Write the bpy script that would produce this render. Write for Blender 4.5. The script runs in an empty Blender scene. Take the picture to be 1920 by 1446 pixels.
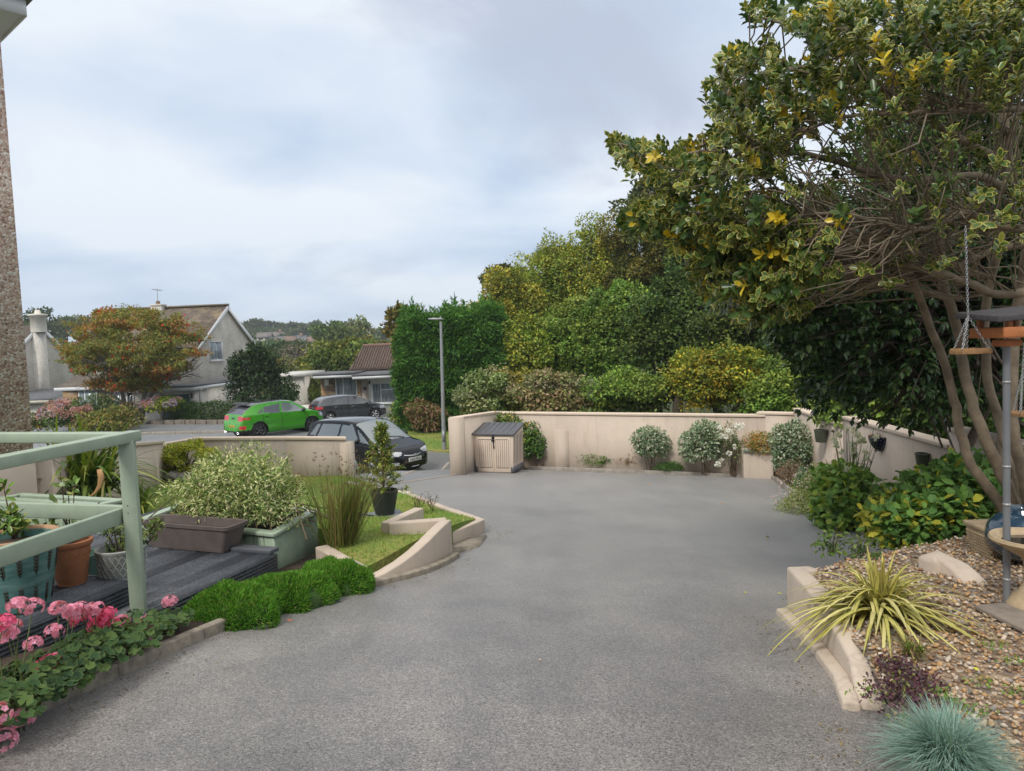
import bpy, bmesh, math, random
import numpy as np
from mathutils import Vector, Matrix

# ------------------------------------------------------------------ camera, world, sun
S = bpy.context.scene
COL = S.collection
rng = np.random.default_rng(11)
random.seed(5)
FPX, PITCH, ROLL = 1333.0, 0.065, 0.037
EYE = np.array([0.0, 0.0, 1.5])
_F = np.array([0, math.cos(PITCH), -math.sin(PITCH)])
_R0 = np.array([1.0, 0, 0]); _U0 = np.array([0, math.sin(PITCH), math.cos(PITCH)])
_R = math.cos(ROLL) * _R0 - math.sin(ROLL) * _U0
_U = math.sin(ROLL) * _R0 + math.cos(ROLL) * _U0
cam = bpy.data.cameras.new('camera'); cam_o = bpy.data.objects.new('camera', cam); COL.objects.link(cam_o)
cam.sensor_width = 36.0; cam.lens = FPX / 1920 * 36.0; cam.clip_start = 0.05; cam.clip_end = 3000
cam_o.matrix_world = Matrix(((_R[0], _U[0], -_F[0], 0), (_R[1], _U[1], -_F[1], 0), (_R[2], _U[2], -_F[2], 1.5), (0, 0, 0, 1)))
S.camera = cam_o
S.view_settings.view_transform = 'Standard'; S.view_settings.look = 'None'
S.view_settings.exposure = 0.64; S.view_settings.gamma = 1.0
S.render.engine = 'CYCLES'
S.cycles.max_bounces = 6; S.cycles.diffuse_bounces = 3; S.cycles.glossy_bounces = 3
S.cycles.transmission_bounces = 4; S.cycles.transparent_max_bounces = 8; S.cycles.volume_bounces = 1
S.cycles.use_denoising = True

SUN_EL, SUN_AZ = math.radians(48), math.radians(210)     # azimuth from +Y clockwise: behind and left of the camera
sdir = Vector((math.sin(SUN_AZ) * math.cos(SUN_EL), math.cos(SUN_AZ) * math.cos(SUN_EL), math.sin(SUN_EL)))
sun = bpy.data.lights.new('sun', 'SUN'); sun.energy = 1.5; sun.angle = math.radians(12); sun.color = (1.0, 0.95, 0.87)
sun_o = bpy.data.objects.new('sun', sun); COL.objects.link(sun_o)
sun_o.rotation_euler = sdir.to_track_quat('Z', 'Y').to_euler(); sun_o.location = (0, 0, 60)

W = bpy.data.worlds.new('World'); S.world = W; W.use_nodes = True
nt = W.node_tree; nt.nodes.clear()
def N(tree, typ, **kw):
    n = tree.nodes.new(typ)
    for k, v in kw.items():
        if k.startswith('i_'):
            n.inputs[k[2:].replace('_', ' ')].default_value = v
        else:
            setattr(n, k, v)
    return n
def ramp(tree, stops, interp='LINEAR'):
    r = tree.nodes.new('ShaderNodeValToRGB'); r.color_ramp.interpolation = interp
    e = r.color_ramp.elements
    while len(e) < len(stops): e.new(0.5)
    for el, (p_, c) in zip(e, stops):
        el.position = p_; el.color = (*c, 1) if len(c) == 3 else c
    return r
def mathn(tree, op, a, b=None, c=None):
    m = tree.nodes.new('ShaderNodeMath'); m.operation = op
    for i, v in enumerate((a, b, c)):
        if v is None: continue
        if isinstance(v, (int, float)): m.inputs[i].default_value = v
        else: tree.links.new(v, m.inputs[i])
    return m.outputs[0]
def mixc(tree, fac, a, b, mode='MIX'):
    m = tree.nodes.new('ShaderNodeMix'); m.data_type = 'RGBA'; m.blend_type = mode
    for sock, v in ((m.inputs['Factor'], fac), (m.inputs[6], a), (m.inputs[7], b)):
        if isinstance(v, (int, float)): sock.default_value = v
        elif isinstance(v, tuple): sock.default_value = (*v, 1) if len(v) == 3 else v
        else: tree.links.new(v, sock)
    return m.outputs[2]
L_ = nt.links.new
OFF1, OFF2 = (11.0, 15.0, 4.4), (12.2, 11.1, 12.5)
out = N(nt, 'ShaderNodeOutputWorld'); bg = N(nt, 'ShaderNodeBackground'); bg.inputs['Strength'].default_value = 0.097
sky = N(nt, 'ShaderNodeTexSky', sky_type='NISHITA', sun_disc=False, sun_elevation=SUN_EL, sun_rotation=SUN_AZ)
sky.air_density = 1.2; sky.dust_density = 1.5
tc = N(nt, 'ShaderNodeTexCoord'); sep = N(nt, 'ShaderNodeSeparateXYZ'); L_(tc.outputs['Generated'], sep.inputs[0])
zc = mathn(nt, 'ADD', mathn(nt, 'MAXIMUM', sep.outputs[2], 0.0), 0.20)
cx = mathn(nt, 'DIVIDE', sep.outputs[0], zc); cy = mathn(nt, 'DIVIDE', sep.outputs[1], zc)
cmb = N(nt, 'ShaderNodeCombineXYZ'); L_(cx, cmb.inputs[0]); L_(cy, cmb.inputs[1])
def cloud(scale, detail, rough, dist, off):
    mp = N(nt, 'ShaderNodeMapping'); mp.inputs['Location'].default_value = off; L_(cmb.outputs[0], mp.inputs['Vector'])
    n = N(nt, 'ShaderNodeTexNoise'); n.inputs['Scale'].default_value = scale; n.inputs['Detail'].default_value = detail
    n.inputs['Roughness'].default_value = rough; n.inputs['Distortion'].default_value = dist; L_(mp.outputs[0], n.inputs['Vector'])
    return n.outputs['Fac']
c1 = ramp(nt, [(0.34, (3.2, 4.0, 5.4)), (0.46, (4.6, 5.25, 6.2)), (0.58, (5.8, 6.2, 6.7))]); L_(cloud(0.95, 7, 0.46, 0.35, OFF1), c1.inputs[0])
c2 = ramp(nt, [(0.50, (0, 0, 0)), (0.64, (0.9, 0.9, 0.9))]); L_(cloud(0.55, 8, 0.6, 0.4, OFF2), c2.inputs[0])
cc = mixc(nt, c2.outputs[0], c1.outputs[0], (3.6, 4.0, 4.9))
hz = N(nt, 'ShaderNodeMapRange'); hz.inputs['From Min'].default_value = 0.0; hz.inputs['From Max'].default_value = 0.2; hz.inputs['To Min'].default_value = 0.55; hz.inputs['To Max'].default_value = 0.0; L_(sep.outputs[2], hz.inputs[0])
cc = mixc(nt, hz.outputs[0], cc, (4.2, 4.9, 5.9))                         # paler, bluer air low over the horizon
cc = mixc(nt, 0.06, cc, sky.outputs[0])
el = N(nt, 'ShaderNodeMapRange', interpolation_type='SMOOTHSTEP'); el.inputs['From Min'].default_value = 0.48; el.inputs['From Max'].default_value = 0.9
el.inputs['To Min'].default_value = 1.0; el.inputs['To Max'].default_value = 1.45; L_(sep.outputs[2], el.inputs[0])
cc = mixc(nt, mathn(nt, 'MULTIPLY', mathn(nt, 'SUBTRACT', el.outputs[0], 1.0), 2.0), cc, (6.5, 6.2, 5.75))
vm = N(nt, 'ShaderNodeVectorMath', operation='SCALE'); L_(cc, vm.inputs[0]); L_(el.outputs[0], vm.inputs['Scale'])   # overcast skies are brightest overhead
L_(vm.outputs[0], bg.inputs['Color']); L_(bg.outputs[0], out.inputs['Surface'])

# ------------------------------------------------------------------ where a pixel of the photograph lies
def ray(x, y): return _F + _R * (x - 960) / FPX + _U * (723 - y) / FPX
def A(x, y, Y): r = ray(x, y); return EYE + r * (Y / r[1])
def PZ(x, y, z): r = ray(x, y); return EYE + r * ((z - 1.5) / r[2])
GA, GB = 0.0408, 0.0992
def G(x, y):
    r = ray(x, y); n = np.array([GA, GB, 1.0]); return EYE + r * (-(EYE @ n) / (r @ n))
def sm(t): t = np.clip(t, 0, 1); return t * t * (3 - 2 * t)
def gz(x, y):
    x = np.asarray(x, float); y = np.asarray(y, float)
    t = y + 0.411 * x
    z = -GB * np.clip(t, -3, 23.2)
    s = sm((t + 1.8 * sm((-0.5 - x) / 2.5) + 2.7 * sm((-2.9 - x) / 1.6) - 17.5) / 3.5)
    lev = -2.3 - 0.8 * sm((y - 36.5) / 5)
    z = z * (1 - s) + lev * s
    far = sm((y - 48) / 70) * -7.5 + sm((y - 130) / 220) * (18 + 1.2 * np.sin(x / 37.0) - 0.012 * np.clip(x + 90, 0, 150)) - sm((y - 370) / 200) * 16
    return z + far
def T(px, py, lo=3.0, hi=500.0):
    r = ray(px, py); d = lo
    while d < hi:
        P = EYE + r * (d / r[1])
        if P[2] <= gz(P[0], P[1]): return P
        d += 0.03 + d * 0.002
    return EYE + r * (hi / r[1])

# ------------------------------------------------------------------ materials
MATS = {}
def newmat(name):
    m = bpy.data.materials.new(name); m.use_nodes = True; t = m.node_tree
    return m, t, t.nodes['Principled BSDF']
def coord(t, scale=1.0, obj=True):
    c = N(t, 'ShaderNodeTexCoord'); return c.outputs['Object' if obj else 'Generated']
def geo_pos(t): return N(t, 'ShaderNodeNewGeometry').outputs['Position']
def noise(t, vec, scale, detail=4, rough=0.6, dist=0.0):
    n = N(t, 'ShaderNodeTexNoise'); n.inputs['Scale'].default_value = scale; n.inputs['Detail'].default_value = detail
    n.inputs['Roughness'].default_value = rough; n.inputs['Distortion'].default_value = dist
    t.links.new(vec, n.inputs['Vector']); return n.outputs['Fac']
def bump(t, b, h, strength, dist=0.01):
    n = N(t, 'ShaderNodeBump'); n.inputs['Strength'].default_value = strength; n.inputs['Distance'].default_value = dist
    t.links.new(h, n.inputs['Height']); t.links.new(n.outputs[0], b.inputs['Normal'])
def plain(name, col, rough=0.6, metal=0.0, var=0.12, nscale=6.0, bmp=0.0, bscale=60, spec=0.5, coat=0.0):
    """A surface of one colour with a little natural mottling."""
    if name in MATS: return MATS[name]
    m, t, b = newmat(name); v = geo_pos(t)
    f = noise(t, v, nscale, 5)
    lo = tuple(c * (1 - var) for c in col); hi = tuple(min(1, c * (1 + var)) for c in col)
    r = ramp(t, [(0.3, lo), (0.7, hi)]); t.links.new(f, r.inputs[0]); t.links.new(r.outputs[0], b.inputs['Base Color'])
    b.inputs['Roughness'].default_value = rough; b.inputs['Metallic'].default_value = metal
    b.inputs['Specular IOR Level'].default_value = spec; b.inputs['Coat Weight'].default_value = coat; b.inputs['Coat Roughness'].default_value = 0.04
    if bmp: bump(t, b, noise(t, v, bscale, 4), bmp)
    MATS[name] = m; return m
def leafmat(name, rough=0.45, trans=0.25, rim=None, thr=0.62, spec=0.2):
    if name in MATS: return MATS[name]
    m, t, b = newmat(name)
    a = N(t, 'ShaderNodeAttribute', attribute_name='Col'); col = a.outputs['Color']
    if rim:
        ra = N(t, 'ShaderNodeAttribute', attribute_name='rim')
        nf = noise(t, geo_pos(t), 55, 2)
        f = mathn(t, 'GREATER_THAN', mathn(t, 'ADD', ra.outputs['Fac'], mathn(t, 'MULTIPLY', mathn(t, 'SUBTRACT', nf, 0.5), 0.5)), thr)
        col = mixc(t, f, col, rim)
    t.links.new(col, b.inputs['Base Color']); b.inputs['Roughness'].default_value = rough; b.inputs['Specular IOR Level'].default_value = spec
    tr = N(t, 'ShaderNodeBsdfTranslucent'); t.links.new(mixc(t, 1.0, col, (1.0, 1.0, 0.55), 'MULTIPLY'), tr.inputs['Color'])
    mx = N(t, 'ShaderNodeMixShader'); mx.inputs[0].default_value = trans
    o = t.nodes['Material Output']; t.links.new(b.outputs[0], mx.inputs[1]); t.links.new(tr.outputs[0], mx.inputs[2]); t.links.new(mx.outputs[0], o.inputs['Surface'])
    MATS[name] = m; return m
def asphalt(name, lo, hi, patch=0.25, grit=260):
    m, t, b = newmat(name); v = geo_pos(t)
    vo = N(t, 'ShaderNodeTexVoronoi'); vo.inputs['Scale'].default_value = grit * 0.6; t.links.new(v, vo.inputs['Vector'])
    sp = N(t, 'ShaderNodeSeparateColor'); t.links.new(vo.outputs['Color'], sp.inputs[0])
    big = noise(t, v, 0.55, 6, 0.62); mid = noise(t, v, 3.2, 5, 0.6); fine = noise(t, v, 60, 3, 0.7)
    r = ramp(t, [(0.0, tuple(c * 0.45 for c in lo)), (0.12, tuple(c * .92 for c in lo)), (0.82, hi), (0.95, hi), (1.0, tuple(c * 1.6 for c in hi))]); t.links.new(sp.outputs[0], r.inputs[0])
    pr = ramp(t, [(0.3, (1 - patch,) * 3), (0.52, (1, 1, 1)), (0.72, (1 + patch * .75, 1 + patch * .72, 1 + patch * .64))]); t.links.new(big, pr.inputs[0])
    mr = ramp(t, [(0.3, (0.86, 0.86, 0.88)), (0.7, (1.12, 1.11, 1.08))]); t.links.new(mid, mr.inputs[0])
    fr = ramp(t, [(0.3, (0.72,) * 3), (0.7, (1.26,) * 3)]); t.links.new(fine, fr.inputs[0])
    c = mixc(t, 1.0, r.outputs[0], pr.outputs[0], 'MULTIPLY'); c = mixc(t, 1.0, c, mr.outputs[0], 'MULTIPLY'); c = mixc(t, 1.0, c, fr.outputs[0], 'MULTIPLY')
    mp = N(t, 'ShaderNodeMapping'); mp.inputs['Scale'].default_value = (1.1, 0.22, 1); t.links.new(v, mp.inputs['Vector'])
    tr_ = ramp(t, [(0.36, (0.8, 0.8, 0.81)), (0.5, (1, 1, 1)), (0.66, (1.16, 1.15, 1.12))]); t.links.new(noise(t, mp.outputs[0], 1.5, 5, 0.6), tr_.inputs[0]); c = mixc(t, 0.8, c, tr_.outputs[0], 'MULTIPLY')
    sp2 = ramp(t, [(0.66, (1, 1, 1)), (0.74, (0.7, 0.69, 0.68))]); t.links.new(noise(t, v, 2.1, 3, 0.5), sp2.inputs[0]); c = mixc(t, 0.55, c, sp2.outputs[0], 'MULTIPLY')
    t.links.new(c, b.inputs['Base Color']); b.inputs['Roughness'].default_value = 0.42; b.inputs['Specular IOR Level'].default_value = 0.6; b.inputs['Sheen Weight'].default_value = 1.0; b.inputs['Sheen Roughness'].default_value = 0.3
    bump(t, b, mathn(t, 'ADD', vo.outputs['Distance'], fine), 0.16, 0.004)
    MATS[name] = m; return m
def chips(name, stops, scale, rough=0.8, bmp=0.8, dist=0.012, dirt=0.15):
    """Stone chips set in render: each cell its own colour."""
    m, t, b = newmat(name); v = geo_pos(t)
    wv = N(t, 'ShaderNodeVectorMath', operation='ADD'); nn = N(t, 'ShaderNodeTexNoise'); nn.inputs['Scale'].default_value = scale * 0.7; t.links.new(v, nn.inputs['Vector'])
    sc = N(t, 'ShaderNodeVectorMath', operation='SCALE'); sc.inputs['Scale'].default_value = 0.5 / scale; t.links.new(nn.outputs['Color'], sc.inputs[0])
    t.links.new(v, wv.inputs[0]); t.links.new(sc.outputs[0], wv.inputs[1])
    vo = N(t, 'ShaderNodeTexVoronoi'); vo.inputs['Scale'].default_value = scale; t.links.new(wv.outputs[0], vo.inputs['Vector'])
    sp = N(t, 'ShaderNodeSeparateColor'); t.links.new(vo.outputs['Color'], sp.inputs[0])
    r = ramp(t, stops, 'CONSTANT'); t.links.new(sp.outputs[0], r.inputs[0])
    big = noise(t, v, 1.3, 5); pr = ramp(t, [(0.3, (1 - dirt,) * 3), (0.7, (1 + dirt,) * 3)]); t.links.new(big, pr.inputs[0])
    c = mixc(t, 1.0, r.outputs[0], pr.outputs[0], 'MULTIPLY')
    t.links.new(c, b.inputs['Base Color']); b.inputs['Roughness'].default_value = rough
    inv = mathn(t, 'SUBTRACT', 1.0, vo.outputs['Distance']); bump(t, b, inv, bmp, dist)
    MATS[name] = m; return m
def render_wall(name, col, stain=(0.55, 0.5, 0.42), amount=0.35):
    """Painted masonry: soft mottling, faint rain streaks, a fine trowelled grain."""
    m, t, b = newmat(name); v = geo_pos(t)
    mp = N(t, 'ShaderNodeMapping'); mp.inputs['Scale'].default_value = (5, 5, 0.6); t.links.new(v, mp.inputs['Vector'])
    st = noise(t, mp.outputs[0], 1.4, 6, 0.65); bl = noise(t, v, 1.1, 6, 0.6); fine = noise(t, v, 90, 4)
    fr = ramp(t, [(0.52, (0, 0, 0)), (0.78, (amount,) * 3)]); t.links.new(st, fr.inputs[0])
    br = ramp(t, [(0.3, tuple(c * 0.9 for c in col)), (0.7, tuple(c * 1.06 for c in col))]); t.links.new(bl, br.inputs[0])
    c = mixc(t, fr.outputs[0], br.outputs[0], tuple(a * s for a, s in zip(col, stain)))
    vc = N(t, 'ShaderNodeTexVoronoi', feature='DISTANCE_TO_EDGE'); vc.inputs['Scale'].default_value = 0.9; wv = N(t, 'ShaderNodeVectorMath', operation='ADD'); wn = N(t, 'ShaderNodeTexNoise'); wn.inputs['Scale'].default_value = 2.5; t.links.new(v, wn.inputs['Vector']); t.links.new(v, wv.inputs[0]); t.links.new(wn.outputs['Color'], wv.inputs[1]); t.links.new(wv.outputs[0], vc.inputs['Vector'])
    cr = ramp(t, [(0.0, (0.3,) * 3), (0.009, (0, 0, 0))]); t.links.new(vc.outputs['Distance'], cr.inputs[0]); cm = mathn(t, 'MULTIPLY', cr.outputs[0], mathn(t, 'GREATER_THAN', noise(t, v, 0.7, 2), 0.52))
    c = mixc(t, cm, c, tuple(a * 0.5 for a in col))                              # hairline cracks here and there
    al = ramp(t, [(0.58, (0, 0, 0)), (0.8, (0.35,) * 3)]); t.links.new(noise(t, v, 3.3, 7, 0.7), al.inputs[0]); c = mixc(t, al.outputs[0], c, (col[0] * .68, col[1] * .72, col[2] * .6))   # grimy blotches
    t.links.new(c, b.inputs['Base Color']); b.inputs['Roughness'].default_value = 0.85; b.inputs['Specular IOR Level'].default_value = 0.25
    bump(t, b, mathn(t, 'ADD', fine, mathn(t, 'MULTIPLY', noise(t, v, 14, 4), 2.0)), 0.35, 0.006)
    MATS[name] = m; return m
def tiles(name, a, bcol, row=0.3, width=0.33, moss=(0.5, 0.4, 0.2), ax='X', mossamt=0.5, rot=0.0):
    """Roof tiles in courses: bricks pattern laid in the roof's own plane through object coordinates (x along, y up the slope)."""
    m, t, b = newmat(name)
    uv = N(t, 'ShaderNodeUVMap'); uv.uv_map = 'UVMap'
    br = N(t, 'ShaderNodeTexBrick'); br.offset = 0.5
    br.inputs['Scale'].default_value = 1.0; br.inputs['Brick Width'].default_value = width; br.inputs['Row Height'].default_value = row
    br.inputs['Mortar Size'].default_value = row * 0.07; br.inputs['Color1'].default_value = (*a, 1); br.inputs['Color2'].default_value = (*bcol, 1)
    br.inputs['Mortar'].default_value = tuple(c * 0.35 for c in a) + (1,); br.inputs['Bias'].default_value = 0.0
    t.links.new(uv.outputs[0], br.inputs['Vector'])
    n = noise(t, geo_pos(t), 0.9, 6, 0.65); r = ramp(t, [(0.5, (0, 0, 0)), (0.7, (mossamt,) * 3)]); t.links.new(n, r.inputs[0])
    t.links.new(mixc(t, r.outputs[0], br.outputs['Color'], moss), b.inputs['Base Color']); b.inputs['Roughness'].default_value = 0.85
    bump(t, b, br.outputs['Fac'], -0.6, 0.03)
    MATS[name] = m; return m
def stonework(name, stops, sx, sy):
    m, t, b = newmat(name); v = geo_pos(t)
    mp = N(t, 'ShaderNodeMapping'); mp.inputs['Scale'].default_value = (sx, sx, sy); t.links.new(v, mp.inputs['Vector'])
    vo = N(t, 'ShaderNodeTexVoronoi'); vo.inputs['Scale'].default_value = 1.0; t.links.new(mp.outputs[0], vo.inputs['Vector'])
    sp = N(t, 'ShaderNodeSeparateColor'); t.links.new(vo.outputs['Color'], sp.inputs[0])
    r = ramp(t, stops, 'CONSTANT'); t.links.new(sp.outputs[0], r.inputs[0]); t.links.new(r.outputs[0], b.inputs['Base Color']); b.inputs['Roughness'].default_value = 0.9
    bump(t, b, mathn(t, 'SUBTRACT', 1.0, vo.outputs['Distance']), 0.5, 0.03)
    MATS[name] = m; return m
def paint(name, col, flake=0.0, rough=0.22, coat=1.0):
    if name in MATS: return MATS[name]
    m, t, b = newmat(name); b.inputs['Base Color'].default_value = (*col, 1); b.inputs['Roughness'].default_value = rough
    b.inputs['Metallic'].default_value = flake; b.inputs['Specular IOR Level'].default_value = 0.12; b.inputs['Coat Weight'].default_value = coat; b.inputs['Coat Roughness'].default_value = 0.03
    n = noise(t, geo_pos(t), 4, 5); r = ramp(t, [(0.3, (rough * 0.8,) * 3), (0.75, (rough * 1.6,) * 3)]); t.links.new(n, r.inputs[0]); t.links.new(r.outputs[0], b.inputs['Roughness'])
    MATS[name] = m; return m
def glass(name, col=(0.02, 0.025, 0.03), rough=0.03, spec=0.9):
    if name in MATS: return MATS[name]
    m, t, b = newmat(name); b.inputs['Base Color'].default_value = (*col, 1); b.inputs['Roughness'].default_value = rough; b.inputs['Specular IOR Level'].default_value = spec
    b.inputs['IOR'].default_value = 1.7
    MATS[name] = m; return m
def curtain(name, a, bcol, scale=22):
    """Net curtain hung behind a window pane, under the pane's gloss."""
    m, t, b = newmat(name); v = geo_pos(t)
    mp = N(t, 'ShaderNodeMapping'); mp.inputs['Scale'].default_value = (1, 0.3, 0.06); t.links.new(v, mp.inputs['Vector'])
    r = ramp(t, [(0.35, a), (0.62, bcol)]); t.links.new(noise(t, mp.outputs[0], scale, 3), r.inputs[0]); t.links.new(r.outputs[0], b.inputs['Base Color'])
    b.inputs['Roughness'].default_value = 0.08; MATS[name] = m; return m

# ------------------------------------------------------------------ mesh collecting
class MB:
    def __init__(s): s.v = []; s.f = []; s.n = 0; s.uv = None
    def add(s, V, F):
        V = np.asarray(V, float).reshape(-1, 3)
        s.v.append(V); s.f += [tuple(int(i) + s.n for i in f) for f in F]; s.n += len(V); return s
    def hexa(s, b4, t4):
        return s.add(list(b4) + list(t4), [(3, 2, 1, 0), (4, 5, 6, 7), (0, 1, 5, 4), (1, 2, 6, 5), (2, 3, 7, 6), (3, 0, 4, 7)])
    def box(s, c, d, rz=0.0, M=None):
        x, y, z = (q / 2 for q in d); V = np.array([(-x, -y, -z), (x, -y, -z), (x, y, -z), (-x, y, -z), (-x, -y, z), (x, -y, z), (x, y, z), (-x, y, z)])
        if M is not None: V = V @ np.array(M).T
        if rz: V = V @ np.array([[math.cos(rz), math.sin(rz), 0], [-math.sin(rz), math.cos(rz), 0], [0, 0, 1]])
        V = V + np.array(c)
        return s.hexa(V[:4], V[4:])
    def bar(s, p, q, w, h, up=(0, 0, 1)):
        p = np.array(p, float); q = np.array(q, float); d = q - p; d /= np.linalg.norm(d); u = np.array(up, float)
        sd = np.cross(d, u); sd /= np.linalg.norm(sd); u = np.cross(sd, d)
        o = [(-1, -1), (1, -1), (1, 1), (-1, 1)]
        return s.hexa([p + sd * a * w / 2 + u * b * h / 2 for a, b in o], [q + sd * a * w / 2 + u * b * h / 2 for a, b in o])
    def tube(s, pts, rad, n=8, cap=True):
        P = np.asarray(pts, float); m = len(P); rad = np.broadcast_to(np.asarray(rad, float), (m,))
        Tn = np.gradient(P, axis=0); Tn /= np.linalg.norm(Tn, axis=1)[:, None] + 1e-9
        u = np.cross(Tn[0], [0, 0, 1.0]); u = u if np.linalg.norm(u) > 0.05 else np.cross(Tn[0], [1.0, 0, 0]); u /= np.linalg.norm(u)
        V = []; a = np.arange(n) * 2 * math.pi / n
        for i in range(m):
            u = u - Tn[i] * (u @ Tn[i]); u /= np.linalg.norm(u) + 1e-9; w = np.cross(Tn[i], u)
            V.append(P[i] + rad[i] * (np.cos(a)[:, None] * u + np.sin(a)[:, None] * w))
        F = [(i * n + j, i * n + (j + 1) % n, (i + 1) * n + (j + 1) % n, (i + 1) * n + j) for i in range(m - 1) for j in range(n)]
        if cap: F += [tuple(range(n - 1, -1, -1)), tuple((m - 1) * n + j for j in range(n))]
        return s.add(np.concatenate(V), F)
    def lathe(s, prof, c=(0, 0, 0), n=28, sq=1.0):
        a = np.arange(n) * 2 * math.pi / n; V = []
        for r, z in prof: V.append(np.stack([r * np.cos(a), r * sq * np.sin(a), np.full(n, z)], 1) + np.array(c))
        m = len(prof)
        F = [(i * n + j, i * n + (j + 1) % n, (i + 1) * n + (j + 1) % n, (i + 1) * n + j) for i in range(m - 1) for j in range(n)]
        return s.add(np.concatenate(V), F)
    def prism(s, poly, z0, z1):
        n = len(poly); z0 = np.broadcast_to(z0, (n,)); z1 = np.broadcast_to(z1, (n,))
        V = [(*p[:2], z) for p, z in zip(poly, z0)] + [(*p[:2], z) for p, z in zip(poly, z1)]
        ar = sum(poly[i][0] * poly[(i + 1) % n][1] - poly[(i + 1) % n][0] * poly[i][1] for i in range(n))
        F = [tuple(range(n - 1, -1, -1)), tuple(range(n, 2 * n))] + [(i, (i + 1) % n, n + (i + 1) % n, n + i) for i in range(n)]
        if ar < 0: F = [f[::-1] for f in F]
        return s.add(V, F)
    def strip(s, poly, M0, M1):
        """A profile given twice (start and end rings) joined lengthwise, capped."""
        n = len(M0); return s.add(list(M0) + list(M1), [(i, (i + 1) % n, n + (i + 1) % n, n + i) for i in range(n)] + [tuple(range(n - 1, -1, -1)), tuple(range(n, 2 * n))])
    def sphere(s, c, r, n=10, m=7):
        r = np.broadcast_to(r, (3,)); V = []; 
        for i in range(m + 1):
            th = math.pi * i / m
            for j in range(n): V.append((c[0] + r[0] * math.sin(th) * math.cos(2 * math.pi * j / n), c[1] + r[1] * math.sin(th) * math.sin(2 * math.pi * j / n), c[2] + r[2] * math.cos(th)))
        return s.add(V, [(i * n + j, (i + 1) * n + j, (i + 1) * n + (j + 1) % n, i * n + (j + 1) % n) for i in range(m) for j in range(n)])
    def data(s): return (np.concatenate(s.v) if s.v else np.zeros((0, 3))), s.f

def fill(me, V, F):
    V = np.asarray(V, np.float32)
    if isinstance(F, np.ndarray):
        k = F.shape[1]; nf = len(F); flat = F.reshape(-1).astype(np.int32); st = (np.arange(nf) * k).astype(np.int32); tot = np.full(nf, k, np.int32)
    else:
        tot = np.array([len(f) for f in F], np.int32); flat = np.fromiter((i for f in F for i in f), np.int32); st = np.concatenate([[0], np.cumsum(tot)[:-1]]).astype(np.int32); nf = len(F)
    me.vertices.add(len(V)); me.vertices.foreach_set('co', V.reshape(-1))
    me.loops.add(len(flat)); me.loops.foreach_set('vertex_index', flat)
    me.polygons.add(nf); me.polygons.foreach_set('loop_start', st); me.polygons.foreach_set('loop_total', tot)
    me.update(calc_edges=True); me.validate()
def obj(name, geo, mat, parent=None, smooth=False, bevel=0.0, col=None, rim=None, angle=None, uv=None):
    V, F = geo.data() if isinstance(geo, MB) else geo[:2]
    if not isinstance(geo, MB) and len(geo) > 2: col = geo[2]
    if not isinstance(geo, MB) and len(geo) > 3: rim = geo[3]
    V = np.asarray(V, float)
    if parent is not None: V = V - np.array(parent['at'])
    me = bpy.data.meshes.new(name); fill(me, V, F)
    if mat: me.materials.append(mat)
    if col is not None:
        a = me.attributes.new('Col', 'FLOAT_COLOR', 'POINT'); c4 = np.ones((len(V), 4), np.float32); c4[:, :3] = col; a.data.foreach_set('color', c4.reshape(-1))
    if rim is not None:
        a = me.attributes.new('rim', 'FLOAT', 'POINT'); a.data.foreach_set('value', np.asarray(rim, np.float32))
    if uv is not None:
        l = me.uv_layers.new(name='UVMap'); idx = np.zeros(len(me.loops), np.int32); me.loops.foreach_get('vertex_index', idx)
        l.data.foreach_set('uv', np.asarray(uv, np.float32)[idx].reshape(-1))
    if smooth: me.polygons.foreach_set('use_smooth', np.ones(len(me.polygons), bool))
    o = bpy.data.objects.new(name, me); COL.objects.link(o)
    if parent is not None:
        o.parent = parent; o['at'] = list(parent['at'])
    else: o['at'] = [0.0, 0.0, 0.0]
    if bevel:
        b = o.modifiers.new('edge', 'BEVEL'); b.width = bevel; b.segments = 2; b.limit_method = 'ANGLE'; b.angle_limit = math.radians(40)
    if angle is not None and smooth:
        try: me.set_sharp_from_angle(angle=math.radians(angle))
        except Exception: pass
    return o
def thing(name, label, cat, at, group=None):
    o = bpy.data.objects.new(name, None); COL.objects.link(o); o.location = [float(q) for q in at]; o['at'] = [float(q) for q in at]
    o.empty_display_size = 0.2; return tag(o, label, cat, group)
def tag(o, label, cat, group=None):
    o['label'] = label; o['category'] = cat; o['kind'] = 'thing'
    if group: o['group'] = group
    return o
def kind(o, k, label=None, cat=None):
    o['kind'] = k
    if label: o['label'] = label
    if cat: o['category'] = cat
    return o

# ------------------------------------------------------------------ foliage
def unit(v): return v / (np.linalg.norm(v, axis=-1, keepdims=True) + 1e-9)
def rdir(n): return unit(rng.normal(size=(n, 3)))
TM = {'rhomb': (np.array([(0, 0, 0), (.45, .5, .09), (1, 0, 0), (.45, -.5, .09)]), np.array([(0, 3, 2), (0, 2, 1)]), np.array([1, 1, 1, 1.])),
      'oval': (np.array([(.5, 0, 0), (0, 0, 0), (.28, .4, .07), (.7, .47, .08), (1, 0, -.04), (.7, -.47, .08), (.28, -.4, .07)]),
               np.array([(0, 2, 1), (0, 3, 2), (0, 4, 3), (0, 5, 4), (0, 6, 5), (0, 1, 6)]), np.array([0, 1, 1, 1, 1, 1, 1.])),
      'lance': (np.array([(0, 0, 0), (.3, .5, .1), (.65, .42, .06), (1, 0, -.12), (.65, -.42, .06), (.3, -.5, .1), (.5, 0, 0)]),
                np.array([(6, 1, 0), (6, 2, 1), (6, 3, 2), (6, 4, 3), (6, 5, 4), (6, 0, 5)]), np.array([1, 1, 1, 1, 1, 1, 0.]))}
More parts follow.
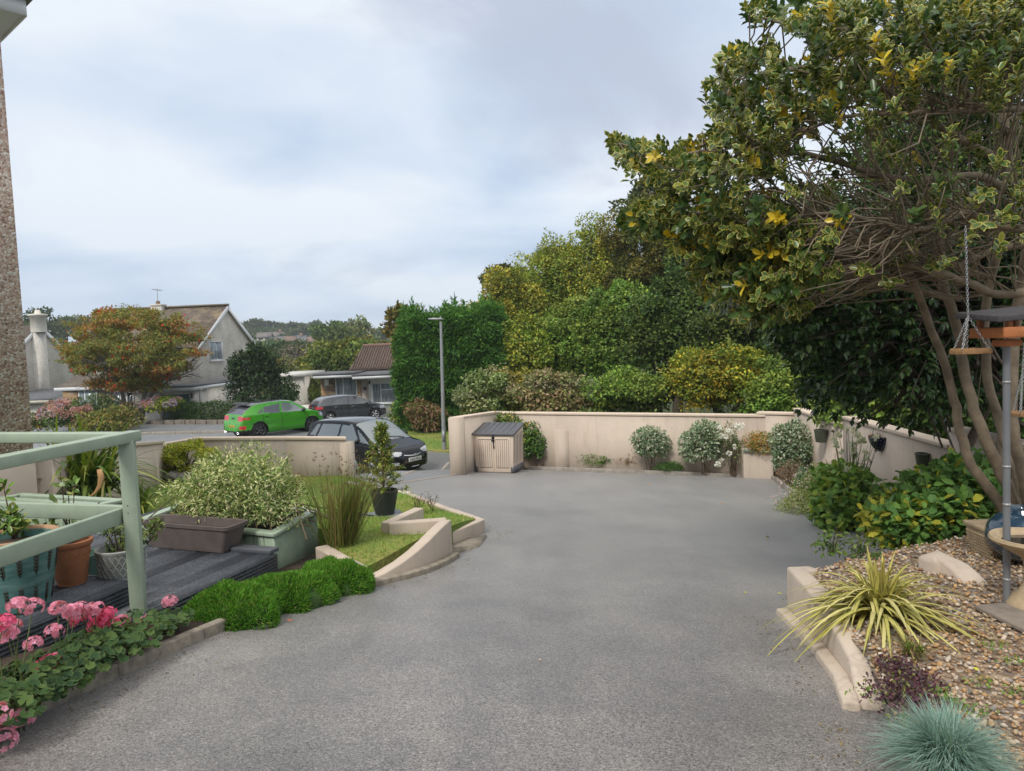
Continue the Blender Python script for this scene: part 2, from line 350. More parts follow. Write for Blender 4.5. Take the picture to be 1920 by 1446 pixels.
def leaves(P, D, Nn, Ln, Wd, tm='rhomb', col=(.06, .1, .02), jit=0.25):
    P = np.asarray(P, float); n = len(P); D = unit(D); Nn = Nn - D * np.sum(Nn * D, 1, keepdims=True); Nn = unit(Nn); Sd = np.cross(D, Nn)
    t, f, rm = TM[tm]; k = len(t); Ln = np.broadcast_to(Ln, (n,)); Wd = np.broadcast_to(Wd, (n,))
    V = P[:, None] + (Ln[:, None] * t[:, 0])[..., None] * D[:, None] + (Wd[:, None] * t[:, 1])[..., None] * Sd[:, None] + (Ln[:, None] * t[:, 2])[..., None] * Nn[:, None]
    Fc = (f[None] + (np.arange(n) * k)[:, None, None]).reshape(-1, 3)
    c = np.minimum(.85, 1.42 * np.broadcast_to(np.asarray(col, float), (n, 3))) * (1 + jit * rng.uniform(-1, 1, (n, 1)))
    return V.reshape(-1, 3), Fc, np.repeat(c, k, 0), np.tile(rm, n)
def join(gs):
    V = []; F = []; C = []; Rm = []; n = 0
    for g in gs:
        V.append(g[0]); F.append(g[1] + n); C.append(g[2]); Rm.append(g[3] if len(g) > 3 else np.ones(len(g[0]))); n += len(g[0])
    return np.concatenate(V), np.concatenate(F), np.concatenate(C), np.concatenate(Rm)
def pick(pal, n, w=None):
    pal = np.array(pal, float); return pal[rng.choice(len(pal), n, p=w)]
def crown(c, r, n, lump=0.22, shell=0.55, low=-1.0):
    d = rdir(int(n * 1.4)); d = d[d[:, 2] > low][:n]; n = len(d)
    ph = rng.uniform(0, 6.28, (5, 1)); k = rng.normal(size=(5, 3)) * 2.6
    lf = 1 + lump * np.sum(np.sin(k @ d.T + ph), 0) / 2.2
    rr = (rng.uniform(shell ** 3, 1, n)) ** (1 / 3) * lf
    return np.array(c) + d * rr[:, None] * np.array(r), d
def bush_geo(c, r, n, L, Wd, pal, tm='rhomb', lump=0.25, shell=0.5, up=0.5, w=None, low=-0.75, droop=0.0, jit=0.25, patch=0.0):
    P, d = crown(c, r, n, lump, shell, low); n = len(P)
    Nn = unit(d * 0.6 + np.array([0, 0, up]) + 0.6 * rdir(n)); D = unit(rdir(n) + d * 0.6 - np.array([0, 0, droop]))
    cols = pick(pal, n, w)
    if patch:                                                    # patches of one tint, as shoots age differently
        q = np.sin(P @ rng.normal(size=3) * 3.1 / max(r) + 1) * np.sin(P @ rng.normal(size=3) * 3.7 / max(r)); cols = cols * (1 + patch * q[:, None])
    return leaves(P, D, Nn, L * rng.uniform(.7, 1.25, n), Wd * rng.uniform(.75, 1.2, n), tm, cols, jit)
def blades(base, n, L, Wd, lean=(0.1, 0.7), droop=(0.2, 0.7), spread=0.05, segs=6, col=((.1, .13, .03),), w=None, jit=0.2, az=None, mid=False, zfun=None):
    """Arching strap leaves or grass: three points across (edges and midrib) when mid."""
    b = np.asarray(base, float)
    B = np.broadcast_to(b, (n, 3)).copy() if b.ndim == 1 else b
    if spread:
        aa = rng.uniform(0, 6.28, n); rr = spread * np.sqrt(rng.uniform(0, 1, n)); B[:, 0] += rr * np.cos(aa); B[:, 1] += rr * np.sin(aa)
    az = rng.uniform(0, 6.28, n) if az is None else az
    ln = rng.uniform(*lean, n); dr = rng.uniform(*droop, n); Lh = L * rng.uniform(.65, 1.1, n)
    s = np.linspace(0, 1, segs + 1)
    hor = Lh[:, None] * (np.sin(ln)[:, None] * s + 0.45 * dr[:, None] * s ** 2)
    ver = Lh[:, None] * (np.cos(ln)[:, None] * s - dr[:, None] * s ** 2.3)
    cx, sx = np.cos(az)[:, None], np.sin(az)[:, None]
    P = np.stack([B[:, :1] + hor * cx, B[:, 1:2] + hor * sx, B[:, 2:3] + ver], -1)
    side = np.stack([-np.sin(az), np.cos(az), np.zeros(n)], -1)
    wd = Wd * rng.uniform(.7, 1.2, n)[:, None] * np.clip(1 - s ** 3, 0.04, 1) * (0.6 + 0.4 * np.minimum(1, s * 4))
    offs = (-.5, 0, .5) if mid else (-.5, .5); k = len(offs)
    V = np.stack([P + side[:, None] * (wd * o)[..., None] + (np.array([0, 0, 1.]) * (abs(o) * 0.3) * wd[..., None] if mid else 0) for o in offs], 2)   # n, segs+1, k, 3
    per = (segs + 1) * k
    f = [(i * k + j, i * k + j + 1, (i + 1) * k + j + 1, (i + 1) * k + j) for i in range(segs) for j in range(k - 1)]
    F = (np.array(f)[None] + (np.arange(n) * per)[:, None, None]).reshape(-1, 4)
    c = 1.4 * pick(col, n, w) * (1 + jit * rng.uniform(-1, 1, (n, 1)))
    rm = np.tile(np.array([1, 0, 1.] if mid else [1, 1.]), n * (segs + 1))
    return V.reshape(-1, 3), F, np.repeat(c, per, 0), rm
def grow(mb, p, d, ln, r, depth, tips, split=3, spread=0.6, up=0.15, shrink=0.68, n=6, bend=0.18):
    """A limb that forks: tapered tubes, tips collected for leaves."""
    pts = [np.array(p, float)]; dd = np.array(d, float)
    for i in range(4):
        dd = unit(dd + bend * rng.normal(size=3) * 0.6 + np.array([0, 0, up * 0.25])); pts.append(pts[-1] + dd * ln / 4)
    mb.tube(pts, np.linspace(r, r * 0.62, 5), n, cap=depth == 0)
    tips.append((pts[-1], dd, depth))
    if depth > 0:
        for k in range(split):
            nd = unit(dd + spread * rng.normal(size=3) + np.array([0, 0, up]))
            j = rng.integers(2, 5)
            grow(mb, pts[j], nd, ln * shrink * rng.uniform(.8, 1.2), r * 0.6 * (1 - 0.08 * (4 - j)), depth - 1, tips, split, spread, up, shrink, max(4, n - 1), bend)
# ------------------------------------------------------------------ the ground
def sheet(name, poly, mat, zf, step=0.5, knd='structure', skirt=0.0):
    bm = bmesh.new(); vs = [bm.verts.new((float(p[0]), float(p[1]), 0)) for p in poly]; f = bm.faces.new(vs)
    f.normal_update()
    if f.normal.z < 0: f.normal_flip()
    xs = [p[0] for p in poly]; ys = [p[1] for p in poly]
    for ax, lo, hi in ((0, min(xs), max(xs)), (1, min(ys), max(ys))):
        n = int((hi - lo) / step)
        for i in range(1, n + 1):
            co = [0, 0, 0]; no = [0, 0, 0]; co[ax] = lo + i * step - 1e-3; no[ax] = 1
            bmesh.ops.bisect_plane(bm, geom=bm.verts[:] + bm.edges[:] + bm.faces[:], plane_co=co, plane_no=no)
    P = np.array([v.co[:2] for v in bm.verts]); z = zf(P[:, 0], P[:, 1])
    for v, q in zip(bm.verts, z): v.co.z = float(q)
    bmesh.ops.triangulate(bm, faces=[f for f in bm.faces if len(f.verts) > 4])
    if skirt:
        ed = [e for e in bm.edges if e.is_boundary]; r = bmesh.ops.extrude_edge_only(bm, edges=ed)
        for v in r['geom']:
            if isinstance(v, bmesh.types.BMVert): v.co.z -= skirt
    me = bpy.data.meshes.new(name); bm.to_mesh(me); bm.free(); me.materials.append(mat)
    o = bpy.data.objects.new(name, me); COL.objects.link(o); o['at'] = [0, 0, 0]
    if knd: o['kind'] = knd
    return o
M_drive = asphalt('drive', (.13, .121, .115), (.248, .232, .22), .36)
M_road = asphalt('road', (.085, .085, .086), (.15, .149, .149), 0.15, 170)
M_pave = asphalt('pavement', (.075, .074, .075), (.14, .137, .135), 0.2, 190)
M_soil = plain('soil', (.055, .038, .026), .95, var=.45, nscale=35, bmp=.8, bscale=70)
M_mulch = chips('mulch', [(0, (.05, .03, .02)), (.3, (.09, .05, .03)), (.55, (.13, .07, .04)), (.8, (.03, .02, .015)), (.93, (.2, .12, .07))], 28)
M_cream = render_wall('cream_render', (.555, .468, .385), amount=.4)
M_cope = render_wall('cream_coping', (.66, .545, .44), amount=.25)
M_conc = plain('concrete', (.27, .235, .185), .9, var=.35, nscale=14, bmp=.5, bscale=80)
M_kerb = plain('kerb_stone', (.3, .27, .235), .9, var=.3, nscale=9, bmp=.4)
M_lawn = plain('turf', (.12, .125, .03), .95, var=.35, nscale=1.6)
def turfmat():
    m, t, b = newmat('lawn_turf'); v = geo_pos(t)
    f = noise(t, v, 0.8, 5, .65); g = noise(t, v, 30, 4, .7)
    r = ramp(t, [(.38, (.11, .22, .028)), (.54, (.19, .25, .042)), (.7, (.35, .29, .095))]); t.links.new(f, r.inputs[0])
    k = ramp(t, [(.3, (.55,) * 3), (.7, (1.35,) * 3)]); t.links.new(g, k.inputs[0])
    t.links.new(mixc(t, 1.0, r.outputs[0], k.outputs[0], 'MULTIPLY'), b.inputs['Base Color']); b.inputs['Roughness'].default_value = .95
    bump(t, b, g, .7, .03); return m
M_turf = turfmat()
def hillmat():
    m, t, b = newmat('hill_grass'); v = geo_pos(t); f = noise(t, v, .05, 6, .7)
    r = ramp(t, [(.35, (.04, .06, .018)), (.55, (.07, .085, .025)), (.7, (.12, .11, .05))]); t.links.new(f, r.inputs[0]); t.links.new(r.outputs[0], b.inputs['Base Color']); b.inputs['Roughness'].default_value = 1
    return m
# one sheet of terrain out to the horizon, a little below everything laid on it
gx = np.concatenate([-np.geomspace(900, 40, 26), np.linspace(-38, 38, 77), np.geomspace(40, 900, 26)])
gy = np.concatenate([np.linspace(-20, 60, 81), np.geomspace(62, 1500, 60)])
X, Y = np.meshgrid(gx, gy); nx, ny = len(gx), len(gy)
Zt = gz(X, Y) - 0.06
i = np.arange(nx * ny).reshape(ny, nx)
Ft = np.stack([i[:-1, :-1], i[:-1, 1:], i[1:, 1:], i[1:, :-1]], -1).reshape(-1, 4)
kind(obj('terrain', (np.stack([X, Y, Zt], -1).reshape(-1, 3), Ft), hillmat(), smooth=True), 'structure')

P2 = lambda *pts: [tuple(p[:2]) for p in pts]
line_a, line_b = T(640, 921), T(860, 890)
drv = P2((-3.4, -1.5), (-3.4, 3.4), (-2.5, 4.4), (-2.2, 6.0), (-2.0, 9.0), (-2.6, 12.6), line_a, line_b, (-1.0, 18.6), (0.4, 19.4), (6.6, 16.4), (6.3, 9), (4.6, 5), (2.6, 2.5), (2.2, -1.5))
sheet('driveway', drv, M_drive, lambda x, y: gz(x, y))
# pavement and road beyond the garden wall
sheet('pavement_crossing', P2(line_a, line_b, (-1.35, 17.2), (-1.6, 18.6), T(842, 866), T(757, 891), (-4.0, 16.2), (-3.9, 15.3)), M_pave, lambda x, y: gz(x, y) + .004)
road = P2((-4.0, 16.2), T(757, 891), T(842, 866), T(858, 850), T(800, 846), T(745, 806), (-5, 36), (-4.6, 41), (-12.2, 41.5), (-12.9, 35.0), T(400, 814), T(300, 815), (-30, 34), (-45, 31), (-45, 21), (-14, 17.5), (-7, 14.6))
sheet('road', road, M_road, lambda x, y: gz(x, y) + .004)
verge = P2(T(858, 851), T(803, 847), T(770, 820), T(740, 800), (-4.2, 36), (4, 34), (3, 24), (-0.6, 19.5), (-1.2, 18.4))
sheet('grass_verge', verge, M_turf, lambda x, y: gz(x, y) + .05, skirt=.1)
sheet('far_pavement', P2(T(110, 797), T(420, 799), (-11.5, 36.3), (-11.3, 34.2), T(425, 811), T(60, 813)), M_pave, lambda x, y: gz(x, y) + .09, skirt=.1)
def kerbline(name, pts, w, h, mat, zoff=0.0, lab=None):
    mb = MB(); P = np.array([p[:2] for p in pts], float); d = np.gradient(P, axis=0); d = d / np.linalg.norm(d, axis=1)[:, None]; s = np.stack([d[:, 1], -d[:, 0]], 1)
    a = P + s * w / 2; b = P - s * w / 2
    for k in range(len(P) - 1):
        q = [b[k], a[k], a[k + 1], b[k + 1]]; z = [float(gz(*u)) + zoff for u in q]
        mb.hexa([(*u, zz - .15) for u, zz in zip(q, z)], [(*u, zz + h) for u, zz in zip(q, z)])
    return obj(name, mb, mat, bevel=.012)
def dense(pts, step=.6):
    o = []
    for p, q in zip(pts[:-1], pts[1:]):
        p = np.array(p[:2], float); q = np.array(q[:2], float); n = max(1, int(np.linalg.norm(q - p) / step)); o += [p + (q - p) * k / n for k in range(n)]
    return o + [np.array(pts[-1][:2], float)]
kind(kerbline('far_kerb', dense([T(60, 815), T(240, 815), T(425, 812), (-11.2, 34.1)], 1.2), .12, .11, M_kerb), 'structure')
kind(kerbline('crossing_kerb', dense([T(757, 891), T(842, 867)], 1), .1, .012, M_kerb, .004), 'structure')
kind(kerbline('driveway_edging', dense([T(700, 914), T(860, 890)], 1), .09, .012, M_kerb, .004), 'structure')
# lawn inside the garden wall
wl = [np.array(q) for q in ((-5.5, 8.2), (-6.86, 13.2), (-7.05, 14.1), (-4.77, 14.8), (-3.6, 15.15))]
lawn_z = lambda x, y: gz(x, y) + .07 + .17 * sm((10.2 - y) / 3) * sm((y - 5.85) / 1.2)
lawn = P2((-5.4, 8.15), (-3.6, 7.95), (-1.93, 7.3), (-1.72, 6.5), (-1.42, 6.0), (-.85, 7.05), (-.62, 8.0), (-.5, 8.45), (-.85, 9.5), G(768, 931), (-2.2, 12.4), (-3.2, 14.3), (-3.6, 15.1), wl[3], wl[2], wl[1], wl[0])
sheet('lawn', lawn, M_turf, lawn_z, .4, skirt=.25)
def grassblades(name, poly, n, zf, L, Wd, cols, lab):
    P = np.array(poly); lo, hi = P.min(0), P.max(0); Q = rng.uniform(lo, hi, (n * 3, 2)); ins = np.zeros(len(Q), bool); j = len(P) - 1
    for k in range(len(P)):
        a, b = P[k], P[j]; c = (a[1] > Q[:, 1]) != (b[1] > Q[:, 1]); ins ^= c & (Q[:, 0] < (b[0] - a[0]) * (Q[:, 1] - a[1]) / (b[1] - a[1] + 1e-12) + a[0]); j = k
    Q = Q[ins][:n]; f = .5 + .5 * np.sin(Q[:, 0] * 1.7 + 1.3 * np.sin(Q[:, 1] * 1.1)) * np.sin(Q[:, 1] * 1.4 + .7)
    Q = Q[rng.uniform(size=len(Q)) < .35 + .65 * f]
    g = blades(np.column_stack([Q, zf(Q[:, 0], Q[:, 1])]), len(Q), L, Wd, (0, .7), (.05, .5), 0, 2, cols)
    kind(obj(name, g, leafmat('grass_leaf', .6, .3)), 'stuff', lab, 'grass')
LG = ((.1, .22, .028), (.14, .25, .036), (.2, .25, .05), (.31, .27, .09))
grassblades('lawn_grass', lawn, 60000, lawn_z, .045, .006, LG, 'short green and straw patched grass of the front lawn')
grassblades('verge_grass', verge, 26000, lambda x, y: gz(x, y) + .05, .07, .014, ((.13, .15, .03), (.2, .19, .05), (.3, .24, .1)), 'dry patchy grass of the verge round the street lamp')

# ------------------------------------------------------------------ garden walls
def wallrun(mb, cb, pts, tops, thick, base=.35, cope=.055, over=.025):
    """Wall along pts; tops gives the top height at each point; a slightly proud coping on it."""
    for k in range(len(pts) - 1):
        p = np.array(pts[k][:2], float); q = np.array(pts[k + 1][:2], float); d = unit(q - p); s = np.array([d[1], -d[0]])
        za, zb = (tops[k], tops[k + 1]) if np.isscalar(tops[k]) else tops[k]
        n = 1
        for mm, h, o, lift in ((mb, thick / 2, 0, 0), (cb, thick / 2 + over, 0, cope)):
            if mm is None: continue
            for j in range(n if mm is mb else 1):
                nn = n if mm is mb else 1
                u, v = p + (q - p) * j / nn, p + (q - p) * (j + 1) / nn; zu, zv = za + (zb - za) * j / nn, za + (zb - za) * (j + 1) / nn
                c4 = [u - s * h, u + s * h, v + s * h, v - s * h]; t = [zu, zu, zv, zv]
                if mm is mb: bt = [float(gz(*c)) - base for c in c4]; tp = [z - (cope if cb is not None else 0) for z in t]
                else: bt = [z - cope for z in t]; tp = t
                mm.hexa([(*c, z) for c, z in zip(c4, bt)], [(*c, z) for c, z in zip(c4, tp)])
def garden_wall(name, label, runs, thick=.2, extra=None, cope=True):
    p0 = runs[0][0][0]; t = thing(name, label, 'wall', (p0[0], p0[1], float(gz(*p0[:2]))))
    m, c = MB(), MB() if cope else None
    for pts, tops in runs: wallrun(m, c, pts, tops, thick)
    if extra: extra(m)
    w_ = obj('masonry', m, M_cream, t)
    if cope: obj('coping', c, M_cope, t, bevel=.008)
    return t
pa, pc, pk = np.array((-1.28, 16.2)), np.array((-.42, 18.95)), np.array((6.3, 15.75))
def blk(m, px0, px1, top, D, depth=.2):
    a = A(px0, 850, D); b = A(px1, 850, D); z = A(px0, top, D)[2]
    m.prism([(a[0], a[1]), (b[0], b[1]), (b[0], b[1] + depth + .25), (a[0], a[1] + depth + .25)], -2.3, z)
def backx(m):
    blk(m, 1041, 1070, 808, 18.0); blk(m, 1259, 1291, 816, 17.1)
    m.box((pa[0] - .02, pa[1] - .06, -1.1), (.34, .36, 1.74))
garden_wall('garden_wall', 'long cream rendered wall with coping across the far end of the driveway', [([pa, pc], [-.22, -.4]), ([pc, (5.75, 16.1)], [-.42, -.42])], .2, backx)
pn = [np.array(q) for q in ((6.3, 15.6), (6.12, 12.9), (6.1, 12.0), (5.9, 9.4), (5.85, 8.8), (5.7, 6.8))]
garden_wall('garden_wall', 'cream rendered wall stepping up along the right of the driveway', [([(5.6, 16.2), pk], [-.36, -.36]), ([pn[0], pn[1]], [-.24, -.27]), ([pn[1], pn[3]], [-.12, -.12]), ([pn[3], pn[5]], [.12, .12])], .2)
def leftx(m):
    for px, D in ((265, 13.0), ): blk(m, 252, 278, 859, 12.75, .1)
    m.box((-3.62, 15.12, -1.2), (.3, .26, 1.28), -.3)
garden_wall('garden_wall', 'low cream rendered wall between the lawn and the parked cars', [([wl[0], wl[1] + (0, .4)], [.42, -.2]), ([wl[1] + (0, .4), wl[2]], [-.3, -.32]), ([wl[2], (-6.4, 14.28)], [-.32, -.24]), ([(-6.4, 14.28), wl[3]], [-.24, -.36]), ([wl[3], wl[4]], [-.36, -.46])], .2, leftx)
# raised corner box at the far right of the driveway
t = thing('corner_planter', 'cream block planter box in the far right corner of the driveway', 'planter', A(1420, 888, 15.7))
m = MB(); a_, b_ = A(1394, 870, 15.75), A(1450, 870, 15.35); zt = A(1394, 846, 15.75)[2]
m.prism([a_[:2], b_[:2], (b_[0] + .15, b_[1] + .8), (a_[0] + .15, a_[1] + .8)], -2.2, zt); obj('masonry', m, M_cream, t, bevel=.01)
m = MB(); m.bar((a_[0], a_[1], zt + .02), (b_[0], b_[1], zt + .02), .12, .035); obj('edge_board', m, plain('green_board', (.23, .3, .22), .7), t)

# sweeping low wall by the drive, turned back on itself
def lowwall(mb, pts, tops, th, base=.3):
    th *= .88; P = np.array([p[:2] for p in pts], float); d = np.gradient(P, axis=0); d = unit(d); s = np.stack([d[:, 1], -d[:, 0]], 1)
    a, b = P + s * th / 2, P - s * th / 2
    V = []; F = []
    for k in range(len(P)):
        zb = float(gz(*P[k])) - base; V += [(*b[k], zb), (*a[k], zb), (*a[k], tops[k]), (*b[k], tops[k])]
    for k in range(len(P) - 1):
        o = 4 * k; F += [(o + j, o + (j + 1) % 4, o + 4 + (j + 1) % 4, o + 4 + j) for j in range(4)]
    F += [(3, 2, 1, 0), tuple(len(V) - 4 + j for j in range(4))]
    mb.add(V, F)
t = thing('sweep_wall', 'low cream wall sweeping up beside the drive and doubling back on the lawn', 'wall', (-1.2, 6.0, -.55))
m = MB()
A1, A2 = np.array((-1.33, 5.92)), np.array((-.72, 7.12))
A3, A4 = np.array(PZ(729, 980, -.3)[:2]), np.array(PZ(786, 951, -.3)[:2])
ks = np.linspace(0, 1, 8); arc = [A1 + (A2 - A1) * k + np.array((.10, -.05)) * math.sin(k * math.pi) for k in ks]
lowwall(m, arc, [-.49 + .19 * sm(np.array(k * 1.15)) for k in ks], .13); obj('sweep', m, M_cream, t, bevel=.012)
m = MB(); lowwall(m, [A2 + (.0, .04), A3], [-.3, -.3], .13); lowwall(m, [A3 + (-.04, .02), A4], [-.304, -.304], .13); obj('return_wall', m, M_cream, t, bevel=.012)
m = MB(); lowwall(m, [p + np.array((.09, -.04)) for p in arc], [float(gz(*p)) + .05 for p in arc], .1); obj('footing', m, M_conc, t, bevel=.012)
t = thing('kerb_wall', 'low cream kerb wall curving to a point at the edge of the drive', 'wall', (-.4, 8.4, -.8))
K = [np.array(q) for q in (G(652, 912)[:2], G(720, 925)[:2], G(768, 934)[:2], (-1.05, 10.0), (-.62, 9.0), (-.44, 8.5), (-.62, 8.0), (-.8, 7.55))]
m = MB(); lowwall(m, K[2:6], [float(gz(*k)) + h for k, h in zip(K[2:6], (.08, .11, .14, .16))], .12); lowwall(m, K[5:], [float(gz(*k)) + h for k, h in zip(K[5:], (.163, .16, .15))], .12); obj('kerb', m, M_cream, t, bevel=.012)
m = MB()
for k in range(14):
    c = K[0] + (K[2] - K[0]) * (k + .5) / 14; r = rng.uniform(.06, .1); m.sphere((c[0], c[1], float(gz(*c)) + .05), (r * 1.2, r, .06), 7, 5)
obj('edge_stone', m, plain('white_stone', (.5, .46, .4), .9, var=.4, nscale=12), t, smooth=True)
m = MB(); m.prism([(-.66, 7.15), (-.42, 7.6), (-.36, 8.2), (-.62, 7.95), (-.85, 7.5)], -1.0, [float(gz(*p)) + .025 for p in ((-.66, 7.15), (-.42, 7.6), (-.36, 8.2), (-.62, 7.95), (-.85, 7.5))])
obj('rubble_step', m, M_conc, t)
t = thing('low_wall', 'short cream wall end beside the reed clump and green cushion', 'wall', (-1.75, 6.2, -.5))
m = MB(); lowwall(m, [(-1.34, 5.93), (-1.6, 6.26), (-1.86, 6.62)], [-.385, -.38, -.38], .14); obj('masonry', m, M_cream, t, bevel=.012)

# ------------------------------------------------------------------ planting beds
bk = [(0.5, 18.75), G(1000, 876), G(1290, 887), G(1396, 889)]
sheet('back_bed', P2((-.2, 18.8), G(990, 876), G(1290, 885), G(1396, 888), (5.6, 16.2)), M_mulch, lambda x, y: gz(x, y) + .05)
o = kerbline('bed_kerb', dense([G(990, 879), G(1130, 885), G(1290, 889), G(1394, 891)], .9), .07, .09, M_kerb); tag(o, 'narrow concrete kerb along the bed below the long back wall', 'kerb')
o = kerbline('bed_kerb', dense([G(1444, 894), G(1490, 931), (4.45, 10.9), (4.3, 9.0), (4.0, 7.4)], .9), .07, .09, M_kerb); tag(o, 'narrow concrete kerb along the flower bed at the right wall', 'kerb')
sheet('right_bed', P2(G(1444, 893), G(1490, 931), (4.45, 10.9), (4.3, 9.0), (3.9, 7.2), (2.2, 5.3), (5.7, 5.6), (6.0, 9.4), (6.3, 15.6)), M_soil, lambda x, y: gz(x, y) + .06)
o = kerbline('flower_bed_kerb', dense([(-2.75, 2.2), (-2.40, 3.33), (-2.27, 3.85), (-2.08, 4.5), (-1.95, 4.9)], .45), .07, .075, M_conc); tag(o, 'weathered concrete edging along the pink geranium bed', 'kerb')
sheet('flower_bed', P2((-3.6, 2.2), (-2.78, 2.2), (-2.43, 3.33), (-2.1, 4.5), (-1.8, 5.3), (-1.3, 5.85), (-1.6, 6.3), (-1.95, 7.3), (-3.6, 8.0), (-4, 6.5), (-2.5, 4.7), (-3.0, 4.0)), M_soil, lambda x, y: gz(x, y) + .05)
# gravel garden on the right, held up by a low wall
GZ = -.27
gpoly = P2((1.42, .6), (1.58, 2.6), (1.68, 3.1), (1.87, 3.75), (2.0, 5.05), (2.7, 5.45), (3.5, 5.75), (5.6, 6.7), (5.7, 4.0), (4.4, .6))
sheet('gravel_bed', gpoly, chips('gravel_ground', [(0, (.16, .11, .07)), (.25, (.26, .2, .14)), (.45, (.33, .24, .16)), (.6, (.2, .12, .07)), (.78, (.4, .34, .27)), (.9, (.14, .12, .11))], 42), lambda x, y: GZ + 0 * x - .02, .5)
n = 15000
Q = np.column_stack([rng.uniform(1.45, 4.3, n), 0.9 + 5.6 * rng.uniform(0, 1, n) ** .8])
Pp = np.array(gpoly); ins = np.zeros(n, bool); j = len(Pp) - 1
for k in range(len(Pp)):
    a, b = Pp[k], Pp[j]; ins ^= ((a[1] > Q[:, 1]) != (b[1] > Q[:, 1])) & (Q[:, 0] < (b[0] - a[0]) * (Q[:, 1] - a[1]) / (b[1] - a[1] + 1e-12) + a[0]); j = k
Q = Q[ins & (Q[:, 0] > -.05 + .33 * Q[:, 1])]; n = len(Q)
ico = np.array([(0, 0, 1), (.89, 0, .45), (.28, .85, .45), (-.72, .53, .45), (-.72, -.53, .45), (.28, -.85, .45), (.72, .53, -.45), (-.28, .85, -.45), (-.89, 0, -.45), (-.28, -.85, -.45), (.72, -.53, -.45), (0, 0, -1)])
icf = np.array([(0, 1, 2), (0, 2, 3), (0, 3, 4), (0, 4, 5), (0, 5, 1), (1, 6, 2), (2, 7, 3), (3, 8, 4), (4, 9, 5), (5, 10, 1), (2, 6, 7), (3, 7, 8), (4, 8, 9), (5, 9, 10), (1, 10, 6), (11, 7, 6), (11, 8, 7), (11, 9, 8), (11, 10, 9), (11, 6, 10)])
sz = rng.uniform(.006, .0155, (n, 1)) * rng.uniform(.7, 1.4, (n, 3)); sz[:, 2] *= .7
az = rng.uniform(0, 6.28, n); V = ico[None] * sz[:, None] * rng.uniform(.85, 1.15, (n, 12, 1)); tl = rng.normal(0, .3, (n, 1))
V[..., 2] += V[..., 0] * tl
Vr = np.stack([V[..., 0] * np.cos(az)[:, None] - V[..., 1] * np.sin(az)[:, None], V[..., 0] * np.sin(az)[:, None] + V[..., 1] * np.cos(az)[:, None], V[..., 2]], -1) + np.column_stack([Q, GZ - .016 + rng.uniform(0, .014, n)])[:, None]
sc_ = pick(((.42, .29, .17), (.52, .41, .29), (.36, .21, .11), (.56, .48, .39), (.26, .18, .12), (.46, .35, .23), (.27, .24, .21), (.5, .31, .15)), n) * rng.uniform(.75, 1.15, (n, 1))
kind(obj('gravel', (Vr.reshape(-1, 3), (icf[None] + (np.arange(n) * 12)[:, None, None]).reshape(-1, 3), np.repeat(sc_, 12, 0), np.ones(n * 12)), leafmat('stone_grain', .85, 0.0, spec=.3), smooth=False), 'stuff', 'tan and brown pea gravel of the right hand bed', 'gravel')
t = thing('low_wall', 'low cream retaining wall along the drive side of the gravel bed', 'wall', (1.95, 4.4, -.5))
m = MB(); pts = [np.array(q) for q in ((1.74, 3.42), (1.86, 3.8), (1.95, 4.3), (2.0, 4.75), (2.03, 5.1))]
lowwall(m, pts, [-.4, -.31, -.255, -.24, -.24], .15); lowwall(m, [(1.99, 5.08), (2.2, 5.18)], [-.242, -.275], .13); obj('masonry', m, M_cream, t, bevel=.02)
m = MB(); lowwall(m, [p + np.array((-.11, 0)) for p in pts], [float(gz(*p)) + .05 for p in pts], .1); obj('footing', m, M_cream, t, bevel=.015)
t = thing('ramp_wall', 'cream wall end sloping down into the gravel behind the striped grass', 'wall', (2.9, 5.4, -.3))
m = MB(); lowwall(m, [PZ(1738, 1066, GZ)[:2], PZ(1758, 1062, GZ)[:2], PZ(1800, 1074, GZ)[:2], PZ(1832, 1090, GZ)[:2]], [-.2, -.165, -.215, -.28], .2); obj('masonry', m, M_cream, t, bevel=.03)
o = kerbline('bed_kerb', dense([(1.78, 3.35), (1.6, 2.75), (1.48, 2.2), (1.42, 1.5)], .4), .06, .06, M_conc); tag(o, 'thin concrete edging between the gravel and the near drive', 'kerb')

# ------------------------------------------------------------------ pebble-dashed house at the left
M_dash = chips('pebbledash', [(0, (.34, .22, .16)), (.1, (.6, .43, .33)), (.42, (.74, .58, .46)), (.6, (.5, .32, .25)), (.7, (.82, .73, .63)), (.84, (.62, .48, .39)), (.94, (.9, .86, .8))], 46, bmp=.7, dist=.014)
M_white = plain('white_plastic', (.76, .77, .77), .4, var=.04)
t = thing('pebbledash_house', 'brown pebbledashed house corner with white eaves at the left edge', 'house', (-5.45, 8.0, -.6))
q = np.array((-5.44, 8.0)); e1 = np.array((-.647, -.762)); e2 = np.array((-.762, .647))
cor = [q, q + e1 * 5.0, q + e1 * 5.0 + e2 * 6, q + e2 * 6]
m = MB(); m.prism(cor, .33, 5.45); obj('wall', m, M_dash, t)
m = MB(); m.prism([q - e1 * .004 - e2 * .004, q + e1 * 5.01 - e2 * .004, q + e1 * 5.01 + e2 * 6.0, q - e1 * .004 + e2 * 6.0], -1.3, .33); obj('plinth', m, M_cream, t)
zs = A(28, 34, 8.0)[2]
ov = [q - e1 * .17 - e2 * .3, q + e1 * 5.4 - e2 * .3, q + e1 * 5.4 + e2 * 6.2, q - e1 * .17 + e2 * 6.2]
m = MB(); m.prism([(-10.5, -9.5), (2.8, -9.5), (2.8, -3.6), (-10.5, -3.6)], -.6, 5.3); obj('unseen_shade_block', m, M_dash, t)  # unseen block added behind the camera to shade the near driveway
m = MB(); m.prism(ov, zs, zs + .012); obj('soffit', m, M_white, t)
m = MB()
for k in range(4): a, b = ov[k], ov[(k + 1) % 4]; m.bar((*a, zs + .07), (*b, zs + .07), .025, .17)
obj('fascia', m, M_white, t)
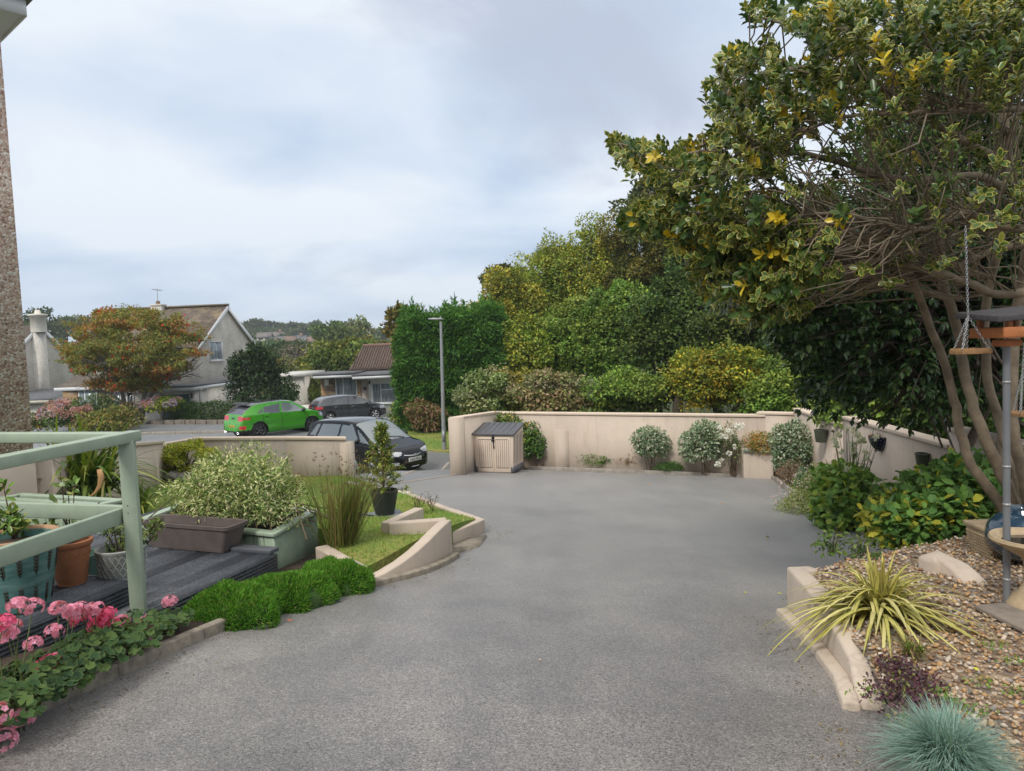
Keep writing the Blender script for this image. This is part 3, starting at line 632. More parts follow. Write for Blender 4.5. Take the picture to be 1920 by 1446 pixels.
ctr = sum(ov) / 4; big_ = [c + unit(c - ctr) * .1 for c in ov]
m = MB(); V = [(*c, zs + .16) for c in big_] + [(*c, zs + .21) for c in big_] + [(*((big_[0] + big_[3]) / 2 + e1 * 1.5), zs + 2.6), (*((big_[1] + big_[2]) / 2 - e1 * 1.5), zs + 2.6)]
m.add(V, [(0, 1, 5, 4), (1, 2, 6, 5), (2, 3, 7, 6), (3, 0, 4, 7), (3, 2, 1, 0), (4, 5, 9, 8), (5, 6, 9), (6, 7, 8, 9), (7, 4, 8)])
obj('roof', m, plain('old_slate', (.16, .15, .13), .9, var=.5, nscale=7, bmp=.8, bscale=25), t)
# ------------------------------------------------------------------ deck, handrail, planters and pots
M_deck = None
def deckmat():
    m, t, b = newmat('deck_stain'); v = geo_pos(t)
    f = noise(t, v, 5, 6, .7); g = noise(t, v, 40, 4, .7)
    r = ramp(t, [(.3, (.04, .046, .056)), (.52, (.085, .094, .11)), (.72, (.19, .2, .22))]); t.links.new(mixc(t, .5, f, g), r.inputs[0])
    dt = N(t, 'ShaderNodeVectorMath', operation='DOT_PRODUCT'); t.links.new(v, dt.inputs[0]); dt.inputs[1].default_value = (-.940, .340, 0)
    cell = mathn(t, 'FLOOR', mathn(t, 'DIVIDE', mathn(t, 'ADD', dt.outputs['Value'], -4.006), .1435)); wn = N(t, 'ShaderNodeTexWhiteNoise', noise_dimensions='1D'); t.links.new(cell, wn.inputs['W'])
    bv = ramp(t, [(0, (.6, .6, .62)), (1, (1.5, 1.5, 1.48))]); t.links.new(wn.outputs['Value'], bv.inputs[0])
    t.links.new(mixc(t, 1.0, r.outputs[0], bv.outputs[0], 'MULTIPLY'), b.inputs['Base Color']); b.inputs['Roughness'].default_value = .55; bump(t, b, g, .3, .004); return m
M_deck = deckmat()
M_sage = plain('sage_paint', (.335, .415, .315), .5, var=.08, nscale=9, bmp=.12, bscale=90)
M_sageD = plain('sage_boards', (.25, .325, .235), .6, var=.16, nscale=7, bmp=.2, bscale=70)
M_liner = plain('black_liner', (.012, .012, .014), .6)
def groove_profile(w, h, n=5, dep=.01):
    """Cross-section of a ribbed deck board: points (across, up), counter-clockwise from bottom left."""
    pts = [(0, -h), (w, -h)]; p = w / n
    for k in range(n):
        x = w - k * p; pts += [(x - p * .06, -.001), (x - p * .5, 0), (x - p * .6, -dep), (x - p * .97, -dep)]
    return pts
DD = unit(np.array((-2.09, 6.02)) - np.array((-2.57, 4.69)))                # along the boards
DS = np.array((-DD[1], DD[0]))                                             # across, away from the drive
def board(mb, o, length, w=.127, h=.028, z=0.0, along=DD, across=DS, upv=None):
    pr = groove_profile(w, h); a3 = np.array((*along, 0.)); c3 = np.array((*across, 0.)); u3 = np.array((0, 0, 1.)) if upv is None else np.array(upv)
    o = np.array((*o, z)) if len(o) == 2 else np.array(o)
    r0 = [o + c3 * x + u3 * y for x, y in pr]; r1 = [q + a3 * length for q in r0]
    mb.strip(None, r0, r1)
def fascia(mb, o, length, z, rows, along=DD):
    c = np.array((along[1], -along[0]))                                     # outward, toward the drive
    for k in range(rows):
        pr = groove_profile(.14, .028); a3 = np.array((*along, 0.)); n3 = np.array((*c, 0.))
        r0 = [np.array((*o, z - .006 - .145 * k)) + n3 * (.03 + y) - np.array((0, 0, x)) for x, y in pr]; mb.strip(None, r0, [q + a3 * length for q in r0])
ZL, ZU = -.25, -.1
d0 = np.array((-2.585, 4.63))
t = thing('deck', 'dark grey stained decking of ribbed boards beside the drive', 'decking', (*d0, ZL))
m = MB(); bl = 1.46
for k in range(17): board(m, d0 + DS * (.002 + .1435 * k) - DD * .0, bl + .02 * k + (1.4 if k > 4 else 0) * (k > 7), z=ZL)
obj('boards', m, M_deck, t)
m = MB(); fascia(m, d0, bl, ZL, 2); obj('fascia', m, M_deck, t)
m = MB(); m.bar((*(d0 + DD * bl + DS * .0), ZL + .013), (*(d0 + DD * bl + DS * .42), ZL + .013), .12, .035); obj('end_board', m, plain('slate_board', (.085, .09, .105), .6), t, bevel=.004)
m = MB(); c = d0 + DD * .05; m.prism([c + DS * .05, c + DD * 1.3 + DS * .05, c + DD * 1.3 + DS * 2.2, c + DS * 2.2], -.75, ZL - .035); obj('frame', m, M_liner, t)
u0 = np.array((-2.74, 4.93)); 
t = thing('upper_deck', 'raised step of dark ribbed decking carrying the teal and terracotta pots', 'decking', (*u0, ZU))
m = MB(); ul = 2.3; us = unit(np.array((-.27, -.9)))
UD = unit(u0 - np.array((-3.02, 4.03))); US = np.array((-UD[1], UD[0]))
for k in range(11): board(m, u0 - UD * ul + US * (.002 + .1435 * k), ul - .0, z=ZU, along=UD, across=US)
obj('boards', m, M_deck, t)
m = MB(); fascia(m, u0 - UD * ul, ul, ZU, 3, UD); m.bar((*(u0 + UD * .03), ZU - .075), (*(u0 + UD * .03 + US * 1.6), ZU - .075), .028, .145); obj('fascia', m, M_deck, t)

t = thing('handrail', 'sage green timber handrail with two rails meeting at a corner post', 'railing', (-2.57, 4.72, -.4))
pp = A(250, 1000, 4.74); pz = .975
m = MB(); m.box((pp[0], pp[1], .2), (.092, .092, 1.44), .3); obj('post', m, M_sage, t, bevel=.006)
fr = unit(np.array((-2.745, 3.8)) - np.array((-2.57, 4.72))); br = unit(np.array((-3.6, 5.0)) - np.array((-2.57, 4.72))); pb = pp[:2]
def rail(name, d, L0, L1, z, w, h, off):
    m = MB(); o = pb + off; m.bar((*(o + d * L0), z - h / 2), (*(o + d * L1), z - h / 2), w, h); obj(name, m, M_sage, t, bevel=.007)
no = np.array((0., 0.))
rail('top_rail', fr, -.085, 3.2, pz, .1, .07, no); rail('top_rail', br, .06, 3.4, pz - .002, .09, .07, no)
sf = np.array((-fr[1], fr[0])) * .062
rail('mid_rail', fr, -.03, 3.2, .465, .045, .105, -sf if sf[0] > 0 else sf); rail('mid_rail', br, .03, 3.4, .475, .045, .105, no + br * .0)
m = MB(); o_ = pb + fr * 2.4; m.box((o_[0], o_[1], .2), (.092, .092, 1.44), .2); obj('post', m, M_sage, t, bevel=.006)

for zz, dd_ in ((.94, fr), (.9, fr), (.44, fr), (.49, fr), (.94, br), (.49, br)):
    m = MB(); q = pb - dd_ * .0 + np.array((.0, 0)); s_ = np.array((dd_[1], -dd_[0])); q = pb + fr * .03 + np.array((math.cos(.3 - math.pi / 2), math.sin(.3 - math.pi / 2))) * .047; m.sphere((q[0] + .012 * (zz * 40 % 2 - 1), q[1], zz), .005, 6, 4); obj('screw', m, plain('rusty_screw', (.1, .07, .05), .6), t)
def planter(label, corners, zt, zb, trim=.075, soil=-.06):
    """Box planter of upright ribbed boards under a flat trim; corners counter-clockwise."""
    c = [np.array(q[:2], float) for q in corners]; t = thing('deck_planter', label, 'planter', (*c[0], zb)); m = MB(); tr = MB()
    for k in range(4):
        a, b = c[k], c[(k + 1) % 4]; d = unit(b - a); nn = np.array((d[1], -d[0])); Lh = np.linalg.norm(b - a); nb = max(1, round(Lh / .125)); w = Lh / nb
        for j in range(nb):
            pr = groove_profile(w - .006, .025, 5, .005); o = a + d * (j * w + .003)
            r0 = [np.array((*(o + d * x + nn * y), zb)) for x, y in pr]; m.strip(None, r0, [q + (0, 0, zt - zb - .03) for q in r0])
        # mitred trim
        ci = unit(c[(k + 2) % 4] - b); ca = unit(c[(k + 3) % 4] - a)
        q4 = [a + nn * .02 - d * .02, b + nn * .02 + d * .02, b - nn * trim - d * trim, a - nn * trim + d * trim]
        tr.prism([q4[3], q4[2], q4[1], q4[0]][::-1], zt - .032, zt + .002 * (k % 2))
    obj('boards', m, M_sageD, t); obj('trim', tr, M_sage, t, bevel=.004)
    ctr = sum(c) / 4; m = MB(); m.prism([ctr + (q - ctr) * .93 for q in c], zb, zt + soil); obj('soil', m, M_soil, t)
    return t
p1 = [PZ(513, 1000, -.14), PZ(594, 955, -.14)]; a = p1[0][:2]; b = p1[1][:2]; w_ = unit(PZ(285, 976, -.14)[:2] - a) * 1.75
planter('long sage green planter box of ribbed boards holding the pale dappled shrub', [a + (0, 0), b, b + w_, a + w_], -.14, -.72)
q1 = PZ(182, 946, .04)[:2]; q2 = PZ(231, 936, .04)[:2]; w2 = PZ(40, 925, .04)[:2] - q2
planter('empty sage green planter box with black liner in front of the spiky clump', [q1, q2, q2 + w2, q1 + w2], .04, -.55, soil=-.12)

def pot(name, label, prof, at, mat, cat='pot', soil=None, n=36, group=None, rimmat=None, sq=1.0):
    t = thing(name, label, cat, at, group); m = MB(); m.lathe(prof, at, n, sq); obj('body', m, mat, t, smooth=True, angle=38)
    if soil is not None:
        m = MB(); m.lathe([(0.001, soil[1] + .02), (soil[0] * .5, soil[1] + .012), (soil[0], soil[1])], at, n, sq); obj('soil', m, M_soil, t, smooth=True)
    return t
def tealmat():
    m, tt, b = newmat('teal_glaze'); v = geo_pos(tt)
    mp = N(tt, 'ShaderNodeMapping'); mp.inputs['Scale'].default_value = (1, 1, 6); tt.links.new(v, mp.inputs['Vector'])
    f = noise(tt, mp.outputs[0], 6, 5, .6)
    r = ramp(tt, [(.3, (.06, .15, .145)), (.5, (.1, .23, .215)), (.68, (.18, .3, .28)), (.8, (.2, .2, .17))]); tt.links.new(f, r.inputs[0])
    tt.links.new(r.outputs[0], b.inputs['Base Color']); b.inputs['Roughness'].default_value = .3; b.inputs['Coat Weight'].default_value = .5; return m
M_terr = plain('terracotta', (.42, .165, .075), .75, var=.14, nscale=12, bmp=.1)
M_clay = plain('clay_rim', (.42, .25, .15), .8, var=.15)
at = PZ(40, 1138, ZU + .002)
t = pot('glazed_pot', 'large teal glazed pot with brown fern marks on the raised deck', [(.001, 0), (.15, 0), (.165, .012), (.2, .2), (.232, .4), (.238, .44), (.222, .46), (.21, .455), (.2, .41)], at, tealmat(), soil=(.205, .41))
m = MB(); m.lathe([(.236, .437), (.248, .447), (.25, .468), (.238, .475), (.214, .47), (.208, .44)], at); obj('rim', m, M_clay, t, smooth=True)
m = MB()                                                                   # raised leaf marks round the body
for az in np.arange(-2.6, .6, .42):
    for z0, s_ in ((.06, 1), (.26, .8)):
        for k in range(5):
            zz = z0 + k * .022; r_ = .16 + .175 * zz + .004 + (.008 if zz < .05 else 0)
            for sg in (-1, 1):
                ang = az + sg * .02; p = np.array((at[0] + r_ * math.cos(ang), at[1] + r_ * math.sin(ang), at[2] + zz)); q = p + np.array((-math.sin(az) * sg * .014, math.cos(az) * sg * .014, .024))
                m.tube([p, q], [.0055, .002], 5)
        r0, r1 = .163 + .17 * z0, .163 + .17 * (z0 + .13)
        m.tube([(at[0] + r0 * math.cos(az), at[1] + r0 * math.sin(az), at[2] + z0 - .02), (at[0] + r1 * math.cos(az), at[1] + r1 * math.sin(az), at[2] + z0 + .13)], .003, 5)
obj('leaf_mark', m, plain('brown_glaze', (.06, .045, .03), .4), t)
at = PZ(136, 1093, ZU + .002)
t = pot('terracotta_pot', 'orange terracotta pot beside the teal pot', [(.001, 0), (.088, 0), (.092, .025), (.097, .03), (.118, .19), (.122, .2), (.127, .262), (.14, .27), (.148, .285), (.146, .305), (.136, .31), (.124, .3), (.118, .25)], at, M_terr, soil=(.122, .255))
m = MB()
for k in range(14):
    a0 = k * 2 * math.pi / 14; P = []
    for u in np.linspace(-1, 1, 7): aa = a0 + u * .17; P.append((at[0] + .1245 * math.cos(aa), at[1] + .1245 * math.sin(aa), at[2] + .205 + .035 * (1 - u * u)))
    m.tube(P, .0035, 5)
obj('swag', m, M_terr, t)
def greymat():
    m, tt, b = newmat('grey_scale_glaze'); v = coord(tt)
    b.inputs['Base Color'].default_value = (.33, .345, .33, 1); b.inputs['Roughness'].default_value = .6
    f = noise(tt, v, 30, 4); r = ramp(tt, [(.3, (.24, .255, .245)), (.7, (.42, .43, .41))]); tt.links.new(f, r.inputs[0]); tt.links.new(r.outputs[0], b.inputs['Base Color']); return m
at = PZ(233, 1110, ZL + .002)
t = pot('patterned_pot', 'round grey pot with scale pattern behind the rail post', [(.001, 0), (.135, 0), (.14, .01), (.165, .31), (.172, .32), (.172, .335), (.16, .34), (.152, .325), (.15, .28)], at, greymat(), soil=(.155, .285))
m = MB()
for j in range(7):
    for k in range(24):
        a0 = (k + .5 * (j % 2)) * 2 * math.pi / 24; P = []
        for u in np.linspace(-1, 1, 5): aa = a0 + u * .13; zz = .03 + j * .04 + .034 * (1 - abs(u)); rr = .139 + .084 * zz + .001; P.append((at[0] + rr * math.cos(aa), at[1] + rr * math.sin(aa), at[2] + zz))
        m.tube(P, .0028, 4, cap=False)
obj('scale_relief', m, plain('grey_glaze', (.4, .41, .39), .5), t)
def trough(label, cpx, size, mat, z, rz, taper=.86, wall=.012, soil=None, cat='trough'):
    at = PZ(*cpx, z); t = thing('plant_trough', label, cat, at); L, Wd, H = size; m = MB()
    def ring(l, w, zz, r=.04):
        o = []
        for sx, sy, a0 in ((1, 1, 0), (-1, 1, 90), (-1, -1, 180), (1, -1, 270)):
            for a in (0, 30, 60, 90): aa = math.radians(a0 + a); o.append((sx * (l / 2 - r) + r * math.cos(aa), sy * (w / 2 - r) + r * math.sin(aa), zz))
        o = np.array(o); c, s = math.cos(rz), math.sin(rz); return np.stack([o[:, 0] * c - o[:, 1] * s, o[:, 0] * s + o[:, 1] * c, o[:, 2]], 1) + at
    rs = [ring(L * taper, Wd * taper, 0), ring(L * .985, Wd * .97, H - .035), ring(L * 1.03, Wd * 1.06, H - .034), ring(L * 1.035, Wd * 1.07, H - .004), ring(L * 1.01, Wd * 1.03, H), ring(L * .96, Wd * .92, H - .006), ring(L * .92, Wd * .86, H - .09)]
    n = 16; F = [(i * n + j, i * n + (j + 1) % n, (i + 1) * n + (j + 1) % n, (i + 1) * n + j) for i in range(6) for j in range(n)] + [tuple(range(n - 1, -1, -1))]
    m.add(np.concatenate(rs), F); obj('body', m, mat, t, smooth=True, angle=35)
    m = MB(); q = ring(L * .925, Wd * .865, H - .075); m.add(q, [tuple(range(n))]); o = obj('soil', m, M_soil, t)
    if soil:
        m = MB()
        for k in range(0): u = rng.uniform(-.45, .45) * L; v_ = rng.uniform(-.36, .36) * Wd; r_ = rng.uniform(.012, .03); m.sphere((at[0] + u * math.cos(rz) - v_ * math.sin(rz), at[1] + u * math.sin(rz) + v_ * math.cos(rz), at[2] + H - .075), (r_ * 1.3, r_, r_ * .6), 6, 4)
    return t
rz = math.atan2(*(PZ(462, 1040, ZL) - PZ(272, 1023, ZL))[1::-1])
trough('long brown plastic trough of bare soil on the dark decking', (366, 1024), (.98, .27, .235), plain('brown_plastic', (.115, .092, .085), .6, var=.2, nscale=8, bmp=.15), ZL + .002, rz, soil=True)
trough('small green plastic trough behind the terracotta pot', (152, 1079), (.36, .2, .19), plain('green_plastic', (.06, .115, .09), .45, var=.1), ZL + .002, rz + .1)

# garden storage box
def shed():
    f0, f1 = A(893, 883, 16.75), A(962, 884, 16.45); zg = gz(f0[0], f0[1]) + .01
    t = thing('storage_box', 'beige plastic garden storage box with grey sloping lid and two ribbed doors', 'storage box', (f0[0], f0[1], float(zg)))
    d = unit(f1[:2] - f0[:2]); nb = np.array((-d[1], d[0])); Lh = np.linalg.norm(f1[:2] - f0[:2]); zg = float(zg) - .03
    Mb = plain('beige_resin', (.66, .55, .45), .6, var=.05); Mg = plain('grey_resin', (.085, .088, .1), .55, var=.1, bmp=.1); dep = .78
    k = lambda u, v, z: (*(f0[:2] + d * u + nb * v), zg + z)
    sp = .03                                                                # the walls lean outward to the top
    m = MB(); H0, H1 = .90, 1.06
    m.hexa([k(0, 0, 0), k(Lh, 0, 0), k(Lh, dep, 0), k(0, dep, 0)], [k(-sp, -.0, H0), k(Lh + sp, -.0, H0), k(Lh + sp, dep, H1), k(-sp, dep, H1)]); obj('body', m, Mb, t, bevel=.008)
    for side in (0, 1):
        m = MB(); u0, u1 = (.05, Lh / 2 - .006) if side == 0 else (Lh / 2 + .006, Lh - .05); nbars = 6; lean = -.02 if side == 0 else .02
        m.hexa([k(u0, -.012, .04), k(u1, -.012, .04), k(u1, 0, .04), k(u0, 0, .04)], [k(u0 + (lean if side == 0 else 0), -.014, H0 - .03), k(u1 + (lean if side else 0), -.014, H0 - .03), k(u1 + (lean if side else 0), 0, H0 - .03), k(u0 + (lean if side == 0 else 0), 0, H0 - .03)])
        dr = obj('door', m, Mb, t, bevel=.004)
        m = MB()
        for j in range(7):
            u = u0 + .06 + (u1 - u0 - .1) * j / 6; m.bar(k(u, -.014, .14), k(u + lean * (.6 if (side == 0) == (j < 3) else .2), -.016, H0 - .09), .009, .005)
        m.bar(k(u0 + .06, -.0145, .14), k(u1 - .04, -.0145, .14), .005, .009); m.bar(k(u0 + .05, -.0155, H0 - .09), k(u1 - .04, -.0155, H0 - .09), .005, .009)
        obj('groove', m, plain('dark_groove', (.05, .04, .035), .8), dr)
    m = MB()
    for j in range(6): v = .1 + .58 * j / 5; m.bar(k(Lh + .006, v, .22), k(Lh + .034, v, .86 + .1 * v), .006, .009)
    obj('side_groove', m, plain('dark_groove', (.05, .04, .035), .8), t)
    m = MB(); m.hexa([k(Lh - .05, -.006, -.01), k(Lh + .012, -.006, -.01), k(Lh + .012, dep, -.01), k(Lh - .05, dep, -.01)], [k(Lh - .05, -.004, .16), k(Lh + .018, -.004, .16), k(Lh + .018, dep, .16), k(Lh - .05, dep, .16)])
    m.hexa([k(-.012, -.006, -.01), k(.045, -.006, -.01), k(.045, .4, -.01), k(-.012, .4, -.01)], [k(-.016, -.004, .16), k(.045, -.004, .16), k(.045, .4, .16), k(-.016, .4, .16)]); m.bar(k(0, -.004, .01), k(Lh, -.004, .01), .03, .035); obj('base', m, Mg, t)
    m = MB(); o = .04
    m.hexa([k(-sp - o, -o, H0), k(Lh + sp + o, -o, H0), k(Lh + sp + o, dep + .02, H1 + .012), k(-sp - o, dep + .02, H1 + .012)], [k(-sp - o, -o, H0 + .05), k(Lh + sp + o, -o, H0 + .05), k(Lh + sp + o, dep + .02, H1 + .06), k(-sp - o, dep + .02, H1 + .06)]); ld = obj('lid', m, Mg, t, bevel=.012)
    m = MB()
    for j in range(1, 7): u = -sp + (Lh + 2 * sp) * j / 7; m.bar(k(u, -.01, H0 + .055), k(u, dep - .03, H1 + .057), .012, .008)
    obj('lid_rib', m, Mg, ld)
    m = MB(); m.lathe([(.001, -.02), (.035, -.02), (.04, 0), (.035, .02), (.001, .02)], k(Lh / 2, -.035, H0 - .1), 12); m.bar(k(Lh / 2, -.03, H0 - .1), k(Lh / 2 + .02, -.035, H0 - .3), .02, .02, (0, 1, 0)); m.box(k(Lh / 2, -.02, H0 - .03), (.06, .03, .1)); obj('padlock', m, plain('black_iron', (.015, .015, .016), .5), t)
shed()

# street lamp
at = T(833, 846); M_galv = plain('galvanised', (.33, .34, .34), .5, metal=.35, var=.12)
t = thing('street_lamp', 'grey galvanised street lamp with flat head on the verge', 'street lamp', at)
top = A(826.5, 603, at[1])
m = MB(); m.tube([at - (0, 0, .1), at + (top - at) * .3, top], [.085, .068, .045], 14); m.lathe([(.095, -.1), (.095, .02), (.08, .06)], at, 14); obj('column', m, M_galv, t, smooth=True, angle=40)
m = MB(); a, b = A(829, 600.5, at[1]), A(803, 597.5, at[1]); m.tube([a + (.06, 0, 0), a + (b - a) * .25, a + (b - a) * .6, b], [.05, .1, .1, .05], 10); v = m.v[0]; v[:, 2] = a[2] + (v[:, 2] - a[2]) * .45 + .03; obj('lamp_head', m, M_galv, t, smooth=True)
m = MB(); m.lathe([(.03, 0), (.03, .06), (.001, .065)], A(826, 597.5, at[1]), 8); obj('photocell', m, M_galv, t)
m = MB(); at2 = at + (top - at) * .12; m.box((at2[0], at2[1] - .082, at2[2]), (.09, .012, .4)); obj('access_door', m, M_galv, t)

# ------------------------------------------------------------------ wall pots
def onwall(px, py, gap):
    D = 9.0
    for _ in range(40):
        P = A(px, py, D); xw = np.interp(D, [6.8, 8.8, 9.4, 12.0, 12.9, 15.6], [5.7, 5.85, 5.9, 6.1, 6.12, 6.3]) - .1 - gap; D *= xw / P[0]
    return D
def wallpot(label, px, py, D, w, h, mat, group=None, cat='wall pot'):
    c = A(px, py, onwall(px, py, w * .5)); t = thing('wall_pot', label, cat, c, group); m = MB()
    m.lathe([(.001, -h), (w * .36, -h), (w * .38, -h + .01), (w * .48, -.02), (w * .52, -.018), (w * .52, 0), (w * .47, .003), (w * .45, -.04)], c, 20); obj('body', m, mat, t, smooth=True, angle=35)
    m = MB(); m.lathe([(.001, -.03), (w * .455, -.035)], c, 20); obj('soil', m, M_soil, t)
M_gpot = plain('olive_plastic', (.065, .075, .05), .5, var=.1)
wallpot('olive green plastic pot hung on the right wall near the far corner', 1539, 806, 14.2, .25, .24, M_gpot)
wallpot('olive green plastic pot hung on the right wall above the hydrangea', 1729, 850, 10.05, .19, .18, M_gpot)
c = A(1639, 818, onwall(1639, 818, .14))
t = thing('wall_basket', 'dark blue glazed half basket with dried plants on the right wall', 'wall basket', c)
m = MB(); n_ = 14; V = []; prof = [(1, 0), (.97, -.06), (.82, -.14), (.55, -.21), (.22, -.255), (.02, -.265)]
for r_, z in prof:
    for j in range(n_ + 1):
        a_ = math.pi / 2 + math.pi * j / n_; V.append((c[0] + .12 + .16 * r_ * math.cos(a_) * 1.25, c[1] + .185 * r_ * math.sin(a_), c[2] + z))
m.add(V, [(i * (n_ + 1) + j, i * (n_ + 1) + j + 1, (i + 1) * (n_ + 1) + j + 1, (i + 1) * (n_ + 1) + j) for i in range(5) for j in range(n_)])
def bluemat():
    mm, tt, b = newmat('blue_glaze'); v = geo_pos(tt); vo = N(tt, 'ShaderNodeTexVoronoi'); vo.inputs['Scale'].default_value = 38; tt.links.new(v, vo.inputs['Vector'])
    r = ramp(tt, [(.2, (.17, .19, .25)), (.34, (.014, .018, .045)), (.6, (.01, .012, .03))]); tt.links.new(vo.outputs['Distance'], r.inputs[0]); tt.links.new(r.outputs[0], b.inputs['Base Color']); b.inputs['Roughness'].default_value = .15; return mm
obj('body', m, bluemat(), t, smooth=True)
g = blades(c + (.03, 0, -.03), 130, .14, .006, (.1, 1.1), (0, .8), .11, 4, ((.28, .2, .12), (.2, .13, .08), (.33, .22, .15)))
obj('dry_plant', g, leafmat('dry_stalk', .8, .1), t)
c = A(1492, 792, onwall(1492, 792, .06)); t = thing('wall_light', 'small black box light on the far end of the right wall', 'wall light', c)
m = MB(); m.box(c, (.14, .16, .12)); obj('housing', m, plain('black_plastic', (.012, .012, .014), .4), t, bevel=.015)
m = MB(); m.box((c[0] - .02, c[1] - .01, c[2] - .065), (.1, .12, .012)); obj('lens', m, plain('smoked_lens', (.1, .1, .1), .2), t)

# ------------------------------------------------------------------ bird table, feeders, bird bath, pots on the gravel
M_pole = plain('grey_pole', (.19, .2, .215), .45, metal=.2, var=.1)
M_cedar = plain('orange_cedar', (.42, .15, .05), .6, var=.2, nscale=14, bmp=.15, bscale=60)
at = PZ(1888, 1132, GZ); DP = at[1]
t = thing('bird_table', 'orange timber bird table with dark roof on a grey steel pole', 'bird table', at)
tp = A(1887, 650, DP); m = MB(); m.tube([at - (0, 0, .1), tp], .0205, 14); obj('pole', m, M_pole, t, smooth=True, angle=50)
for py in (715, 872, 943, 1085): c = at + (tp - at) * (1132 - py) / (1132 - 650); m = MB(); m.tube([c - (0, 0, .008), c + (0, 0, .008)], .0225, 14); obj('pole_joint', m, plain('light_steel', (.34, .35, .36), .4, metal=.3), t)
kx = DP / FPX
c = A(1888, 643, DP); c1 = np.array((c[0] + .045, c[1] + .02, c[2]))
m = MB(); m.box((c[0], c[1], c[2]), (.11, .11, .04), .12); obj('bracket', m, M_cedar, t, bevel=.003)
m = MB(); zt_ = A(1888, 630, DP)[2]
m.box((c1[0], c1[1], zt_ + .0), (.34, .3, .02), .12)
for s_, a_ in ((-1, 0), (1, 0)): m.box((c1[0] - .153 * s_ * math.sin(.12) * 0, c1[1] + .145 * s_, zt_ + .025), (.34, .016, .06), .0 + .12)
for s_ in (-1, 1): m.box((c1[0] + .163 * s_ + 0, c1[1] + .02 * s_, zt_ + .024), (.016, .28, .055), .12)
obj('tray', m, M_cedar, t, bevel=.003)
for sx in (-1, 1):
    for sy in (-1, 1): m = MB(); m.box((c1[0] + .12 * sx - .11 * sy * .12, c1[1] + .11 * sy + .12 * sx * .12, zt_ + .058), (.03, .03, .1), .12); obj('roof_post', m, M_cedar, t, bevel=.002)
m = MB(); zr = A(1870, 600, DP)[2]
m.hexa([(c1[0] - .22, c1[1] - .2, zr - .014), (c1[0] + .24, c1[1] - .15, zr + .01), (c1[0] + .2, c1[1] + .2, zr + .05), (c1[0] - .25, c1[1] + .16, zr + .02)], [(c1[0] - .22, c1[1] - .2, zr + .022), (c1[0] + .24, c1[1] - .15, zr + .046), (c1[0] + .2, c1[1] + .2, zr + .086), (c1[0] - .25, c1[1] + .16, zr + .056)]); obj('roof', m, plain('roof_felt', (.055, .052, .055), .85, var=.3, nscale=25), t, bevel=.004)
def chain(mb, p, q, link=.022, r=.0022):
    p, q = np.array(p), np.array(q); n = max(2, int(np.linalg.norm(q - p) / (link * .72))); d = unit(q - p); u = unit(np.cross(d, (0.3, 1, 0.1))); w = np.cross(d, u)
    for k in range(n):
        c = p + (q - p) * (k + .5) / n; e = u if k % 2 else w; pts = [c + d * math.cos(a) * link * .5 + e * math.sin(a) * link * .28 for a in np.linspace(0, 2 * math.pi, 9)]
        mb.tube(pts, r, 5, cap=False)
def hangfeed(label, top, knot, ctr, sx, sy, D):
    T0, K0, C0 = A(*top, D), A(*knot, D), A(*ctr, D); t = thing('hanging_feeder', label, 'bird feeder', C0)
    m = MB(); chain(m, T0, K0)
    for ex, ey in ((-1, -1), (1, -1), (.1, 1), (-.9, 1)): chain(m, K0, C0 + (sx * .42 * ex, sy * .42 * ey, .012))
    obj('chain', m, plain('chain_steel', (.42, .43, .44), .35, metal=.8), t)
    m = MB(); m.box(C0, (sx, sy, .025), .15)
    for s_ in (-1, 1): m.box((C0[0], C0[1] + s_ * sy * .48, C0[2] + .006), (sx, .014, .034), .15)
    obj('tray', m, plain('weathered_wood', (.3, .17, .075), .7, var=.3, nscale=18, bmp=.2), t, bevel=.002)
hangfeed('wooden tray feeder hanging by steel chains left of the bird table', (1810, 424), (1815, 593), (1820, 660), .2, .12, 4.4)
hangfeed('small wooden tray feeder hanging at the right edge below the bird table', (1921, 640), (1917, 700), (1921, 777), .15, .1, 5.2)
at = PZ(1905, 1150, GZ)
t = thing('bird_bath', 'sandstone bird bath bowl on a pedestal at the right edge', 'bird bath', at)
M_sand = plain('sandstone', (.42, .32, .2), .9, var=.18, nscale=14, bmp=.35, bscale=90)
cb = A(1938, 1019, 4.28); ground = np.array((cb[0] + .0, cb[1], GZ)); hb = cb[2] - GZ
m = MB(); m.lathe([(.001, hb - .075), (.06, hb - .09), (.1, hb - .07), (.19, hb - .012), (.222, hb + .002), (.236, hb + .022), (.228, hb + .04), (.206, hb + .038), (.19, hb + .02), (.12, hb - .012), (.001, hb - .022)], ground, 40); obj('bowl', m, M_sand, t, smooth=True, angle=40)
m = MB(); m.lathe([(.135, 0), (.14, .02), (.11, .07), (.075, .1), (.05, .16), (.045, .22), (.055, hb - .11), (.075, hb - .08)], ground, 28); obj('pedestal', m, M_sand, t, smooth=True, angle=40)
m = MB(); m.lathe([(.001, hb + .008), (.165, hb + .008)], ground, 30); obj('water', m, glass('bath_water', (.03, .03, .025), .05), t)
a = PZ(1862, 1150, GZ); t = thing('paving_slab', 'grey stone slab under the pole and bird bath', 'slab', a)
m = MB(); m.box((a[0] + .28, a[1] - .12, GZ + .004), (.62, .5, .03), .1); obj('slab', m, plain('slab_stone', (.24, .2, .165), .9, var=.2, nscale=12, bmp=.3), t, bevel=.008)
at = PZ(1915, 1062, GZ); at = np.array((at[0] + .09, at[1] + .12, GZ + .19))
t = thing('globe_pot', 'big round blue glazed globe pot on the gravel', 'pot', at)
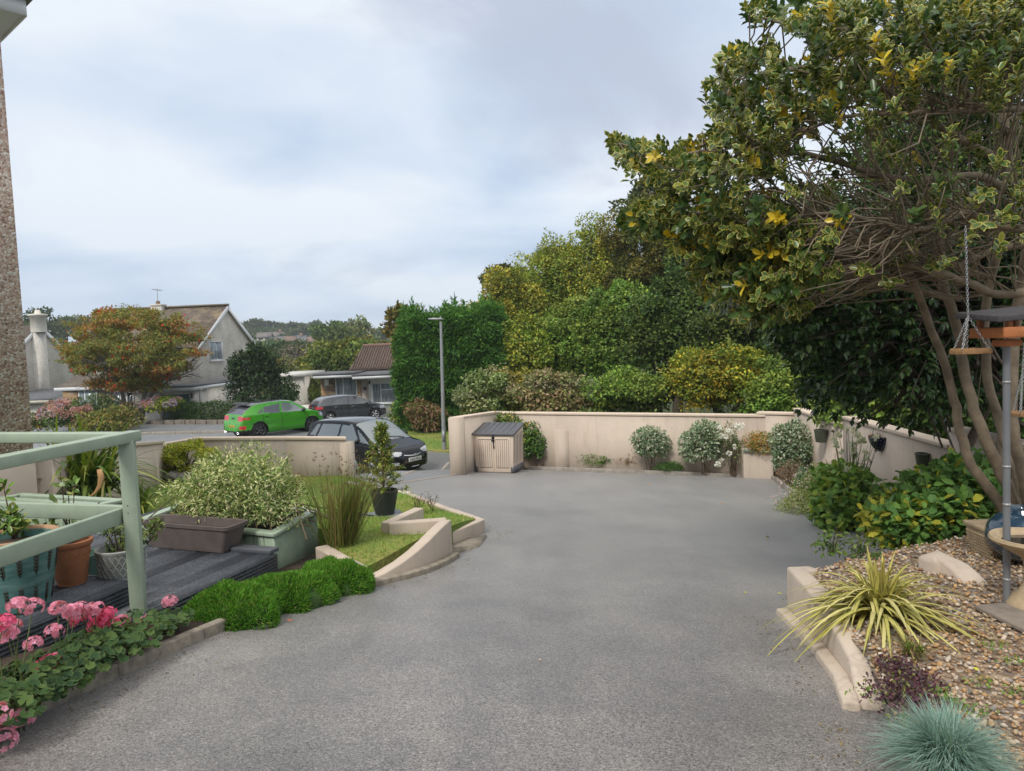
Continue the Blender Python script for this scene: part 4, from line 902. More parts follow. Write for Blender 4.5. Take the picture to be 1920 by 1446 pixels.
def ballmat():
    mm, tt, b = newmat('blue_speckle_glaze'); v = geo_pos(tt); f = noise(tt, v, 70, 4, .7); g = noise(tt, v, 4, 4)
    r = ramp(tt, [(.35, (.01, .022, .04)), (.55, (.025, .06, .1)), (.75, (.06, .12, .16))]); tt.links.new(mixc(tt, .6, f, g), r.inputs[0]); tt.links.new(r.outputs[0], b.inputs['Base Color']); b.inputs['Roughness'].default_value = .12; b.inputs['Coat Weight'].default_value = .6; return mm
m = MB(); m.lathe([(.001, -.195)] + [(.235 * math.cos(a_), .195 * math.sin(a_)) for a_ in np.linspace(-1.3, 1.1, 16)] + [(.1, .175), (.11, .205), (.098, .207), (.09, .17)], at, 40); obj('body', m, ballmat(), t, smooth=True)
at = PZ(1886, 1044, GZ); at = np.array((at[0], at[1] + .1, GZ - .08))
t = thing('basketwork_pot', 'square cream stone pot with woven pattern under the big leafed shrub', 'pot', at)
m = MB(); a_, b_ = .105, .15; m.hexa([at + (sx * a_, sy * a_, 0) for sx, sy in ((-1, -1), (1, -1), (1, 1), (-1, 1))], [at + (sx * b_, sy * b_, .27) for sx, sy in ((-1, -1), (1, -1), (1, 1), (-1, 1))]); obj('body', m, M_sand, t, bevel=.012)
m = MB()
for j in range(9):
    for k in range(12):
        for fx in (0, 1):
            z = .015 + j * .025; u = (k + .5 * (j % 2)) / 12 - .5; w = .105 + .045 * z / .27 + .002; du = .5 / 12
            p = (u * 2 * w, -w, z) if fx == 0 else (-w, u * 2 * w, z); q_ = ((u + du) * 2 * w, -w - .004, z + .028) if fx == 0 else (-w - .004, (u + du) * 2 * w, z + .028); m.tube([at + p, at + q_], .0085, 5)
obj('weave', m, M_sand, t)
m = MB(); m.box(at + (0, 0, .285), (.325, .325, .035)); obj('rim', m, M_sand, t, bevel=.01)
# ------------------------------------------------------------------ cars
M_tyre = plain('tyre_rubber', (.018, .018, .019), .85, var=.2); M_alloy = plain('alloy', (.5, .5, .51), .3, metal=.85, var=.05); M_darkalloy = plain('dark_alloy', (.12, .12, .125), .35, metal=.7)
M_blk = plain('car_black_trim', (.018, .018, .02), .45, var=.2); M_cglass = glass('car_glass', (.03, .036, .04)); M_screen = glass('windscreen_glass', (.16, .19, .2), .04)
M_redl = plain('red_lens', (.55, .015, .02), .15, var=.1, coat=1); M_clearl = plain('clear_lens', (.55, .56, .57), .12, metal=.5, var=.1, coat=1); M_chrome = plain('chrome', (.75, .76, .77), .12, metal=1.0, var=.03)
def pch(x, xs, ys):
    """Smooth monotone curve through control points."""
    xs, ys = np.array(xs, float), np.array(ys, float); h = np.diff(xs); d = np.diff(ys) / h; m = np.zeros(len(xs)); m[0], m[-1] = d[0], d[-1]
    for i in range(1, len(xs) - 1): m[i] = 0 if d[i - 1] * d[i] <= 0 else 3 * (h[i - 1] + h[i]) / ((2 * h[i] + h[i - 1]) / d[i - 1] + (h[i] + 2 * h[i - 1]) / d[i])
    x = np.clip(x, xs[0], xs[-1]); i = np.clip(np.searchsorted(xs, x) - 1, 0, len(xs) - 2); t = (x - xs[i]) / h[i]
    return ys[i] * (1 + 2 * t) * (1 - t) ** 2 + h[i] * m[i] * t * (1 - t) ** 2 + ys[i + 1] * t * t * (3 - 2 * t) + h[i] * m[i + 1] * t * t * (t - 1)
def inpoly(P, poly):
    P = np.atleast_2d(P); ins = np.zeros(len(P), bool); j = len(poly) - 1
    for k in range(len(poly)):
        a, b = poly[k], poly[j]; ins ^= ((a[1] > P[:, 1]) != (b[1] > P[:, 1])) & (P[:, 0] < (b[0] - a[0]) * (P[:, 1] - a[1]) / (b[1] - a[1] + 1e-12) + a[0]); j = k
    return ins
def textmesh(txt, size, ext=.002):
    cu = bpy.data.curves.new('lettering', 'FONT'); cu.body = txt; cu.size = size; cu.extrude = ext; cu.align_x = 'CENTER'; cu.align_y = 'CENTER'; cu.space_character = 1.05
    o = bpy.data.objects.new('lettering', cu); COL.objects.link(o); dg = bpy.context.evaluated_depsgraph_get(); me = bpy.data.meshes.new_from_object(o.evaluated_get(dg))
    V = np.array([v.co for v in me.vertices]); F = [tuple(p.vertices) for p in me.polygons]; bpy.data.objects.remove(o); bpy.data.meshes.remove(me); return V, F
def car(name, label, centre, heading, spec):
    """Lofted car body: nose along +x in its own frame, skin faces sorted into panels, glass and lamps."""
    L, Wd, Hh = spec['L'], spec['W'], spec['H']; hx = L / 2
    t = thing(name, label, 'car', centre); t.rotation_euler = (0, 0, heading); t['at'] = [0., 0., 0.]
    X = np.concatenate([[-hx, -hx + .006, -hx + .015], np.arange(-hx + .03, hx - .03, .022), [hx - .03, hx - .015, hx - .006, hx]])
    zt = pch(X, *spec['top']); zs = np.minimum(pch(X, *spec['belt']), zt - .004); zb = pch(X, *spec['sill']); wb = pch(X, *spec['plan']); wr = np.minimum(pch(X, *spec['roofw']), wb * .97)
    NL, NG, NR = 16, 12, 7; rows = []
    for k in range(3): rows.append((wb * (.0, .6, .9)[k], zb + (.0, 0, .01)[k]))
    for k in range(NL + 1):
        u = k / NL; bul = 1 - .05 * (1 - min(1, u / .25)) ** 2 - .035 * max(0, (u - .62) / .38) ** 1.5 - .012 * np.exp(-((u - .42) / .1) ** 2)
        rows.append((wb * bul, zb + .035 + (zs - zb - .035) * u))
    for k in range(1, NG + 1):
        u = k / NG; y0 = wb * .965; yy = y0 + (wr - y0) * (u ** .92 * .97 + .03 * u); crown_ = np.minimum(.05, (zt - zs) * .35)
        rows.append((yy, zs + (zt - crown_ - zs) * (u ** 1.0)))
    ytop, ztop = rows[-1]
    for k in range(1, NR + 1):
        u = k / NR; rows.append((ytop * (1 - u), ztop + (zt - ztop) * math.sin(u * math.pi / 2) ** .8))
    Yr = np.array([r[0] for r in rows]); Zr = np.array([r[1] + 0 * X for r in rows]); nr, nx_ = Yr.shape
    wx, wr_ = spec['wheels'], spec['wr']; arch = wr_ + .055
    Vl = np.stack([np.broadcast_to(X, Yr.shape), Yr, Zr], -1)                   # rows, stations
    V = Vl.copy()
    for w in wx:                                                             # pull the skin back to round wheel arches
        dx = V[..., 0] - w; dz = V[..., 2] - wr_; rr = np.hypot(dx, dz); side = (np.arange(nr)[:, None] >= 1) & (np.arange(nr)[:, None] <= 3 + NL)
        hit = side & (rr < arch + .03) & (rr > arch - .055); s = arch / np.maximum(rr, 1e-3)
        V[..., 0] = np.where(hit, w + dx * s, V[..., 0]); V[..., 2] = np.where(hit & (V[..., 2] > zb - 1), wr_ + dz * s, V[..., 2])
    C = (V[:-1, :-1] + V[1:, :-1] + V[1:, 1:] + V[:-1, 1:]) / 4; cx, cyy, cz = C[..., 0], C[..., 1], C[..., 2]
    ri = np.arange(nr - 1)[:, None] + 0 * cx; tagm = np.full(cx.shape, 'body', object)
    P2d = np.stack([cx.ravel(), cz.ravel()], 1); sidef = (ri >= 3) & (ri < 3 + NL + NG)
    gls = (ri >= 3 + NL) & (ri < 3 + NL + NG)
    for nm, poly in spec['side']:
        msk = inpoly(P2d, poly).reshape(cx.shape) & (gls if 'window' in nm else sidef & (tagm == 'body')); tagm[msk] = nm
    tp = ri >= 3 + NL + 2
    ws = spec['screen']; slope = np.gradient(zt, X); sl = (slope[:-1] + slope[1:]) / 2
    rel = cyy / np.maximum(.05, np.interp(cx[0], X, ytop))
    top = ri >= 3 + NL + NG - 1
    tagm[(top) & (cx > ws[0]) & (cx < ws[1])] = 'windscreen'
    rw = spec['rear']; tagm[(top) & (cx > rw[0]) & (cx < rw[1]) & (rel < 1.02)] = 'rear_window'
    if 'roofx' in spec: tagm[(ri >= 3 + NL + NG) & (cx > spec['roofx'][0]) & (cx < spec['roofx'][1])] = 'roof_panel'
    for nm, f in spec['zones']:
        msk = f(cx, cyy, cz, ri) & (tagm == 'body'); tagm[msk] = nm
    for si_, (sx, z0, z1) in enumerate(spec['seams']):
        seam = np.zeros(cx.shape, bool)
        j = int(np.argmin(abs(cx[5] - sx))); seam[:, j] |= (cz[:, j] > z0) & (cz[:, j] < z1) & (ri[:, j] < 3 + NL + NG) & (ri[:, j] >= 3)
        tagm[seam & (tagm == 'body')] = 'seam%d' % si_
    for nm, a, b_, z0 in spec['doors']: tagm[(tagm == 'body') & sidef & (cx > a) & (cx < b_) & (cz > z0) & (ri < 3 + NL + 1)] = nm
    for w in wx: tagm[(np.hypot(cx - w, cz - wr_) < arch - .004) & (ri <= 3 + NL)] = 'cut'
    tagm[(ri < 2) & (abs(np.abs(cx) - 0) < 9) & (np.minimum(abs(cx - wx[0]), abs(cx - wx[1])) < arch)] = 'cut'
    idx = np.arange(nr * nx_).reshape(nr, nx_); Vf = V.reshape(-1, 3); Vm = Vf * (1, -1, 1); VV = np.concatenate([Vf, Vm]); off = nr * nx_
    mats = spec['mats']; parts = {}
    for nm in set(tagm.ravel()):
        if nm == 'cut': continue
        r, c = np.nonzero(tagm == nm); q = np.stack([idx[r, c], idx[r, c + 1], idx[r + 1, c + 1], idx[r + 1, c]], 1)
        sides = [('L', q[:, ::-1]), ('R', q + off)]
        one = nm in ('body', 'seam', 'windscreen', 'rear_window', 'grille', 'roof_panel', 'rear_bumper', 'front_bumper', 'bonnet', 'tailgate', 'sill', 'spoiler', 'intake', 'chrome_bar')
        for grp in ([np.concatenate([sides[1][1][:, ::-1][:, ::-1], sides[0][1][:, ::-1][:, ::-1]])] if one else [sides[0][1], sides[1][1]]):
            u, inv = np.unique(grp.ravel(), return_inverse=True); Fq = inv.reshape(-1, 4).astype(np.int32)
            o = obj('panel_gap' if nm.startswith('seam') else nm, (VV[u], Fq), mats.get(nm[:4] if nm.startswith('seam') else nm, mats['body']), t, smooth=True)
            if nm == 'body':
                w_ = o.modifiers.new('weld', 'WELD'); w_.merge_threshold = .0005
            parts.setdefault(nm, []).append(o)
    # end caps
    for j, nm in ((0, 'tail_panel'), (nx_ - 1, 'nose_panel')):
        ring_ = [VV[i] for i in idx[:, j]] + [VV[i + off] for i in idx[::-1, j]]
        obj(nm, (np.array(ring_), [tuple(range(len(ring_)))]), mats['body'], t)
    m = MB(); m.box((0, 0, .34), (L * .8, Wd * .66, .3))
    for w in wx: m.tube([(w, -Wd * .46, wr_ + .01), (w, Wd * .46, wr_ + .01)], wr_ + .04, 20)
    obj('underbody', m, M_blk, t)
    for w in wx:
        for sg in (-1, 1):
            yc = sg * (Wd / 2 - .115); m = MB()
            prof = [(wr_ * .66, -.1), (wr_ * .93, -.1), (wr_ * .995, -.07), (wr_, 0), (wr_ * .995, .07), (wr_ * .93, .1), (wr_ * .69, .1), (wr_ * .67, .06)]
            m.lathe(prof, (0, 0, 0), 30); ty = np.concatenate(m.v); ty = np.stack([ty[:, 0], ty[:, 2] * sg, ty[:, 1]], 1) + (w, yc, wr_)
            wo = obj('wheel', (ty, [f[::-1] if sg > 0 else f for f in m.f]), M_tyre, t, smooth=True, angle=50)
            m = MB(); m.lathe([(wr_ * .68, .09), (wr_ * .64, .098), (wr_ * .6, .06), (wr_ * .59, -.02), (.001, -.02)], (0, 0, 0), 30)
            ns = spec.get('spokes', 5)
            for k in range(ns):
                for d_ in ((-.12, .12) if spec.get('twin', True) else (0,)):
                    a0 = 2 * math.pi * k / ns; m.bar((.03 * math.cos(a0 + d_ * 2), .03 * math.sin(a0 + d_ * 2), .07), (wr_ * .64 * math.cos(a0 + d_), wr_ * .64 * math.sin(a0 + d_), .075), .035, .03)
            m.lathe([(.001, .098), (.05, .095), (.06, .06)], (0, 0, 0), 12)
            q = np.concatenate(m.v); q = np.stack([q[:, 0], q[:, 2] * sg, q[:, 1]], 1) + (w, yc, wr_); obj('rim', (q, [f[::-1] if sg > 0 else f for f in m.f]), spec.get('rim', M_alloy), wo)
    for sg in (-1, 1):                                                       # mirrors
        mx, mz = spec['mirror']; yb = float(np.interp(mx, X, wb)) * .93; m = MB(); m.sphere((mx, sg * (yb + .15), mz + .05), (.075, .11, .075), 10, 7); m.bar((mx + .01, sg * yb, mz - .01), (mx + .01, sg * (yb + .09), mz + .01), .05, .04); obj('door_mirror', m, mats.get('mirror', mats['body']), t, smooth=True)
        yb = float(np.interp(0, X, wb))
        for hxp, hz in spec['handles']:
            m = MB(); m.bar((hxp - .09, sg * (yb * .985 + .012), hz), (hxp + .09, sg * (yb * .985 + .012), hz), .022, .028); obj('door_handle', m, mats.get('handle', mats['body']), t, bevel=.004)
    for end, txt, z, colr in spec['plates']:
        xe = end * (hx + .012) + spec.get('plate_dx', {}).get(end, 0); m = MB(); m.box((xe, 0, z), (.012, .52, .115)); po = obj('number_plate', m, plain('plate_' + ('white' if end > 0 else 'yellow'), colr, .4, var=.02), t, bevel=.004)
        Vt, Ft = textmesh(txt, .1); Q = np.stack([np.full(len(Vt), xe + end * .0075) + end * Vt[:, 2], end * Vt[:, 0] * .92, z + Vt[:, 1]], 1); obj('lettering', (Q, Ft), M_blk, po)
    for fn in spec.get('extra', []): fn(t, X, zt, zs, wb, mats)
    return t
def wipers(x0, z0, x1, z1):
    def f(t, X, zt, zs, wb, mats):
        m = MB()
        for y0, y1 in ((.45, -.15), (-.1, -.62)): m.tube([(x0, y0, z0), ((x0 + x1) / 2, (y0 + y1) / 2 , (z0 + z1) / 2 + .015), (x1, y1, z1)], .011, 5)
        obj('wiper', m, M_blk, t)
    return f
def std(L, W, H):
    h = L / 2; return dict(plan=([-h, -h + .03, -h + .15, -h + .45, -h + 1.2, 0, h - 1.2, h - .55, h - .25, h - .08, h], [W * .33, W * .4, W * .453, W * .487, .5 * W, .5 * W, .498 * W, .482 * W, .43 * W, .335 * W, W * .24]))
def hatch(L, W, H, hood, beltr, beltf, tail=.62, rake=.62, nose=.55, wsx=(.42, 1.32), rear_roof=.42):
    """Profiles of a five-door hatchback; wsx are the screen's top and foot measured from the middle."""
    h = L / 2; s = std(L, W, H)
    s['top'] = ([-h, -h + .03, -h + .1, -h + .16, -h + rear_roof, -h + rear_roof + .25, -.35, wsx[0], wsx[0] + .12, wsx[1] - .06, wsx[1], h - .55, h - .2, h - .06, h], [.42, tail, tail + .16, beltr + .03, H - .12, H - .045, H, H - .05, H - .085, hood + .045, hood + .01, hood - .09, hood - .22, nose, .40])
    s['belt'] = ([-h, -h + .12, -h + .3, 0, wsx[1], h - .4, h], [tail - .05, beltr - .02, beltr, (beltr + beltf) / 2 + .01, beltf, beltf - .08, .5])
    s['sill'] = ([-h, -h + .3, -h + .7, 0, h - .7, h - .3, h], [.36, .24, .2, .19, .19, .2, .24])
    s['roofw'] = ([-h, -h + .2, -h + .5, 0, wsx[0], wsx[1], h - .5, h], [W * .36, W * .38, W * .36, W * .37, W * .355, W * .42, W * .38, W * .2])
    s.update(L=L, W=W, H=H); return s

# black compact hatchback, nose toward us
L, W_, H = 4.1, 1.765, 1.6; h = L / 2; P_black = paint('black_paint', (.003, .0035, .005), .0, .12, .55)
s = hatch(L, W_, H, .98, 1.03, .93, tail=.66, wsx=(.28, 1.22), nose=.56, rear_roof=.36)
s['side'] = [('quarter_window', [(-1.62, 1.12), (-1.36, 1.08), (-1.24, 1.42), (-1.40, 1.42)]), ('rear_window_side', [(-1.27, 1.05), (-.36, 1.0), (-.30, 1.47), (-1.14, 1.44)]), ('front_window', [(-.27, .995), (.62, .97), (.20, 1.45), (-.22, 1.475)]), ('vent_window', [(.70, .97), (1.02, .96), (.40, 1.36)])]
s['screen'] = (.34, 1.2); s['rear'] = (-h + .17, -h + .36)
s['doors'] = [('rear_door', -1.2, -.34, .28), ('front_door', -.3, .86, .28)]; s['seams'] = [(-.32, .25, 1.0), (.88, .25, .95), (-1.22, .6, 1.0)]
s['zones'] = [('headlamp', lambda x, y, z, r: inpoly(np.stack([x.ravel(), z.ravel()], 1), [(h - .86, .86), (h - .62, .74), (h - .22, .60), (h - .1, .62), (h - .12, .70), (h - .4, .82)]).reshape(x.shape) & (y > .42)),
              ('grille', lambda x, y, z, r: (x > h - .2) & (z > .5) & (z < .62) & (y < .42)), ('intake', lambda x, y, z, r: (x > h - .3) & (z > .27) & (z < .43) & (y < .5)),
              ('fog_lamp', lambda x, y, z, r: (x > h - .4) & (z > .36) & (z < .44) & (y > .58) & (y < .74)), ('bonnet', lambda x, y, z, r: (x > 1.26) & (x < h - .2) & (r >= 3 + 16 + 7)),
              ('tail_lamp', lambda x, y, z, r: (x < -h + .36) & (z > .78) & (z < 1.04) & (y > .5))]
M_sideg = glass('side_glass', (.10, .12, .13), .04)
s['mats'] = dict(body=P_black, quarter_window=M_sideg, rear_window_side=M_sideg, front_window=M_sideg, vent_window=M_sideg, windscreen=M_screen, rear_window=M_cglass, headlamp=M_clearl, grille=M_blk, intake=M_blk, fog_lamp=M_clearl, tail_lamp=M_redl, seam=M_blk)
s['wheels'] = (-h + .76, h - .82); s['wr'] = .315; s['mirror'] = (.72, .98); s['handles'] = [(-1.02, .93), (-.12, .9)]
s['plates'] = [(1, 'WJ62 NGU', .475, (.75, .75, .72)), (-1, 'WJ62 NGU', .62, (.62, .45, .05))]; s['plate_dx'] = {1: -.02, -1: .02}
def chromes(t, X, zt, zs, wb, mats):
    m = MB(); hx = X[-1]
    pts = [(hx + .004 - .16 * (y / .42) ** 2, y, .585 + .04 * (abs(y) / .42) ** 2) for y in np.linspace(-.42, .42, 11)]; m.tube(pts, [.006] + [.02] * 9 + [.006], 6)
    a = [(hx + .016 + .03 * math.cos(u) * 0, .05 * math.cos(u), .6 + .032 * math.sin(u)) for u in np.linspace(0, 6.283, 15)]; m.tube(a, .007, 5, False)
    m.bar((hx + .016, -.02, .575), (hx + .016, -.012, .625), .008, .012); m.bar((hx + .016, .02, .575), (hx + .016, .012, .625), .008, .012); m.bar((hx + .016, -.02, .6), (hx + .016, .02, .6), .008, .01)
    obj('grille_bar', m, M_chrome, t, smooth=True)
    m = MB(); pts = [(hx - .0 - .34 * (abs(y) / .72) ** 2.2, y, .265 + .11 * (abs(y) / .72) ** 2) for y in np.linspace(-.7, .7, 17)]; m.tube(pts, .016, 6); obj('lower_trim', m, M_chrome, t, smooth=True)
s['extra'] = [wipers(1.2, 1.01, 1.05, 1.1), chromes]
car('parked_car', 'black five door hatchback with silver grille bar parked behind the low cream wall', (-4.53, 21.6, float(gz(-4.53, 21.6)) - .02), -math.radians(36), s)

# green crossover, tail toward us
L, W_, H = 4.2, 1.8, 1.54; h = L / 2; P_green = paint('green_paint', (.055, .31, .018), .0, .2)
s = hatch(L, W_, H, .99, 1.03, .96, tail=.64, wsx=(.35, 1.25), nose=.62, rear_roof=.62)
s['side'] = [('quarter_window', [(-1.34, 1.06), (-1.12, 1.06), (-1.02, 1.27), (-1.10, 1.24)]), ('rear_window_side', [(-1.08, 1.05), (-.30, 1.02), (-.22, 1.40), (-.96, 1.31)]), ('front_window', [(-.20, 1.02), (.92, .98), (.46, 1.30), (.1, 1.42), (-.14, 1.42)])]
s['screen'] = (.42, 1.2); s['rear'] = (-h + .17, -h + .52); s['roofx'] = (-h + .5, .38)
s['doors'] = [('rear_door', -1.1, -.26, .3), ('front_door', -.22, .9, .3)]; s['seams'] = [(-.24, .28, 1.02), (.92, .28, .98), (-1.12, .62, 1.02)]
s['zones'] = [('tail_lamp', lambda x, y, z, r: inpoly(np.stack([x.ravel(), z.ravel()], 1), [(-h - .02, .80), (-h + .42, .86), (-h + .46, .93), (-h + .1, .96), (-h - .02, .9)]).reshape(x.shape) & (y > .42)),
              ('rear_bumper', lambda x, y, z, r: (x < -h + .45) & (z < .40 + .0 * x)), ('reflector', lambda x, y, z, r: (x < -h + .22) & (z > .45) & (z < .6) & (y > .68)),
              ('tailgate', lambda x, y, z, r: (x < -h + .17) & (z > .72) & (y < .7)), ('wheel_arch_trim', lambda x, y, z, r: (z < .24) & (r >= 2) & (r < 5)),
              ('headlamp', lambda x, y, z, r: (x > h - .5) & (z > .66) & (z < .84) & (y > .5))]
s['mats'] = dict(body=P_green, quarter_window=M_cglass, rear_window_side=M_cglass, front_window=M_screen, windscreen=M_screen, rear_window=glass('dark_rear_glass', (.09, .09, .11), .05), roof_panel=paint('roof_black', (.05, .05, .055), 0, .2), tail_lamp=M_redl, rear_bumper=M_blk, reflector=M_redl, wheel_arch_trim=P_green, headlamp=M_clearl, seam=M_blk, mirror=M_blk, handle=P_green)
s['wheels'] = (-h + .82, h - .86); s['wr'] = .335; s['mirror'] = (.78, 1.0); s['handles'] = [(-.95, .93), (-.02, .91)]; s['rim'] = M_darkalloy
s['plates'] = [(-1, 'KE71 NTX', .56, (.68, .47, .04)), (1, 'KE71 NTX', .4, (.75, .75, .72))]; s['plate_dx'] = {-1: .03, 1: 0}
def greenx(t, X, zt, zs, wb, mats):
    hx = X[-1]; m = MB(); m.hexa([(-hx + .34, -.6, H - .12), (-hx + .66, -.62, H - .035), (-hx + .66, .62, H - .035), (-hx + .34, .6, H - .12)], [(-hx + .33, -.6, H - .085), (-hx + .66, -.62, H - .012), (-hx + .66, .62, H - .012), (-hx + .33, .6, H - .085)]); obj('spoiler', m, M_blk, t, bevel=.01)
    for y in (-.52, .52):
        m = MB()
        for d in (-.045, .045): m.lathe([(.03, -.09), (.042, -.09), (.044, 0), (.036, 0), (.034, -.06)], (0, 0, 0), 14)
        q = np.concatenate(m.v); n = len(q) // 2; q[:n, 0] -= .045; q[n:, 0] += .045; obj('exhaust_tip', (np.stack([-q[:, 2] - hx - .035 + .03, q[:, 0] + y, q[:, 1] + .3], 1), m.f), M_chrome, t, smooth=True)
    m = MB(); m.lathe([(.001, .05), (.01, .05), (.03, 0)], (-.75, 0, H - .01), 8); obj('aerial', m, M_blk, t); m = MB(); m.bar((-hx + .16, .05, 1.06), (-hx + .25, -.3, 1.14), .02, .015); obj('wiper', m, M_blk, t)
    m = MB(); m.lathe([(.001, .006), (.055, .004), (.06, -.01)], (0, 0, 0), 20); q = np.concatenate(m.v); obj('badge', (np.stack([-q[:, 2] - hx + .085, q[:, 0] * 1.4, q[:, 1] * .7 + .9], 1), m.f), plain('badge_blue', (.05, .08, .16), .2), t)
s['extra'] = [greenx]
car('parked_car', 'bright green crossover with dark roof and yellow rear plate parked on the road', (-10.5, 31.4, float(gz(-10.5, 31.4)) + .005), math.radians(48), s)

# grey hatchback, tail toward us, before the bungalow
L, W_, H = 4.07, 1.725, 1.45; h = L / 2; P_grey = paint('grey_paint', (.075, .08, .09), .5, .22)
s = hatch(L, W_, H, .95, .97, .9, tail=.64, wsx=(.3, 1.2), nose=.55, rear_roof=.5)
s['side'] = [('rear_window_side', [(-1.12, 1.0), (-.32, .97), (-.26, 1.33), (-.86, 1.27)]), ('front_window', [(-.24, .965), (.92, .93), (.42, 1.24), (.1, 1.33), (-.18, 1.34)])]
s['screen'] = (.36, 1.15); s['rear'] = (-h + .17, -h + .44)
s['doors'] = [('rear_door', -1.08, -.3, .28), ('front_door', -.26, .86, .28)]; s['seams'] = [(-.28, .25, .97), (.88, .25, .92), (-1.1, .6, .97)]
s['zones'] = [('tail_lamp', lambda x, y, z, r: (x < -h + .38) & (z > .80) & (z < .93) & (y > .36)), ('rear_bumper', lambda x, y, z, r: (x < -h + .3) & (z < .4)), ('headlamp', lambda x, y, z, r: (x > h - .55) & (z > .6) & (z < .76) & (y > .45))]
s['mats'] = dict(body=P_grey, rear_window_side=M_cglass, front_window=M_cglass, windscreen=M_screen, rear_window=glass('dark_rear_glass', (.09, .09, .11), .05), tail_lamp=M_redl, rear_bumper=M_blk, headlamp=M_clearl, seam=M_blk, handle=M_chrome)
s['wheels'] = (-h + .74, h - .82); s['wr'] = .31; s['mirror'] = (.72, .94); s['handles'] = [(-.95, .86), (-.05, .84)]; s['plates'] = [(-1, 'WA69 KLO', .52, (.68, .47, .04))]; s['plate_dx'] = {-1: .03}
def greyx(t, X, zt, zs, wb, mats):
    hx = X[-1]; m = MB(); m.bar((-hx + .15, .05, 1.0), (-hx + .24, -.28, 1.08), .02, .015); obj('wiper', m, M_blk, t); m = MB(); m.lathe([(.001, .05), (.01, .05), (.03, 0)], (-.9, 0, H - .02), 8); obj('aerial', m, M_blk, t)
    m = MB(); m.bar((-hx + .03, -.34, .86), (-hx + .03, .34, .86), .03, .02, (1, 0, 0)); obj('tail_bar', m, M_chrome, t)
s['extra'] = [greyx]
gc = np.array((-8.95, 38.5)); car('parked_car', 'dark grey hatchback parked in front of the bungalow', (*gc, float(gz(*gc)) + .0), math.radians(33), s)

# silver car just showing over and beside the low cream wall
L, W_, H = 4.0, 1.7, 1.42; h = L / 2; P_sil = paint('silver_blue_paint', (.42, .48, .55), .6, .25)
s = hatch(L, W_, H, .93, .97, .9, tail=.64, wsx=(.3, 1.2), nose=.55, rear_roof=.5)
s['side'] = [('rear_window_side', [(-1.12, 1.0), (-.32, .97), (-.26, 1.3), (-.86, 1.26)]), ('front_window', [(-.24, .965), (.92, .93), (.42, 1.22), (.1, 1.3), (-.18, 1.3)])]
s['screen'] = (.36, 1.15); s['rear'] = (-h + .17, -h + .44); s['doors'] = [('rear_door', -1.08, -.3, .28), ('front_door', -.26, .86, .28)]; s['seams'] = [(-.28, .25, .97), (.88, .25, .92)]
s['zones'] = [('tail_lamp', lambda x, y, z, r: (x < -h + .38) & (z > .80) & (z < .93) & (y > .36)), ('headlamp', lambda x, y, z, r: (x > h - .6) & (z > .55) & (z < .78) & (y > .4)), ('grille', lambda x, y, z, r: (x > h - .2) & (z > .3) & (z < .5) & (y < .4))]
s['mats'] = dict(body=P_sil, rear_window_side=M_cglass, front_window=M_cglass, windscreen=M_screen, rear_window=M_cglass, tail_lamp=M_redl, headlamp=M_clearl, grille=M_blk, seam=M_blk)
s['wheels'] = (-h + .74, h - .82); s['wr'] = .3; s['mirror'] = (.72, .94); s['handles'] = [(-.95, .86), (-.05, .84)]; s['plates'] = []
sc_c = np.array((-6.1, 18.2)); car('parked_car', 'pale silver car mostly hidden behind the low cream wall', (*sc_c, float(gz(*sc_c)) + .0), math.radians(-3), s)
# ------------------------------------------------------------------ houses across the road
M_dashg = chips('grey_roughcast', [(0, (.6, .56, .5)), (.3, (.68, .635, .565)), (.6, (.56, .525, .465)), (.85, (.74, .69, .62))], 30, bmp=.5)
M_tileA = tiles('brown_tiles', (.19, .15, .115), (.13, .105, .085), .2, .3, (.46, .36, .2), mossamt=.85)
M_tileB = tiles('dull_tiles', (.165, .135, .11), (.115, .09, .075), .2, .3, (.21, .18, .13), mossamt=.5)
M_tileC = tiles('red_tiles', (.2, .135, .105), (.16, .105, .085), .3, .24, (.15, .12, .1), mossamt=.25)
M_felt = plain('felt_roof', (.11, .115, .125), .8, var=.25, nscale=4)
M_upvc = plain('upvc', (.72, .73, .74), .35, var=.04)
M_pane = curtain('net_curtain', (.10, .13, .15), (.34, .39, .42)); M_dpane = glass('dark_pane', (.035, .04, .045), .06)
M_stoneY = stonework('stone_cladding', [(0, (.34, .22, .11)), (.2, (.22, .15, .1)), (.4, (.42, .31, .18)), (.6, (.28, .17, .09)), (.8, (.3, .25, .2)), (.92, (.15, .11, .08))], 3.2, 9)
def roofplane(name, mat, a, b, c, d, parent, thick=.09):
    """Slope with corners a-b along the eave and d-c along the ridge; uv in metres."""
    a, b, c, d = (np.array(q, float) for q in (a, b, c, d)); u = unit(b - a); n = unit(np.cross(b - a, d - a)); v = np.cross(n, u)
    T4 = [a, b, c, d]; V = T4 + [q - n * thick for q in T4]
    uv = [((q - a) @ u, (q - a) @ v) for q in T4] * 2
    return obj(name, (V, [(0, 1, 2, 3), (7, 6, 5, 4), (0, 4, 5, 1), (1, 5, 6, 2), (2, 6, 7, 3), (3, 7, 4, 0)]), mat, parent, uv=uv)
